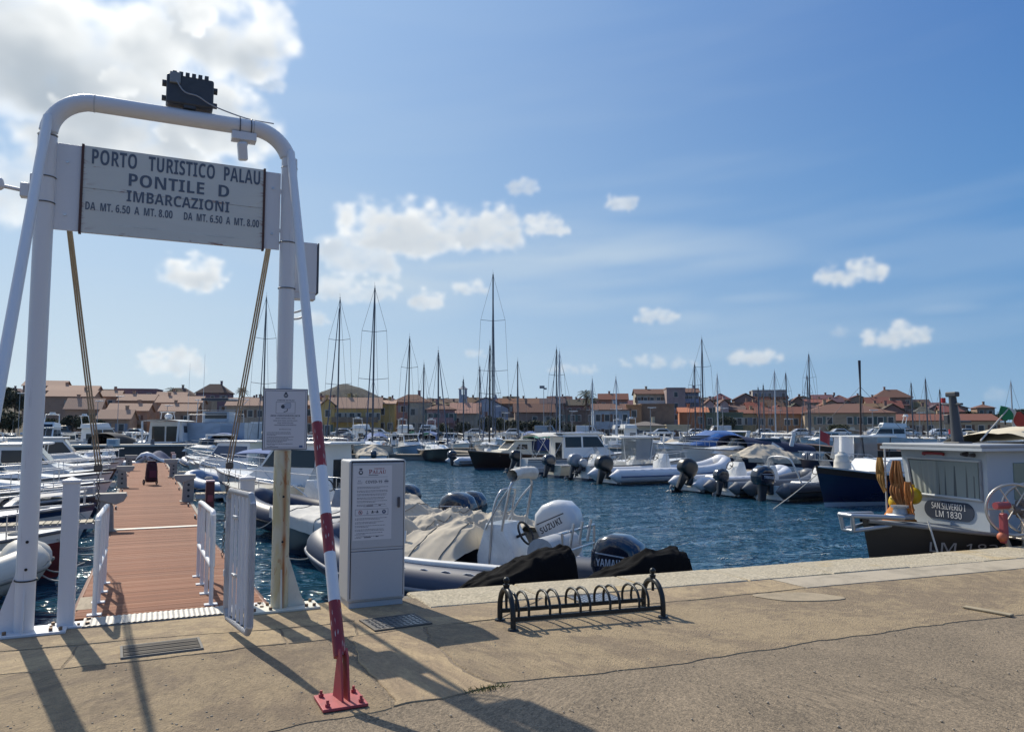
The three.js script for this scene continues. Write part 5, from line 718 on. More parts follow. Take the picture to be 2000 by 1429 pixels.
rib({ label: 'white inflatable with a tilted black outboard and cream cushions', p: eb(17.9, 5.2, 19.4), ry: OUTB, L: 5.2, B: 2.1, r: .26, tube: TWHITE, strake: M([.2, .2, .2], .6), console: { z: 0 }, bowPad: CREAM, seat: 1.1, motors: [{ s: 1.25, tilt: .55, mat: BLACK, leg: BLACK }], floor: CREAM });
rib({ label: 'long white inflatable with blue stripe, console and black outboard', p: eb(23.2, 7.0, 18.9), ry: OUTB, L: 7.0, B: 2.5, r: .31, tube: TWHITE, strake: M([.05, .08, .18], .5), console: { z: .3, rails: 1, h: 1.15 }, seat: 1.6, bowPad: CREAM, bowRise: .55, motors: [{ s: 1.3, tilt: .3, mat: BLACK, leg: BLACK }] });
openBoat({ label: 'white fishing boat with a white hard top on steel legs', p: eb(26.3, 6.4, 19.4), ry: OUTB, L: 6.4, F: .7, side: WHITE, top: { y: 2.1, l: 2.4, z: .2, screen: M([.35, .4, .45], .1, { transmission: .5 }) }, console: { z: 0 }, rail: .5, motors: [{ s: 1.15, tilt: .3, mat: M([.25, .27, .3], .3) }, { s: .7, x: .5, tilt: .6, mat: M([.4, .4, .4], .4) }] });
openBoat({ label: 'cream open boat with yellow rod holders and a dark outboard', p: eb(28.9, 5.6, 19.3), ry: OUTB, L: 5.6, side: CREAM, console: {}, seat: 1.2, motors: [{ s: 1.1, tilt: .3 }], rail: true });
cruiser({ label: 'white wheelhouse cruiser with a draped aft canopy and dark side windows', p: eb(32.4, 7.2, 19), ry: OUTB, L: 7.2, F: .82, H: 1.4, z0: 1.2, z1: -1.3, stripe: M([.1, .13, .2], .5), motors: [{ s: 1.1, tilt: .4, mat: BLACK }], bim: [1.2, 2.9, 2.28], bimMat: CANVAS_W, stripeAt: .8, stripeW: .03 });
{ const t = cruiser({ label: 'dark brown hulled boat with cream cabin under a green and blue bimini', cat: 'motorboat', p: eb(37.6, 6.8, 18.2), ry: INB, L: 6.8, F: .85, H: .9, side: M([.03, .016, .013], .35, { map: GRUNGE }), deck: CREAM, house: CREAM, z0: .4, z1: -.9, band: .1, bandMat: TEAK, bim: [.6, 2.8, 2.15], bimMat: M([.03, .22, .16], .8), wins: [[[.1, 1.25], [.1, 1.55], [-.5, 1.55], [-.7, 1.25]]] }); part('side_curtain', [rbox(.03, .7, 1.4, .01, .95, 1.5, 1.4), rbox(.03, .7, 1.4, .01, -.95, 1.5, 1.4)], M([.03, .05, .16], .8), t); }
rib({ label: 'white inflatable beyond the brown hulled boat', p: eb(43, 5.2, 19), ry: OUTB, L: 5.2, B: 2.1, tube: TWHITE, low: 1, console: {}, motors: [{}] });
cruiser({ label: 'pale blue hulled wheelhouse boat with white cabin and twin front windows', p: Wp(800, 893), ry: rad(200), L: 6.2, F: .85, H: 1.15, side: LBLUE, low: 1, antenna: 1.5, z0: 1.4, z1: -.5 });
// far side of that pontoon
{ const L = 11, t = cruiser({ label: 'large white cruiser under bright blue cockpit covers', p: P(34.5, EV + 8.2, WATER), ry: INB - .1, L, B: 3.5, F: 1.25, style: 'express', bow: .5 });
  const bs = (a, v, wv, hgt) => { const q = Math.PI * a, s = Math.sin(q), z = lerp(-2.6, 4.3, v); return [Math.cos(q) * wv * (.75 + .25 * Math.sin(Math.PI * clamp(v))) , 1.15 + Math.pow(Math.max(0, s), .45) * hgt(v) + (fbm(a * 7, v * 9, 4, 3) - .5) * .1 * s, z]; };
  const hg = v => v < .2 ? lerp(.15, .6, v / .2) : v < .42 ? lerp(.6, 1.22, (v - .2) / .22) : v < .62 ? 1.26 : lerp(1.26, .5, Math.pow((v - .62) / .38, .8));
  part('blue_cover', [grid(26, 40, (a, v) => bs(a, v, 1.5, hg))], M([.03, .11, .32], .75, { map: GRUNGE, bumpMap: WEAVE, bumpScale: .002 }), t);
  part('cover_end', [grid(16, 3, (a, v) => { const p = bs(a, 1, 1.5, hg); return [p[0], lerp(1.1, p[1], v), p[2]]; })], M([.025, .09, .27], .8), t);
  part('cover_window', [.3, .55].flatMap(v0 => [-1, 1].map(s => grid(6, 8, (a, v) => { const A = lerp(.13, .26, a), p = bs(s > 0 ? A : 1 - A, v0 + v * .17 * (1 - .3 * a), 1.525, w => hg(w) * 1.012); return p; }))), M([.04, .15, .42], .12), t);
  part('handrail', [-1, 1].map(s => tube([[s * 1.6, 1.3, 4.5], [s * 1.66, 1.8, 4], [s * 1.66, 1.9, 1], [s * 1.5, 2.0, -2]], .02, 20, 5)), STEEL, t); }
{ const t = cruiser({ label: 'white cruiser under a navy cover with clear triangular panels', p: P(29.5, EV + 7.6, WATER), ry: INB, L: 9.5, B: 3.2, F: 1.1, style: 'express' }); part('navy_cover', [grid(20, 20, (a, v) => { const q = Math.PI * a, z = lerp(-1.4, 4.0, v); return [Math.cos(q) * 1.42, 1.1 + Math.pow(Math.max(0, Math.sin(q)), .6) * (1.05 - .55 * v), z]; })], M([.012, .02, .06], .7, { map: GRUNGE }), t); part('clear_panel', [-1, 1].map(s => flat([[s * 1.47, 1.3, .2], [s * 1.43, 1.75, .5], [s * 1.46, 1.3, 1.4]])), M([.6, .63, .66], .2), t); }
openBoat({ label: 'navy motorboat under a beige humped cover with twin outboards', p: P(26, EV + 5.4, WATER), ry: INB, L: 6.6, F: .75, side: NAVY, cov: { t: [.2, .8], r: v => .75 * Math.pow(Math.sin(3.1 * v), .8), m: CANVAS_B, seed: 2 }, motors: [{ x: -.3, mat: M([.1, .12, .16], .3) }, { x: .3, mat: M([.1, .12, .16], .3) }] });
{ const t = openBoat({ label: 'white cabin boat with black framed screens and a red ensign', p: P(19.6, EV + 5.2, WATER), ry: INB + .1, L: 7.4, B: 2.6, F: .85, side: NAVY, deck: WHITE, top: { y: 2.15, l: 2.9, z: .6, frame: M([.03, .03, .04], .4), screen: M([.5, .53, .56], .1, { transmission: .6 }) }, rail: .5 }).t; part('draped_sheet', [grid(10, 12, (a, v) => [-.6 + a * 1.1, .8 + (1 - v) * 1.35, -.9 + .1 * Math.sin(a * 9) + .06 * fbm(a * 4, v * 3, 1, 2)])], M([.7, .7, .7], .9), t); part('flagstaff', [rod([0, .8, -2.6], [0, 2.6, -2.5], .015)], STEEL, t); part('ensign', [grid(8, 6, (a, v) => [.05 * Math.sin(a * 6 + v), 2.5 - v * .5 - a * .3, -2.5 + a * .7])], M([.3, .04, .05], .85), t); }
{ const { t } = openBoat({ label: 'white open fishing boat with bow rails beyond the ensign', p: P(14.0, EV + 6.2, WATER), ry: OUTB, L: 6.4, F: .7, side: DKBLUE, deck: CREAM, rail: .2, console: {}, cov: undefined, tw: .6 }); }

// the fishing boat moored along the quay
{
  const L = 9.4, B = 2.7, hd = Math.atan2(-qE.x, qE.z) , t = thing('fishing_boat', 'fishing boat with black hull and grey wheelhouse moored along the quay', 'fishing boat', [0, 0, 0], 0);
  const bowT = D(1696, 1010, 11.75), dirB = qE.clone().multiplyScalar(-1); t.rotation.y = Math.atan2(-dirB.x, -dirB.z); const c = V(bowT.x, WATER, bowT.z).addScaledVector(dirB, -L / 2 - .02); t.position.copy(c);
  const h = hull(t, { L, B, F: .58, bow: .6, stern: .2, tw: .7, rake: .35, d: .6, full: .45, e1: .55, side: M([.016, .018, .022], .45, { map: GRUNGE }), deck: M([.2, .22, .24], .8, { map: GRUNGE }), open: .3, sole: .3, strake: .03, strakeMat: M([.2, .2, .2], .6), bottom: M([.02, .03, .035], .6) });
  const GP = M([.42, .47, .51], .5, { map: GRUNGE }), GP2 = M([.5, .54, .57], .5, { map: GRUNGE });
  // wheelhouse: its front carries a curtained window and the name board
  const zf = -L / 2 + 1.55, za = zf + 1.5, zb = za + 2.6, w = .74, T = 2.22;
  part('wheelhouse', [flat((() => { const T0 = [], a = [[-w, .55], [w - .16, .55], [w + .08, T], [-w, T]], f = a.map(p => [p[0], p[1], zf]), r = a.map(p => [p[0], p[1], za]); T0.push(...quad(...f), ...quad(...r)); for (let i = 0; i < 4; i++) T0.push(...quad(f[i], f[(i + 1) % 4], r[(i + 1) % 4], r[i])); return T0; })())], GP, t);
  part('aft_house', [box(w * 1.72, 1.6, zb - za - .02, 0, 1.38, (za + zb) / 2 + .01)], GP2, t);
  part('roof', [rbox(w * 2 + .34, .05, zb - zf + .36, .02, .03, T + .03, (zf + zb) / 2 - .1)], M([.36, .38, .4], .6, { map: GRUNGE }), t);
  part('roof_edge', [box(w * 2 + .38, .045, .03, .03, T - .02, zf - .28), box(.03, .045, zb - zf + .34, w + .19, T - .02, (zf + zb) / 2 - .1), box(.03, .045, zb - zf + .34, -w - .13, T - .02, (zf + zb) / 2 - .1)], GP2, t);
  {
    const wp = [[-w + .1, 1.44], [-w + .1, 2.02], [w - .06, 2.04], [w - .14, 1.46]], tri = (pts, z) => flat(THREE.ShapeUtils.triangulateShape(pts.map(p => new THREE.Vector2(...p)), []).flatMap(f => f.map(i => [pts[i][0], pts[i][1], z])));
    const win = part('front_window', [tri(wp, zf - .006)], M([.10, .12, .13], .12), t), fr = wp.map(p => V(p[0], p[1], zf - .012)); part('frame', poly([...fr, fr[0], fr[1]], .024, 6), GP2, win);
    part('curtain', [grid(60, 6, (a, v) => [lerp(-w + .14, w - .3, a), lerp(1.45, 2.0, v), zf - .011 - .007 * Math.sin(a * 46 + 2 * Math.sin(a * 9)) * (1 - .3 * v)])], M([.25, .29, .28], .9), win);
    part('curtain', [grid(24, 6, (a, v) => [lerp(w - .62, w - .2, a) + .1 * v * a, lerp(1.47, 2.0, v), zf - .02 - .006 * Math.sin(a * 30)])], M([.28, .32, .31], .9), win);
    part('grab_handle', [tube([[-.02, 2.1, zf - .01], [0, 2.12, zf - .05], [.32, 2.12, zf - .05], [.34, 2.1, zf - .01]], .024, 16, 6)], M([.28, .04, .05], .5), t);
    part('horn', [new THREE.CylinderGeometry(.04, .02, .12, 10).rotateX(Math.PI / 2).translate(-.42, 2.12, zf - .07), new THREE.CylinderGeometry(.035, .02, .1, 10).rotateX(Math.PI / 2).translate(-.54, 2.11, zf - .06)], M([.06, .06, .07], .4), t);
    const pl = new THREE.Shape(), a = .44, b = .14; pl.absarc(a - b, 0, b, -Math.PI / 2, Math.PI / 2); pl.absarc(-a + b, 0, b, Math.PI / 2, Math.PI * 1.5); const g = new THREE.ExtrudeGeometry(pl, { depth: .012, bevelEnabled: false, curveSegments: 10 }); g.rotateY(Math.PI); g.translate(-.06, 1.24, zf - .001); const nb = part('name_board', [g], M([.03, .045, .075], .5), t);
    const tx = (str, size, y, wd) => { const q = letters(str, size, 0, 0, 0, 1, fontR, wd); q.rotateY(Math.PI); q.translate(-.06, y, zf - .016); return q; };
    part('lettering', [tx('SAN.SILVERIO I', .092, 1.255, .6), tx('LM 1830', .096, 1.13, .46)], M([.75, .76, .76], .6), nb);
  }
  for (const s of [-1, 1]) {
    const q = new THREE.ShapeGeometry(fontR.generateShapes('LM 1830', .15), 4), pa = q.attributes.position; for (let i = 0; i < pa.count; i++) { const tt = s < 0 ? .93 - pa.getX(i) / L * 1.35 : .80 + pa.getX(i) / L * 1.25, y = .62 + .1 * tt + pa.getY(i) * .95 - (s < 0 ? pa.getX(i) * .05 : 0); const X2 = h.width(tt, y) + .008; pa.setXYZ(i, s * X2, y, h.Z(tt, y)); } q.computeVertexNormals(); part('hull_lettering', [q], M([.3, .31, .33], .7), t);
    part('side_door', [rbox(.03, 1.5, .6, .02, s * (w * .86 + .01), 1.36, za + .55)], GP, t); part('door_window', [rbox(.02, .55, .38, .01, s * (w * .86 + .03), 1.7, za + .55)], GLASS, t); part('side_window', [rbox(.02, .55, .62, .01, s * (w + .004), 1.72, (zf + za) / 2 + .1)], M([.2, .26, .22], .1), t);
  }
  part('roof_cover', [grid(20, 16, (a, v) => [(a - .5) * 1.7, T + .07 + .3 * Math.pow(Math.sin(Math.PI * a), .7) * Math.pow(Math.sin(Math.PI * clamp(v * .9 + .08)), .5) + .07 * (fbm(a * 4, v * 5, 2, 3) - .5), lerp(za - .5, zb, v)])], M([.62, .56, .43], .9, { map: GRUNGE }), t);
  part('roof_lamp', [rbox(.17, .15, .1, .02, -w - .02, T + .09, za - .25)], M([.06, .06, .07], .4), t);
  const MB = M([.05, .055, .065], .55), mz = zf + .45; part('mast', [rod([.1, T + .02, mz], [.13, T + .82, mz - .04], .095, .055, 8), rbox(.34, .035, .06, .01, .13, T + .68, mz - .04), rbox(.2, .08, .1, .02, .12, T + .84, mz - .05), rod([.1, T + .4, mz], [.1, T + .4, mz + .3], .02), rbox(.3, .08, .3, .02, .1, T + .04, mz)], MB, t);
  part('mast_lamp', [new THREE.CylinderGeometry(.035, .035, .08, 8).translate(.3, T + .75, mz - .04), new THREE.CylinderGeometry(.035, .035, .08, 8).translate(.3, T + .24, mz + .1)], M([.4, .03, .03], .3), t);
  part('radar_reflector', [rbox(.1, .16, .1, .02, .28, T + .44, mz + .02), rod([.1, T + .38, mz], [.3, T + .38, mz], .015)], MB, t);
  part('flagstaff', [rod([-.3, T + .1, mz + .0], [-.35, T + .62, mz + .6], .014, .010, 6)], M([.5, .48, .44], .6), t);
  const fl = (c0, c1, m) => part('flag', [grid(6, 8, (a, v) => { const q = lerp(c0, c1, a); return [-.35 + .06 * Math.sin(q * 9 + v * 3), T + .64 - v * .22 - q * .1 + .03 * Math.sin(q * 7), mz + .42 + q * .46 + v * .06]; })], m, t); fl(0, .34, M([.02, .18, .07], .85)); fl(.34, .66, M([.55, .53, .48], .85)); fl(.66, 1, M([.42, .06, .04], .85));
  // hauling drums beside the wheelhouse
  const hz = zf + .0, hx = -w - .42; const ST2 = M([.5, .47, .43], .35, { metalness: .8 });
  for (const dz of [-.16, .16]) { const d = [new THREE.TorusGeometry(.36, .02, 8, 32).rotateY(Math.PI / 2)]; for (let k = 0; k < 6; k++) { const a = k * Math.PI / 3; d.push(rod([0, 0, 0], [0, Math.sin(a) * .36, Math.cos(a) * .36], .012, .012, 5)); } const gd = merge(d); gd.rotateY(-.62); gd.translate(hx, 1.36, hz + .12 + dz); part('net_drum', [gd], ST2, t); }
  part('drum_axle', [(() => { const g = new THREE.CylinderGeometry(.075, .075, .34, 12).rotateX(Math.PI / 2); g.rotateY(-.2); g.translate(hx, 1.36, hz + .12); return g; })(), rbox(.16, .26, .12, .04, hx, 1.36, hz + .12)], M([.12, .1, .09], .6), t);
  part('drum_stand', [rod([hx, .55, hz + .12], [hx, 1.3, hz + .12], .03), rbox(.5, .03, .4, .01, hx, .96, hz + .12), rod([hx - .02, .76, hz - .15], [hx - .02, .76, hz + .5], .02)], ST2, t);
  part('hydraulic_motor', [new THREE.CylinderGeometry(.05, .05, .26, 10).rotateX(Math.PI / 2).translate(hx + .05, 1.42, hz - .22), rbox(.09, .42, .09, .02, hx + .05, 1.1, hz - .2)], M([.32, .06, .07], .5), t);
  part('hydraulic_hose', [tube([[hx + .05, 1.0, hz - .2], [hx, .75, hz - .16], [hx + .05, .55, hz - .3], [hx + .1, .42, hz - .75]], .035, 26, 8), tube([[hx + .08, 1.0, hz - .14], [hx + .06, .72, hz - .1], [hx + .1, .5, hz - .3], [hx + .15, .42, hz - .7]], .03, 26, 8)], M([.32, .24, .17], .7), t);
  part('hose_clamp', [ball(.07, hx + .05, .98, hz - .24), ball(.06, hx + .02, .62, hz - .2)], M([.45, .12, .06], .6), t);
  part('fish_tub', [new THREE.CylinderGeometry(.3, .26, .6, 20, 1, true).translate(-w - .42, .98, zf + 1.3), new THREE.CylinderGeometry(.27, .27, .02, 20).translate(-w - .42, .7, zf + 1.3), new THREE.TorusGeometry(.3, .02, 6, 20).rotateX(Math.PI / 2).translate(-w - .42, 1.28, zf + 1.3)], M([.015, .016, .018], .5), t);
  // bow gear
  const by = h.sheer(1), bz = h.Z(1, by); part('bow_roller', [...poly([V(-.3, by + .02, bz + .5), V(-.12, by + .06, bz - .3), V(.12, by + .06, bz - .3), V(.3, by + .02, bz + .5)], .035, 6), ...poly([V(-.2, by - .1, bz + .35), V(-.1, by - .16, bz - .26), V(.1, by - .16, bz - .26), V(.2, by - .1, bz + .35)], .03, 6), rod([-.1, by - .16, bz - .26], [-.12, by + .06, bz - .3], .03), rod([.1, by - .16, bz - .26], [.12, by + .06, bz - .3], .03)], M([.4, .43, .46], .4, { metalness: .5 }), t);
  part('windlass', [new THREE.CylinderGeometry(.09, .12, .16, 12).translate(0, by + .06, bz + .75), new THREE.CylinderGeometry(.13, .13, .03, 12).translate(0, by + .15, bz + .75), rbox(.3, .08, .3, .03, 0, by - .0, bz + .75)], M([.35, .36, .37], .4, { metalness: .6 }), t);
  for (const [x, y, z, r] of [[.62, by + .14, zf - .34, .125], [.42, by + .05, zf - .4, .12], [.36, by + .26, zf - .25, .125]]) part('float_buoy', [ball(r, x, y, z, 1, 1.1, 1), rod([x, y + r, z], [x, y + r + .05, z], .02)], M([.62, .4, .01], .4), t);
  part('orange_net', [grid(16, 16, (a, v) => { const q = a * 6.283; return [.42 + Math.cos(q) * (.3 - .2 * v) + .06 * fbm(a * 9, v * 7, 2, 3), by - .26 + v * .34 + .06 * fbm(a * 7, v * 9, 5, 3), zf - .5 + Math.sin(q) * (.34 - .22 * v)]; })], M([.5, .17, .02], .8, { map: PLASTER }), t);
  part('net_pole', [rod([.62, by - .2, zf - .55], [.62, by + 1.0, zf - .55], .014), rod([.95, by + .62, zf - .55], [.25, by + .64, zf - .55], .014)], M([.5, .5, .48], .5), t);
  const hang = (x0, y0, n, len, sp, m, sd) => part('hung_net', Array.from({ length: n }, (_, k) => { const a = PERM[k * 7 + sd] - .5, b = PERM[k * 11 + sd] - .5; return tube([[x0 + a * sp * .5, y0, zf - .56 + b * .06], [x0 + a * sp + .04 * b, y0 - len * .35, zf - .56 + b * .12], [x0 + a * sp * 1.3, y0 - len * .7, zf - .54 - b * .1], [x0 + a * sp - .05, y0 - len * (.85 + .3 * PERM[k * 3 + sd]), zf - .52 + a * .1]], .011 + .009 * PERM[k + sd], 14, 6); }), m, t);
  hang(.72, by + .86, 12, .5, .13, M([.36, .19, .05], .9, { map: PLASTER }), 3); hang(.36, by + .82, 22, .72, .24, M([.33, .14, .045], .9, { map: PLASTER }), 40); hang(.2, by + .5, 10, .5, .16, M([.45, .16, .04], .9, { map: PLASTER }), 90);
  line(t, V(-.5, by - .02, bz + .75), V(-.78, .2, bz + .78), -.0, .014, M([.6, .58, .52], .9));
}

// ---------------------------------------------------------------- the town, its hill and the far quay
const SKY = [[-600, 760], [0, 757], [200, 765], [400, 768], [500, 774], [700, 779], [1000, 781], [1200, 783], [1300, 779], [1500, 774], [1700, 776], [1850, 792], [2000, 801], [2600, 806]];
const skyY = px => { for (let i = 0; i + 1 < SKY.length; i++) if (px <= SKY[i + 1][0]) return lerp(SKY[i][1], SKY[i + 1][1], sst(0, 1, (px - SKY[i][0]) / (SKY[i + 1][0] - SKY[i][0]))); return 806; };
const LAND = 137;
function ground(x, d) { const px = 1000 + FPX * x / d, top = (HOR - skyY(px)) / FPX * 285 + EYE - 5; return .25 + Math.max(0, top) * sst(150, 285, d) * (1 - .5 * sst(330, 600, d)) + (fbm(x * .05, 3, d * .05, 3) - .5) * 1.5 * sst(160, 230, d); }
{
  const g = grid(120, 90, (a, v) => { const d = LAND + .6 + 620 * v * v, x = (a - .5) * 2 * (d * 1.0 + 30); return [x, ground(x, d), -d]; });
  const SC = tex(256, (u, v) => { const a = tfbm(u, v, 10, 3, 4); return [lerp(.2, .32, a), lerp(.2, .26, a), lerp(.14, .17, a)]; }, true, 40); struct('land', [g], M([.55, .5, .45], .95, { map: SC }));
  struct('waterfront', [box(420, 3, .6, 0, -1.25, -LAND - .3), box(420, .2, 14, 0, .2, -LAND - 7)], M([.27, .25, .22], .9, { map: PLASTER }));
  // the far hill with its rock summit
  const hx = D(668, 838, 1250).x; const hg = grid(90, 24, (a, v) => { const x = hx + (a - .5) * 700, z = -1120 - v * 300, dx = x - hx; let y = 56 * sst(330, 40, Math.abs(dx + 30)) + 17 * Math.pow(Math.max(0, 1 - Math.pow(Math.abs(dx) / (dx < 0 ? 42 : 58), 1.3)), .8); y *= Math.sin(Math.PI * clamp(v * .8 + .1)); y += (fbm(x * .04, 5, z * .04, 5) - .5) * 9 * sst(0, 20, y); return [x, y, z]; });
  struct('hill', [hg], M([.06, .095, .10], .95, { map: SC })); const rk = []; for (let k = 0; k < 7; k++) { const g2 = new THREE.IcosahedronGeometry(2.6 + PERM[k * 3] * 2.4, 1); g2.scale(1, .8, 1); g2.translate(hx - 8 + k * 3, 71 - Math.abs(k - 2) * 1.4, -1268); rk.push(g2); } struct('summit_rock', rk, M([.16, .15, .14], .95));
}
const TILES = tex(256, (u, v) => { const r = Math.abs(Math.sin(u * Math.PI * 12)), c = .72 + .28 * tfbm(u, v, 30, 4, 3); return [c * (.8 + .2 * r), c * (.78 + .2 * r), c * (.76 + .2 * r)]; }, false, .25);
const wallMat = c => M(c.map(x => x * .95), .93, { map: PLASTER }), roofMat = c => M(c, .9, { map: TILES, bumpMap: TILES, bumpScale: .04 });
const RC = { a: [.32, .17, .12], b: [.19, .095, .07], c: [.46, .30, .22], d: [.12, .075, .065], r: [.21, .075, .05], g: [.2, .18, .17] };
const WINB = new THREE.BoxGeometry(1, 1, .1), PANE = new THREE.BoxGeometry(.8, .86, .02), SHUT = new THREE.BoxGeometry(.5, 1.02, .05);
const FRAME_M = M([.5, .47, .42], .7), PANE_M = M([.03, .035, .045], .12), SHUTS = [M([.08, .13, .12], .7), M([.14, .08, .05], .7), M([.2, .24, .3], .7), M([.35, .33, .28], .7)];
function windowOn(par, x, y, z, w, h, shut, seed, ry = 0) {
  const f = part('window', WINB, FRAME_M, par); f.position.set(x, y, z); f.rotation.y = ry; f.scale.set(w + .16, h + .16, .8);
  const p = part('pane', PANE, PANE_M, f); p.position.z = .052;
  if (shut) for (const s of [-1, 1]) { const q = part('shutter', SHUT, SHUTS[seed % 4], f); q.position.set(s * .74, 0, .05); q.scale.x = .9; }
}
const MARKS = [[130, 'below the topmost peach house'], [215, 'before the small steep roofed peach house'], [300, 'before the mauve block'], [400, 'by the skyline hipped houses'], [520, 'by the beige gabled house'], [650, 'near the ochre gable end'], [740, 'before the balconied apartment block'], [800, 'by the narrow yellow house'], [880, 'before the mauve corner house'], [950, 'below the bell tower'], [1010, 'before the church hall'], [1090, 'by the floodlight pole'], [1165, 'below the palms'], [1230, 'before the pale blue house'], [1310, 'near the cream pavilion'], [1390, 'near the orange red house'], [1455, 'by the olive green house'], [1530, 'before the yellow house'], [1590, 'before the long orange house'], [1670, 'by the round bushy tree'], [1755, 'before the large tan building'], [1850, 'near the long low beige building'], [1920, 'by the end of the beige building'], [9999, 'near the ridge pines']];
const mark = px => MARKS.find(m => px < m[0])[1];
let hseed = 0;
function building(px0, px1, yE, d, o = {}) { // facade between two photo columns, eaves at row yE, at depth d
  const k = ++hseed, cx = (px0 + px1) / 2, x = (cx - 1000) / FPX * d, w = (px1 - px0) / FPX * d, eY = EYE + (HOR - yE) / FPX * d, gy = Math.max(-.2, ground(x, d) - .8), H = Math.max(2.4, eY - gy), dep = o.dep || Math.min(10, Math.max(6, w * .7));
  const t = thing(o.name || 'house', o.label, o.cat || 'house', [x, gy, -d - dep / 2], o.ry ?? (rad((PERM[k * 17] - .5) * 8) - Math.atan2(x, d) * .5), o.group), wm = wallMat(o.wall || [.42, .3, .22]), r = o.roof || 'gable', rh = o.rh ?? Math.min(2.4, w * .22), rm = roofMat(o.rc || RC.a), ov = .35;
  part('wall', [box(w, H, dep, 0, H / 2, 0)], wm, t);
  const uvp = g => { const p = g.attributes.position, n = g.attributes.normal, u = new Float32Array(p.count * 2); for (let i = 0; i < p.count; i++) { u[i * 2] = p.getX(i) + (Math.abs(n.getX(i)) > .7 ? p.getZ(i) : 0); u[i * 2 + 1] = p.getZ(i) * 1.1; } g.setAttribute('uv', new THREE.BufferAttribute(u, 2)); return g; };
  const W = w / 2 + ov, E = dep / 2 + ov, th = .16;
  if (r === 'gable') { const prof = [[-E, H - .05], [0, H + rh], [E, H - .05], [E, H + .1], [0, H + rh + th], [-E, H + .1]]; const T = []; for (let i = 0; i < 6; i++) { const a = prof[i], b = prof[(i + 1) % 6]; T.push(...quad([-W, a[1], a[0]], [W, a[1], a[0]], [W, b[1], b[0]], [-W, b[1], b[0]])); } for (const s of [-1, 1]) T.push(...quad([s * W, prof[0][1], prof[0][0]], [s * W, prof[1][1], 0], [s * W, prof[4][1], 0], [s * W, prof[5][1], prof[5][0]]), ...quad([s * W, prof[1][1], 0], [s * W, prof[2][1], prof[2][0]], [s * W, prof[3][1], prof[3][0]], [s * W, prof[4][1], 0])); part('roof', [uvp(flat(T))], rm, t); part('gable_wall', [flat([[-w / 2, H, -dep / 2], [-w / 2, H + rh - .05, 0], [-w / 2, H, dep / 2], [w / 2, H, -dep / 2], [w / 2, H + rh - .05, 0], [w / 2, H, dep / 2]])], wm, t); }
  else if (r === 'front') { const prof = [[-W, H - .05], [0, H + rh], [W, H - .05]], T = []; for (const [a, b] of [[0, 1], [1, 2]]) for (const dy of [0, th]) T.push(...quad([prof[a][0], prof[a][1] + dy, -E], [prof[a][0], prof[a][1] + dy, E], [prof[b][0], prof[b][1] + dy, E], [prof[b][0], prof[b][1] + dy, -E])); for (const [a, b] of [[0, 1], [1, 2]]) T.push(...quad([prof[a][0], prof[a][1], E], [prof[a][0], prof[a][1] + th, E], [prof[b][0], prof[b][1] + th, E], [prof[b][0], prof[b][1], E])); part('roof', [uvp(flat(T))], rm, t); part('gable_wall', [flat([[-w / 2, H, dep / 2], [0, H + rh - .06, dep / 2], [w / 2, H, dep / 2], [-w / 2, H, -dep / 2], [0, H + rh - .06, -dep / 2], [w / 2, H, -dep / 2]])], wm, t); }
  else if (r === 'hip') { const q = Math.min(W, E) * .95, rx = Math.max(.05, W - q), T = [], b = [[-W, H, -E], [W, H, -E], [W, H, E], [-W, H, E]], a = [[-rx, H + rh, 0], [rx, H + rh, 0]]; T.push(...quad(b[3], b[2], a[1], a[0]), ...quad(b[1], b[0], a[0], a[1]), b[2], b[1], a[1], b[0], b[3], a[0]); part('roof', [uvp(flat(T))], rm, t); part('eaves', [box(W * 2, .14, E * 2, 0, H - .07, 0)], rm, t); }
  else part('parapet', [box(w + .2, .3, .25, 0, H + .15, dep / 2), box(w + .2, .3, .25, 0, H + .15, -dep / 2), box(.25, .3, dep, w / 2, H + .15, 0), box(.25, .3, dep, -w / 2, H + .15, 0)], wm, t);
  const fl = o.floors ?? Math.max(1, Math.round(Math.min(H, 9) / 3)), bays = o.bays ?? Math.max(1, Math.round(w / 3)), fh = 2.9;
  if (fl > 0) for (let f = 0; f < fl; f++) for (let b = 0; b < bays; b++) { const s = PERM[k * 97 + f * 13 + b * 5]; if (s < .16) continue; const y = H - 1.5 - f * fh; if (y < .9) continue; const door = f === fl - 1 && s > .85; windowOn(t, -w / 2 + w * (b + .5) / bays, door ? y - .4 : y, dep / 2 + .01, o.ww || .95, door ? 2.0 : 1.3, o.shut !== 0 && s > .5, k); }
  if (o.balc) for (let f = 0; f < (o.balc === true ? fl : o.balc); f++) { const y = H - 2.6 - f * fh; part('balcony', [box(w * .9, .16, 1.3, 0, y, dep / 2 + .65), box(w * .9, .9, .08, 0, y + .5, dep / 2 + 1.28)], o.balcM || wm, t); }
  if (o.awn) for (let b = 0; b < bays; b += 2) part('awning', [box(w / bays * .8, .06, 1.1, -w / 2 + w * (b + .5) / bays, H - 3.0, dep / 2 + .5, 0, .5)], M([.6, .5, .35], .9), t);
  if (o.chim !== 0 && r !== 'flat') part('chimney', [box(.55, 1.1, .5, (PERM[k * 7] - .5) * w * .6, H + rh + .25, -dep * .06), box(.7, .1, .65, (PERM[k * 7] - .5) * w * .6, H + rh + .84, -dep * .06)], wm, t);
  return t;
}
const PE = [.44, .29, .2], PI = [.38, .24, .22], PU = [.26, .17, .19], TN = [.42, .32, .22], YE = [.5, .36, .14], OR = [.46, .24, .12], BG = [.46, .4, .3], BL = [.36, .43, .5], GYW = [.4, .38, .36];
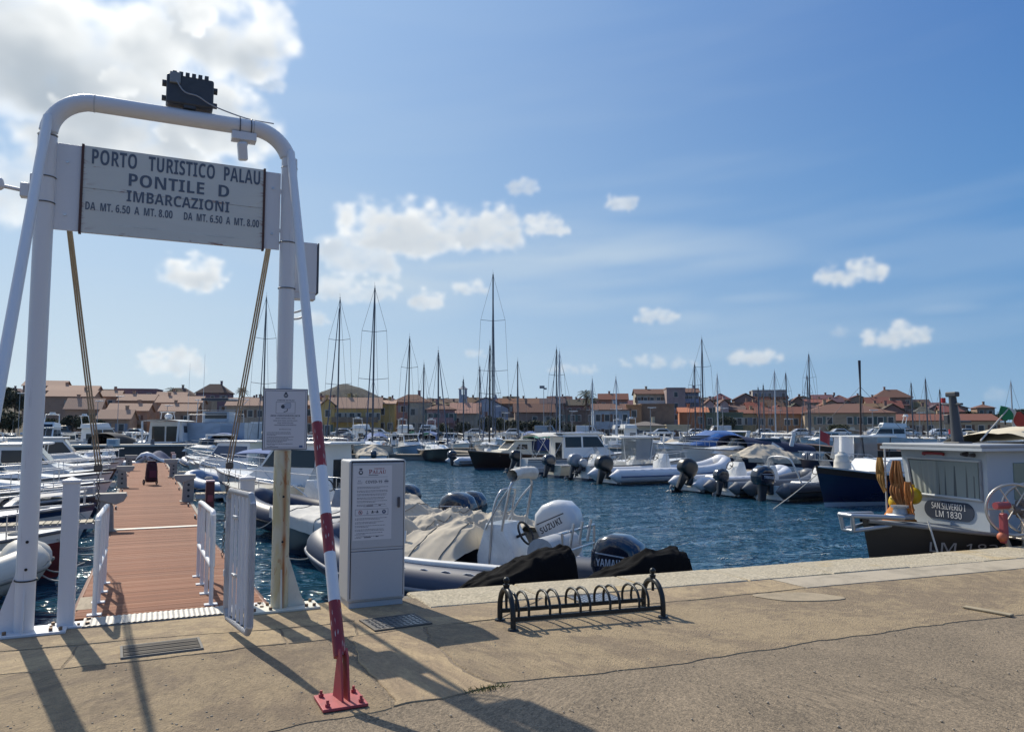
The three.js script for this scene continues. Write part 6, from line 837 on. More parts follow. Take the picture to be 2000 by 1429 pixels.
// terraces above the pontoon
const terr = (a, b, y, d, l, o = {}) => building(a, b, y, d, { label: l, wall: PE, rc: RC.c, rh: 1.5, floors: 1, group: undefined, ...o });
terr(40, 112, 754, 200, 'topmost peach house with pale tiled roof above the terraces'); terr(84, 172, 764, 192, 'long peach terrace house under the topmost house'); terr(86, 170, 775, 176, 'peach terrace house with two chimneys on a pale roof', { chim: 1 }); terr(122, 184, 800, 152, 'small peach house with a steep pale roof among shrubs', { rh: 2.2 });
terr(172, 224, 771, 205, 'low dark roofed house beside the mauve block', { rc: RC.d, wall: PU }); building(220, 296, 761, 195, { label: 'long mauve flat roofed block above the peach terraces', wall: PU, roof: 'flat', floors: 1, shut: 0 }); terr(190, 224, 775, 186, 'narrow peach house tucked under the mauve block'); terr(228, 292, 783, 174, 'peach house with shaded veranda under the mauve block', { balc: 1 }); terr(206, 278, 803, 154, 'wide peach house with veranda at the foot of the terraces', { balc: 1 }); terr(186, 244, 819, 146, 'low annex with sloping tiled roof before the wide peach house', { rh: 1.8 });
terr(302, 384, 787, 170, 'peach house with long pale roof behind the motor yacht', { balc: 1 }); terr(300, 352, 778, 184, 'peach house with short roof above the long pale roof'); terr(308, 374, 804, 154, 'lowest peach house behind the motor yacht', { balc: 1 }); building(312, 372, 772, 215, { label: 'brown hipped house beside the palm', wall: TN, roof: 'hip', rc: RC.d, rh: 2.2 }); building(380, 442, 767, 215, { label: 'large dark hipped roof house with two chimneys on the skyline', wall: PU, roof: 'hip', rc: RC.d, rh: 2.6 }); building(350, 408, 779, 190, { label: 'flat dark veranda house below the dark hipped roof', wall: TN, roof: 'flat', balc: 1 });
building(440, 512, 793, 154, { label: 'beige gabled house with blue grey shutters behind the grey workboat', wall: [.4, .33, .25], rc: RC.c, floors: 3, bays: 4 }); building(590, 632, 792, 165, { label: 'ochre house partly behind the arch post', wall: OR, rc: RC.c });
building(640, 738, 798, 152, { label: 'ochre apartment block with three rows of brown balconies', wall: YE, rc: RC.c, floors: 3, bays: 8, balc: 2, balcM: wallMat([.2, .16, .12]), cat: 'apartment block', name: 'apartment_block' }); building(624, 650, 792, 151, { label: 'ochre gable end joined to the balconied apartment block', wall: YE, roof: 'front', rc: RC.c, rh: 1.3 }); building(736, 768, 789, 156, { label: 'narrow yellow house with arched bays beside the apartment block', wall: YE, rc: RC.c, floors: 3, bays: 2, shut: 0 });
building(766, 838, 785, 166, { label: 'mauve three storey house with hipped roof', wall: PU, roof: 'hip', rc: RC.b, floors: 3, bays: 5 }); building(798, 838, 790, 157, { label: 'sand coloured house in front of the mauve hipped one', wall: BG, roof: 'flat', floors: 3, bays: 3 }); building(832, 886, 799, 151, { label: 'mauve corner house with dark loggia', wall: [.3, .19, .2], roof: 'hip', rc: RC.b, floors: 3, bays: 4, balc: 1 }); building(880, 936, 808, 160, { label: 'house with bright salmon roof below the bell tower', wall: BG, rc: [.6, .33, .24], floors: 2, rh: 2.2 });
// church: tower and nave
{ const d = 192, w = 15.5 / FPX * d, x = (904 - 1000) / FPX * d, g = ground(x, d) - 1, H = EYE + (HOR - 760) / FPX * d - g, t = thing('bell_tower', 'pale blue grey bell tower with belfry openings', 'bell tower', [x, g, -d], .1), bm = wallMat([.42, .48, .55]); part('shaft', [box(w, H - 1.4, w, 0, (H - 1.4) / 2, 0)], bm, t); for (const [sx, sz] of [[-1, -1], [-1, 1], [1, -1], [1, 1]]) part('belfry_pier', [box(w * .3, 1.5, w * .3, sx * w * .35, H - .7, sz * w * .35)], bm, t); part('roof', [new THREE.ConeGeometry(w * .84, .9, 4).rotateY(Math.PI / 4).translate(0, H + .48, 0)], M([.28, .3, .34], .8), t); part('cross', [rod([0, H + .8, 0], [0, H + 2.2, 0], .05), rod([-.3, H + 1.8, 0], [.3, H + 1.8, 0], .05)], DKALU, t); windowOn(t, 0, H - 4, w / 2 + .01, .7, 1.1, 0, 1); }
building(906, 992, 797, 190, { label: 'pale blue grey church hall with a broad gable', wall: [.4, .46, .53], roof: 'front', rc: RC.d, rh: 2.6, floors: 1, bays: 5, cat: 'church', name: 'church' });
building(1005, 1082, 806, 172, { label: 'brown low house with striped gable behind the dark trees', wall: [.3, .22, .18], rc: RC.b, floors: 2 }); building(1092, 1162, 803, 168, { label: 'dark brown flat roofed block beneath the palm', wall: [.2, .15, .12], roof: 'flat', floors: 2, bays: 6 }); building(1160, 1230, 801, 152, { label: 'pale blue house with red roof by the harbour', wall: BL, rc: RC.b, floors: 3, bays: 4, rh: 1.2 }); building(1172, 1228, 781, 225, { label: 'reddish hilltop house above the pale blue one', wall: [.4, .2, .15], rc: RC.r });
building(1227, 1256, 793, 152, { label: 'orange flat roofed wall with one awning window', wall: OR, roof: 'flat', bays: 1, floors: 2 }); building(1254, 1318, 791, 153, { label: 'brown windowless block beside the orange wall', wall: [.26, .17, .12], roof: 'flat', floors: 0 }); building(1243, 1306, 770, 205, { label: 'beige apartment house with white balconies on the rise', wall: BG, rc: RC.b, floors: 4, bays: 5, balc: 3, balcM: wallMat([.6, .6, .58]), rh: 1.4, cat: 'apartment block', name: 'apartment_block' }); building(1304, 1340, 759, 200, { label: 'tall pinkish stair tower block with a round window', wall: [.36, .28, .27], roof: 'flat', floors: 3, bays: 1, cat: 'apartment block', name: 'apartment_block' }); building(1336, 1368, 767, 204, { label: 'blue grey balconied wing beside the stair tower', wall: [.2, .24, .33], rc: RC.b, floors: 4, bays: 3, balc: 3, balcM: wallMat([.3, .36, .5]), rh: 1.2, cat: 'apartment block', name: 'apartment_block' });
building(1232, 1298, 831, 145, { label: 'low cream pavilion with hipped roof on the waterfront', wall: [.52, .47, .34], roof: 'hip', rc: RC.g, floors: 1, bays: 5, rh: .8 }); building(1304, 1348, 832, 146, { label: 'small cream waterfront kiosk with flat roof', wall: [.52, .47, .34], roof: 'flat', floors: 1, bays: 3 }); building(1332, 1386, 806, 156, { label: 'orange red house with bright tiled roof', wall: [.5, .2, .1], rc: [.55, .2, .1], floors: 2, rh: 1.0 }); building(1384, 1454, 808, 154, { label: 'olive green house with a creeper covered upper floor', wall: [.14, .17, .12], roof: 'flat', floors: 2, bays: 5 });
building(1382, 1398, 789, 176, { label: 'narrow pink gabled house with a single window', wall: [.5, .4, .38], roof: 'front', rc: RC.b, bays: 1, rh: 1.0 }); building(1409, 1425, 789, 178, { label: 'narrow pink gabled house without windows', wall: [.5, .4, .38], roof: 'front', rc: RC.b, floors: 0, rh: 1.0 }); building(1453, 1487, 808, 155, { label: 'yellow house with two tall narrow windows', wall: [.52, .4, .22], rc: RC.r, bays: 2, floors: 2, ww: .7 }); building(1486, 1580, 809, 153, { label: 'long orange house with arched doors under a red roof', wall: OR, rc: RC.r, bays: 6, floors: 2, shut: 0, rh: 1.4 });
building(1588, 1755, 806, 148, { label: 'large tan waterfront building with awnings and green shutters', wall: TN, roof: 'hip', rc: RC.b, floors: 3, bays: 9, awn: 1, rh: 1.9, dep: 12, cat: 'apartment block', name: 'apartment_block' }); building(1752, 1952, 822, 152, { label: 'long low beige building with a straight red roof', wall: [.46, .36, .23], rc: RC.r, floors: 1, bays: 9, rh: 1.3 }); building(1476, 1540, 763, 270, { label: 'grey unfinished concrete house with open top storey', wall: GYW, roof: 'flat', floors: 2, bays: 5 }); building(1915, 1946, 796, 235, { label: 'brown hilltop house among dark trees', wall: [.3, .2, .15], rc: RC.b, roof: 'hip' }); building(1718, 1786, 776, 240, { label: 'wide red brown hipped house crowning the slope', wall: [.36, .2, .14], roof: 'hip', rc: RC.b, rh: 2.6 });
// crowded roofs up the slope
{ const r = rng(99), kinds = [['brown red roofed house in the hillside rows', [.26, .16, .12], 'b'], ['sand coloured red roofed house in the hillside rows', [.36, .26, .18], 'r'], ['mauve brown dark roofed house in the hillside rows', [.26, .17, .15], 'd']];
  const put = (px, yE, d, wpx, i) => building(px - wpx / 2, px + wpx / 2, yE, d, { label: kinds[i][0].replace('in the hillside rows', mark(px).replace('before', 'uphill behind').replace(/^(by|near|below)/, 'uphill of')) + (d > 250 ? ' on the skyline' : ''), wall: kinds[i][1], rc: RC[kinds[i][2]].map(x => x * (.75 + .5 * Math.floor(r() * 4) / 3)), roof: ['hip', 'gable', 'gable', 'front', 'flat'][Math.floor(r() * 5)], rh: 1 + r() * 1.2, balc: r() < .3 ? 1 : 0, group: 'houses packed up the hillside', floors: 2 });
  for (let row = 0; row < 4; row++) { const d = [178, 208, 238, 268][row]; for (let px = 1350 + row * 10; px < 1880; px += 30 + r() * 18) { const top = skyY(px), yE = lerp(808, top + 3, [.22, .5, .76, 1][row]) + r() * 4; if (d < 185 && (px > 1580 && px < 1720 || px < 1420)) continue; put(px, yE, d, 26 + r() * 22, Math.floor(r() * 3)); } }
  for (let row = 0; row < 2; row++) { const d = [235, 272][row]; for (let px = 480; px < 1240; px += 34 + r() * 26) put(px, lerp(790, skyY(px) + 4, row * .6 + .4) + r() * 4, d, 28 + r() * 26, r() < .6 ? 2 : 0); }
  for (let px = 20; px < 330; px += 46 + r() * 30) put(px, skyY(px) + 8 + r() * 3, 262, 38 + r() * 20, 2);
}
// trees: tapered trunk, limbs, crown of leaf clumps
const LEAF = (() => { const mk = (seed, n, f) => { const r = rng(seed), T = []; for (let i = 0; i < n; i++) { const [x, y, z, s] = f(r); const a = r() * 6.28, b = (r() - .5) * 2.4, u = V(Math.cos(a) * s, Math.sin(b) * s, Math.sin(a) * s), w = V(-Math.sin(a) * s * .7, (r() - .3) * s, Math.cos(a) * s * .7); T.push([x - u.x, y - u.y, z - u.z], [x + u.x, y + u.y, z + u.z], [x + w.x, y + w.y, z + w.z]); } return flat(T); };
  const cl = (seed, n, sy) => { const r0 = rng(seed), lobes = Array.from({ length: 11 }, () => { const a = r0() * 6.28, q = Math.sqrt(r0()) * .68; return [Math.cos(a) * q, (r0() - .4) * .75 * sy, Math.sin(a) * q, .28 + r0() * .26]; }); return mk(seed + 1, n, r => { const l = lobes[Math.floor(r() * 11)], a = r() * 6.28, c = r() * 2 - 1, s = Math.sqrt(1 - c * c), k = l[3] * Math.pow(r(), .4); return [l[0] + Math.cos(a) * s * k, l[1] + c * k * .8, l[2] + Math.sin(a) * s * k, 0.06 + r() * .09]; }); }; return [cl(1, 2600, 1), cl(5, 2600, .7), cl(9, 2400, .9)]; })();
const LM = [[.035, .05, .022], [.045, .06, .03], [.03, .045, .028]].map(c => M(c, .8)), BARK = M([.1, .07, .05], .9);
function tree(px, d, yTop, wpx, label, i = 0, group) { const x = (px - 1000) / FPX * d, g = ground(x, d) - .1, top = EYE + (HOR - yTop) / FPX * d, H = Math.max(2, top - g), R = wpx / 2 / FPX * d, t = thing('tree', label, 'tree', [x, g, -d], px * .37, group), cr = Math.min(H * .52, R * 1.5); part('trunk', [rod([0, 0, 0], [.1, Math.max(.4, H - cr * 1.1), 0], .22, .12, 7), rod([.1, H - cr * 1.5, 0], [R * .4, H - cr * .8, R * .2], .09, .04, 5), rod([.1, H - cr * 1.4, 0], [-R * .4, H - cr * .7, -R * .2], .09, .04, 5)], BARK, t); const c = part('crown', LEAF[i % 3], LM[i % 3], t); c.scale.set(R, cr, R); c.position.y = H - cr * .95; return t; }
for (const [px, d, y, w, i] of [[-40, 120, 742, 70, 0], [8, 124, 738, 60, 1], [30, 122, 752, 44, 2], [20, 116, 790, 60, 0], [-20, 114, 800, 70, 1]]) tree(px, d > LAND ? d : LAND + 3 + (d - 114), y, w, 'tall dark pine in the clump behind the arch post', i, 'pines behind the arch post');
for (const [px, d, y, w] of [[100, 142, 808, 30], [118, 143, 812, 34], [140, 143, 800, 36], [168, 142, 800, 34], [196, 144, 812, 24], [190, 165, 786, 30], [212, 160, 792, 26]]) tree(px, d, y, w, 'rounded green tree ' + mark(px), (px | 0) % 3, 'trees among the peach terraces');
for (const [px, d, y, w] of [[950, 150, 802, 40], [976, 150, 806, 46], [1010, 148, 812, 44], [1046, 147, 812, 44], [1080, 148, 808, 40], [1112, 147, 820, 36], [1146, 148, 822, 36], [905, 149, 816, 36], [870, 147, 822, 30]]) tree(px, d, y, w, 'dense dark waterfront tree ' + mark(px), (px | 0) % 3, 'dark trees along the waterfront');
tree(1634, 143, 822, 44, 'round bushy tree before the large tan building', 1); tree(1283, 143, 834, 22, 'small round tree beside the cream pavilion', 0); tree(1418, 150, 802, 40, 'creeper clad tree against the olive house', 2);
for (const [px, d, y, w] of [[1880, 235, 797, 40], [1902, 236, 800, 36], [1850, 240, 795, 30], [1962, 230, 794, 40], [1990, 226, 790, 44], [2016, 226, 792, 40], [1935, 232, 803, 30]]) tree(px, d, y, w, 'dark umbrella pine on the ridge by the hilltop house', (px | 0) % 3, 'pines on the ridge');
// palms
function palm(px, d, yTop, label, R = 2.6) { const x = (px - 1000) / FPX * d, g = ground(x, d) - .1, H = EYE + (HOR - yTop) / FPX * d - g - R * .35, t = thing('palm_tree', label, 'palm', [x, g, -d], px); part('trunk', [rod([0, 0, 0], [.15, H, 0], .3, .22, 8)], BARK, t); const r = rng(px); for (let k = 0; k < 26; k++) { const a = k * 2.4, e = lerp(1.2, -.5, k / 26), L = R * (.85 + r() * .3), T = []; const P0 = s => { const y = H + Math.sin(e) * L * s - .75 * L * s * s * .8, q = .15 + Math.cos(e) * L * s; return [Math.cos(a) * q, y + .1, Math.sin(a) * q]; }; for (let j = 0; j < 8; j++) { const A = P0(j / 8), B = P0((j + 1) / 8), w = .42 * Math.sin(Math.PI * (j + .7) / 8.6); for (const s of [-1, 1]) T.push(A, B, [(A[0] + B[0]) / 2 - Math.sin(a) * w * s, (A[1] + B[1]) / 2 - w * .55, (A[2] + B[2]) / 2 + Math.cos(a) * w * s]); } part('frond', [flat(T)], LM[k % 3], t); } }
palm(1145, 172, 762, 'tall palm rising above the dark brown block'); palm(1158, 176, 777, 'shorter palm beside the tall palm', 2.0); palm(338, 200, 757, 'bushy palm on the skyline by the hipped houses', 3.2); palm(472, 205, 757, 'small palm on the skyline beside the arch rope', 1.8); palm(688, 170, 768, 'dark palm behind the ochre apartment block', 2.6);
// street lamps along the waterfront
function lamp(px, yTop, d, label, flood) { const x = (px - 1000) / FPX * d, y0 = d > LAND ? .3 : WATER, H = EYE + (HOR - yTop) / FPX * d - y0, t = thing('street_lamp', label, 'street lamp', [x, y0, -d], 0, flood ? undefined : 'lamps along the waterfront'); part('pole', [rod([0, 0, 0], [0, H, 0], .07, .045, 8)], M([.32, .33, .34], .5), t); if (flood) part('lamp_head', [rbox(.9, .5, .3, .04, -.3, H + .2, 0), rbox(.5, .3, .3, .04, .3, H - .1, 0)], M([.15, .17, .2], .5), t); else part('lamp_head', [rbox(1.5, .12, .3, .05, .3, H, 0), ball(.2, .3, H - .04, 0, 1.6, .5, .7, 8)], M([.62, .63, .64], .4), t); }
for (const [px, y, d] of [[38, 768, 139], [191, 783, 141], [231, 774, 143], [327, 792, 140], [967, 793, 141], [985, 806, 143], [1117, 803, 141], [1270, 796, 140], [1411, 797, 141], [1536, 818, 140], [1703, 801, 140], [1795, 806, 141], [1843, 788, 143]]) lamp(px, y, d, 'slim grey street lamp ' + mark(px)); lamp(1062, 758, 141, 'tall floodlight pole above the dark waterfront trees', 1);
// parked cars on the waterfront
const CARM = [[.5, .5, .5], [.06, .16, .36], [.3, .02, .03], [.04, .045, .05], [.24, .26, .28], [.55, .56, .57]].map(c => M(c, .25, { clearcoat: 1, clearcoatRoughness: .05 }));
function car(px, d, ci, label, van, ry = 0) { const x = (px - 1000) / FPX * d, t = thing(van ? 'van' : 'car', label, van ? 'van' : 'car', [x, .31, -d], ry, 'cars parked along the waterfront'), L = 4.2, H = van ? 2 : 1.45, body = van ? [[-2.1, .3], [-2.1, .95], [-1.6, 1.1], [-1.1, H], [2.05, H], [2.1, .3]] : [[-2.1, .3], [-2.1, .75], [-1.2, .92], [-.6, H], [.9, H], [1.6, .95], [2.1, .85], [2.1, .3]]; part('body', [extr(body, 1.7, .1, 2)], CARM[ci], t); part('side_window', [extr(van ? [[-1.3, 1.12], [-1.0, H - .2], [-.2, H - .2], [-.2, 1.12]] : [[-1.0, .95], [-.52, H - .12], [.82, H - .12], [1.3, .95]], 1.72)], GLASS, t); for (const sx of [-1.3, 1.3]) for (const sz of [-.76, .76]) { const w = part('wheel', [new THREE.CylinderGeometry(.32, .32, .2, 14).rotateX(Math.PI / 2).translate(sx, .32, sz)], RUBBER, t); part('rim', [new THREE.CylinderGeometry(.2, .2, .21, 10).rotateX(Math.PI / 2).translate(sx, .32, sz)], ALU, w); } for (const sz of [-.6, .6]) part('headlight', [rbox(.06, .14, .3, .02, -2.1, .72, sz)], M([.7, .7, .7], .1), t); }
{ const r = rng(4), nm = ['silver hatchback parked on the waterfront', 'blue car parked on the waterfront', 'red car parked on the waterfront', 'black car parked on the waterfront', 'grey car parked on the waterfront', 'white car parked on the waterfront']; for (let px = 70; px < 1980; px += 44 + r() * 46) { if (px > 440 && px < 640) continue; const c = px > 1880 && px < 1990 ? 2 : Math.floor(r() * 6), v = r() < .14; car(px, 139.5 + r() * 1.5, c, (v ? nm[c].replace(/hatchback|car/, 'van') : nm[c]).replace('on the waterfront', mark(px)), v, r() < .5 ? 0 : Math.PI); } }

scene.fog = new THREE.FogExp2(new THREE.Color(.72, .8, .9), .00005);   // summer haze over the bay

// ---------------------------------------------------------------- jetty, workboats and the crowd of boats beyond
const CONCJ = M([.34, .32, .29], .9, { map: PLASTER });
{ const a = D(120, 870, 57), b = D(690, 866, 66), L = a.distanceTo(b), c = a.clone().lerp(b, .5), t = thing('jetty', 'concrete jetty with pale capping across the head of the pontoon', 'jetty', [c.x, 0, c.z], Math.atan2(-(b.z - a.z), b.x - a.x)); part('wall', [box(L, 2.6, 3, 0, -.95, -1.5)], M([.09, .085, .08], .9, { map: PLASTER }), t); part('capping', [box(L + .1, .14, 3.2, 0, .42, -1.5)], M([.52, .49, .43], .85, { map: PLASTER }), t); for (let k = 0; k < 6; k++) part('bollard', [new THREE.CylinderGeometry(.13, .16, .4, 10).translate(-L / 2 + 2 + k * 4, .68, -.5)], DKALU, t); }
{ const p = D(223, 870, 56.5), t = thing('electric_cabinet', 'pale metal switch cabinet on a leg before the jetty', 'cabinet', [p.x, -.3, p.z + .2]); part('box', [rbox(.8, .55, .35, .03, 0, 1.0, 0)], M([.6, .6, .58], .5), t); part('leg', [rod([-.2, -.6, 0], [-.2, .8, 0], .05), rod([.2, -.6, 0], [.2, .8, 0], .05)], DKALU, t); part('display_panel', [rbox(.5, .25, .02, .005, 0, 1.02, .18)], M([.3, .34, .38], .4), t); }
// motor yacht behind the jetty, stern on
{ const p = D(300, 838, 66), t = thing('motor_yacht', 'white motor yacht seen stern on behind the jetty', 'motor yacht', [p.x, WATER, p.z - 3.5], rad(6)), h = hull(t, { L: 9.5, B: 3.3, F: 1.35, bow: .5, tw: .94, rake: .8, side: WHITE, deck: WHITE, open: .3, sole: .7 }); house(t, [[1.6, 1.1], [1.6, 3.15], [-1.4, 3.1], [-2.6, 1.7], [-2.6, 1.1]], 1.5, 1.32, WHITE, [[[1.2, 2.2], [1.2, 2.8], [-1.1, 2.75], [-1.7, 2.2]]], [[2, .15, .9, .85, 3]], 'saloon'); part('saloon_door', [box(1.05, 1.5, .04, -.62, 2.0, 1.63), box(1.05, 1.5, .04, .58, 2.0, 1.63)], GLASS, t); part('roof', [grid(10, 8, (a, v) => [(a * 2 - 1) * 1.62, 3.35 - .16 * Math.pow(a * 2 - 1, 2), lerp(3.2, -1.6, v)])], WHITE, t); for (const s of [-1, 1]) part('roof_post', [rod([s * 1.42, 1.3, 3.1], [s * 1.5, 3.2, 3.0], .09, .09, 8)], WHITE, t); part('radar_dome', [ball(.34, 0, 3.62, 1, 1, .8, 1), rod([-.6, 3.35, 1.2], [-.5, 4.0, 1.3], .03), rod([.6, 3.35, 1.2], [.5, 4.0, 1.3], .03), rbox(1.3, .05, .12, .02, 0, 3.98, 1.3)], WHITE, t); part('bathing_platform', [rbox(3, .1, .9, .04, 0, .45, 5.1)], TEAK, t); part('antenna', [rod([1.3, 3.3, 0], [1.5, 8.4, .4], .02, .008, 5)], WHITE, t); for (const s of [-1, 1]) part('fender', [new THREE.CapsuleGeometry(.2, .5, 4, 10).translate(s * 1.72, .75, 3.6)], s < 0 ? WHITE : RUBBER, t); }
{ const p = D(430, 838, 70), t = thing('work_boat', 'pale grey slab sided workboat with an open bridge and awning frame', 'workboat', [p.x, WATER, p.z - 2], rad(-3)), gm = M([.42, .48, .53], .6, { map: GRUNGE }), h = hull(t, { L: 10, B: 4, F: 1.3, bow: .4, tw: .95, rake: .6, side: gm, deck: gm }); part('deckhouse', [box(5.2, 1.75, 4.5, 0, 2.2, .5)], gm, t); part('deckhouse_door', [box(1.1, 1.5, .05, 1.0, 2.1, 2.78)], M([.3, .36, .41], .6), t); part('bridge', [box(2.4, .95, 2, -.6, 3.6, .4)], M([.46, .5, .53], .6, { map: GRUNGE }), t); part('bridge_window', [box(2.0, .5, .04, -.6, 3.72, 1.42)], GLASS, t); part('awning', [rbox(2.4, .22, 2.4, .05, -.7, 5.2, .5)], M([.05, .06, .08], .8), t); part('awning_frame', [rod([-2.4, 3.1, 1.4], [-2.3, 5.2, 1.4], .04), rod([1.4, 3.1, 1.4], [1.4, 5.2, 1.4], .04), rod([-2.6, 5.15, 1.4], [2.4, 5.2, 1.4], .04), rod([1.4, 4.2, 1.4], [2.4, 5.2, 1.4], .03), rod([-2.4, 4.2, 1.4], [1.4, 4.2, 1.4], .025)], M([.5, .52, .54], .5), t); part('antenna', [rod([-2.3, 3, .4], [-2.3, 9.5, .3], .03, .01, 5)], WHITE, t); part('roof_rail', poly([V(-2.5, 3.1, 2.7), V(-2.5, 3.8, 2.7), V(2.5, 3.8, 2.7), V(2.5, 3.1, 2.7)], .025, 5), WHITE, t); }
{ const p = D(198, 838, 64); cruiser({ label: 'dark grey sports boat with a black cockpit cover behind the jetty', p: [p.x, WATER, p.z - 3], ry: rad(5), L: 7.5, F: 1.0, style: 'express', side: M([.06, .06, .07], .4), deck: GREYH, canopy: M([.05, .055, .065], .9), low: 1, arch: false }); }
// sailing yachts read off their masts: photo column and row of the masthead, depth
const SW = M([.6, .59, .55], .9, { map: GRUNGE }), SB = M([.02, .08, .26], .8, { map: GRUNGE }), SG = M([.02, .17, .09], .8, { map: GRUNGE }), SN = M([.015, .02, .05], .8, { map: GRUNGE });
const yachts = [
  [520, 581, 68, 9.5, 'white yacht whose mast stands beside the arch post', { sail: SW }], [664, 584, 66, 9.5, 'white yacht with navy hood near the ochre apartment block', { sail: SN, hood: SN }], [732, 562, 64, 10.5, 'tall white yacht with grey furled mainsail on its boom', { sail: SW, mr: .085 }], [800, 660, 76, 8.5, 'white yacht with a green sail cover and black mast', { sail: SG, mastMat: M([.02, .022, .025], .5) }], [828, 712, 78, 7, 'small yacht with bare dark mast beside the green sail cover', { sail: SG, genoa: false }], [856, 688, 62, 8, 'black hulled yacht with bright blue sail cover', { side: BLACK, sail: SB }], [905, 741, 92, 7, 'small yacht moored in front of the bell tower', { genoa: false }], [937, 716, 90, 7.5, 'small yacht with dark mast beside the tallest mast', {}], [963, 536, 76, 12.5, 'largest white yacht with the tallest mast and a long white boom cover', { sail: SW, mr: .1 }], [957, 675, 70, 9, 'white yacht with black mast close to the tallest mast', { mastMat: M([.02, .022, .025], .5), mr: .085 }], [1011, 706, 84, 8, 'white yacht with plain grey mast beside the floodlight pole', {}], [1087, 682, 86, 9, 'white yacht with slender mast near the floodlight pole', { sail: SN }], [1093, 689, 80, 9, 'white yacht with navy boom bag and slanting dark backstay', { sail: SN, mastMat: ALU }], [1157, 742, 95, 7, 'small white yacht in front of the palms', { mastMat: ALU }], [1203, 738, 92, 7, 'small white yacht with bright aluminium mast', { mastMat: M([.7, .7, .7], .4), genoa: false }], [1371, 662, 98, 11, 'large grey masted yacht before the stair tower block', { mr: .1, sail: SW }], [1357, 711, 104, 9, 'yacht with leaning furled sails before the stair tower block', {}], [1401, 732, 112, 6.5, 'small pale yacht seen stern on near the olive house', { mastMat: M([.7, .7, .7], .4), genoa: false, ry: 0 }], [1481, 757, 122, 7.5, 'small yacht before the yellow house', {}], [1491, 752, 126, 7.5, 'small yacht with a pale spreader before the yellow house', { genoa: false }], [1513, 725, 124, 9, 'yacht before the long orange house with slanting white stay', { mastMat: ALU }], [1535, 729, 128, 9, 'yacht with dark mast before the long orange house', { genoa: false }], [1577, 734, 130, 8.5, 'yacht with thin mast between orange and tan buildings', { genoa: false }], [1580, 692, 120, 10.5, 'tall yacht with blue grey mast between orange and tan buildings', { mr: .095 }], [1780, 748, 118, 8.5, 'yacht with thin mast before the long low beige building', { genoa: false }], [1808, 740, 114, 9, 'yacht with grey mast before the long low beige building', {}], [1836, 761, 126, 8, 'yacht with black mast behind the fishing boat mast', { mastMat: M([.02, .022, .025], .5) }], [1975, 746, 112, 8.5, 'yacht with pale mast beyond the fishing boat flag', { mastMat: ALU, genoa: false }]];
const busy = [];
for (const [px, py, d, L, label, o] of yachts) { const p = D(px, py, d), mast = p.y - WATER; const ry = o.ry ?? (rad(-20 + PERM[px * 3] * 40) - Math.atan2(p.x, d) + (PERM[px] < .5 ? Math.PI : 0)); const mz = -L * .09 + .25, c = [p.x - Math.sin(ry) * mz, WATER, p.z - Math.cos(ry) * mz]; busy.push([c[0], -c[2]]); yacht({ label, p: c, ry, L, mast, ...o }); }
{ // old wooden boat with a brown pole mast near the basin mouth
  const p = D(1677, 706, 62), q = D(1682, 880, 62), L = 9, t = thing('wooden_sailboat', 'old dark sailboat with a brown wooden mast and furled head', 'sailboat', [q.x, WATER, q.z], rad(60)); hull(t, { L, B: 2.8, F: .8, bow: .6, tw: .5, rake: .8, low: 1, side: M([.07, .04, .03], .5), deck: TEAK }); house(t, [[2, .7], [2, 1.4], [-.5, 1.35], [-1.2, .8]], .8, .7, TEAK, []); part('mast', [rod([0, .7, 0], [.2, p.y - WATER, .15], .085, .055, 8)], M([.09, .05, .035], .6), t); part('furled_flag', [rod([.2, p.y - WATER - 3, .1], [.18, p.y - WATER + .1, .1], .04, .11, 7)], M([.03, .04, .06], .8), t); part('rigging', [rod([0, 1, -4.4], [.2, p.y - WATER - 2, .1], .014), rod([1.2, .9, .4], [.2, p.y - WATER - 2, .1], .014), rod([-1.2, .9, .4], [.2, p.y - WATER - 2, .1], .014), rod([0, 1, 4.2], [.2, p.y - WATER - 2, .1], .014)], DKALU, t); busy.push([q.x, 62]); }
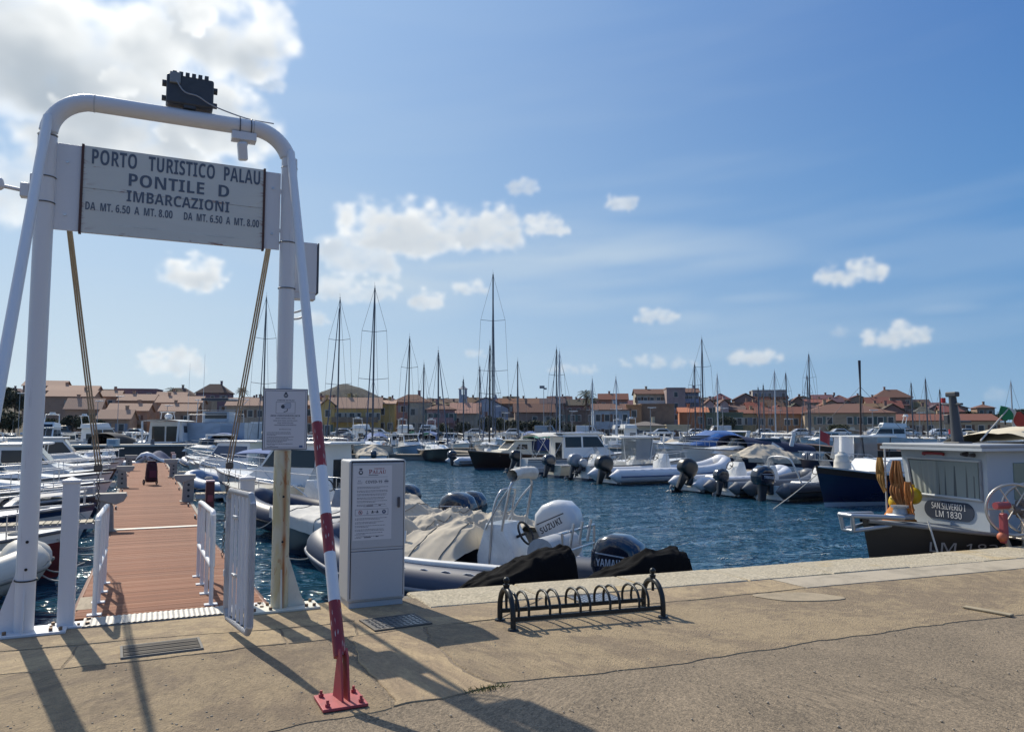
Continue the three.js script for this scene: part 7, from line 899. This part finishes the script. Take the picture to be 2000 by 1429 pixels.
// prototypes for the small craft in the crowded rows; each is placed once itself, then cloned
{
  const G1 = 'small craft in the crowded far rows';
  const protos = [
    () => cruiser({ label: 'white cabin boat with dark windows in the far rows', p: [0, 0, 0], ry: 0, L: 6.6, H: 1.2, low: 1, roofRack: 1, group: G1 }),
    () => cruiser({ label: 'white express cruiser with radar arch in the far rows', p: [0, 0, 0], ry: 0, L: 7.6, F: .95, style: 'express', low: 1, group: G1 }),
    () => openBoat({ label: 'white open motorboat with console in the far rows', p: [0, 0, 0], ry: 0, L: 5.6, console: {}, low: 1, rail: true, motors: [{}], group: G1 }).t,
    () => rib({ label: 'grey inflatable with outboard in the far rows', p: [0, 0, 0], ry: 0, L: 5.4, B: 2.1, tube: TGREY, low: 1, console: {}, motors: [{}], group: G1 }),
    () => openBoat({ label: 'navy motorboat with white hard top in the far rows', p: [0, 0, 0], ry: 0, L: 6.2, side: NAVY, top: { y: 2.0 }, console: {}, low: 1, motors: [{}], group: G1 }).t,
    () => cruiser({ label: 'white cruiser under a blue canvas canopy in the far rows', p: [0, 0, 0], ry: 0, L: 7.4, F: .95, style: 'express', canopy: SB, low: 1, arch: false, group: G1 }),
    () => openBoat({ label: 'white motorboat under a beige cover in the far rows', p: [0, 0, 0], ry: 0, L: 6, cov: { t: [.05, .85], r: v => .6 * Math.sin(3.1 * v), m: CANVAS_B }, low: 1, motors: [{}], group: G1 }).t,
    () => cruiser({ label: 'white flybridge cruiser in the far rows', p: [0, 0, 0], ry: 0, L: 8.6, B: 3, F: 1.1, H: 1.5, fly: 1, low: 1, group: G1 }),
    () => cruiser({ label: 'dark blue hulled cabin boat in the far rows', p: [0, 0, 0], ry: 0, L: 6.6, H: 1.15, side: DKBLUE, low: 1, antenna: 2, group: G1 }),
    () => openBoat({ label: 'white motorboat with tan bimini in the far rows', p: [0, 0, 0], ry: 0, L: 6, console: {}, bim: [-.2, 1.8, 1.85], low: 1, motors: [{ mat: WHITE }], group: G1 }).t];
  const made = [], r = rng(2024);
  const kind = []; const put = (k, x, d, ry) => { const p = [x, WATER, -d], where = mark(1000 + FPX * x / d) + (d > 105 ? ' farthest out' : d > 85 ? ' farther out' : ''); if (!made[k]) { made[k] = protos[k](); kind[k] = made[k].userData.label.replace('in the far rows', ''); made[k].userData.label = kind[k] + where; made[k].position.set(...p); made[k].rotation.y = ry; } else copyOf(made[k], kind[k] + where, p, ry, G1); };
  const clear = (x, d, m) => busy.every(([a, b]) => Math.abs(a - x) > 2.6 || Math.abs(b - d) > m);
  const inP = (x, d) => { const q = V(x, 0, -d).sub(O), u = q.dot(fP), v = q.dot(rP); return u < 49 && v > -11 && v < 11 || u < 66 && v > 16 && v < 38; };
  for (const d of [58, 69, 80, 91, 102, 113, 124]) for (let px = 20; px < 1990;) {
    const x = (px - 1000) / FPX * d; px += (2.9 + r() * 1.5) / d * FPX; const k = Math.floor(r() * 10), tw = rad((r() - .5) * 24) - Math.atan2(x, d) * .6 + (r() < .55 ? 0 : Math.PI);
    if (d < 82 && px < 490 && px > 110 || px < 110 && d < 66) { if (d < 72) continue; }
    if (px > 1390 && d < 117) { if (d < 100 || px < 1840 && d < 117) continue; }
    if (px > 1240 && px < 1400 && d < 85 || inP(x, d) || !clear(x, d, 6.5) || r() < .1) continue;
    put(k, x, d, tw);
  }
  // a white sport fisherman and pilot boats at the far quay, clear of the rows
  cruiser({ label: 'white sport fishing cruiser with tall bow before the tan building', p: Wp(1745, 877), ry: rad(80), L: 9.5, B: 3.1, F: 1.3, H: 1.4, bow: .7, fly: 1, low: 1 });
  cruiser({ label: 'white pilot boat with beige canvas roof beyond the fishing boat', p: Wp(1925, 884), ry: rad(95), L: 7.5, F: .9, H: 1.3, roof: CREAM, low: 1 });
  cruiser({ label: 'white cabin cruiser with low windows at the mouth of the basin', p: Wp(1620, 876), ry: rad(100), L: 7.5, F: .9, H: 1.2, low: 1 });
}
// floating pontoons between the far rows
for (const [d, a, b] of [[63.5, 640, 1010], [85.5, 480, 1240], [107.5, 60, 1400]]) { const A = (a - 1000) / FPX * d, B = (b - 1000) / FPX * d, t = thing('pontoon', 'low grey pontoon between the crowded far rows', 'pontoon', [(A + B) / 2, 0, -d], 0, 'far pontoons'); part('deck', [box(B - A, .1, 1.6, 0, -.42, 0)], WOODG, t); part('float', [box(B - A - .4, .5, 1.4, 0, -.72, 0)], CONCJ, t); }

// ---------------------------------------------------------------- shadows everywhere, render
scene.traverse(o => { if (o.isMesh) { o.castShadow = true; o.receiveShadow = true; } });
renderer.setSize(1024, 731);
renderer.render(scene, camera);
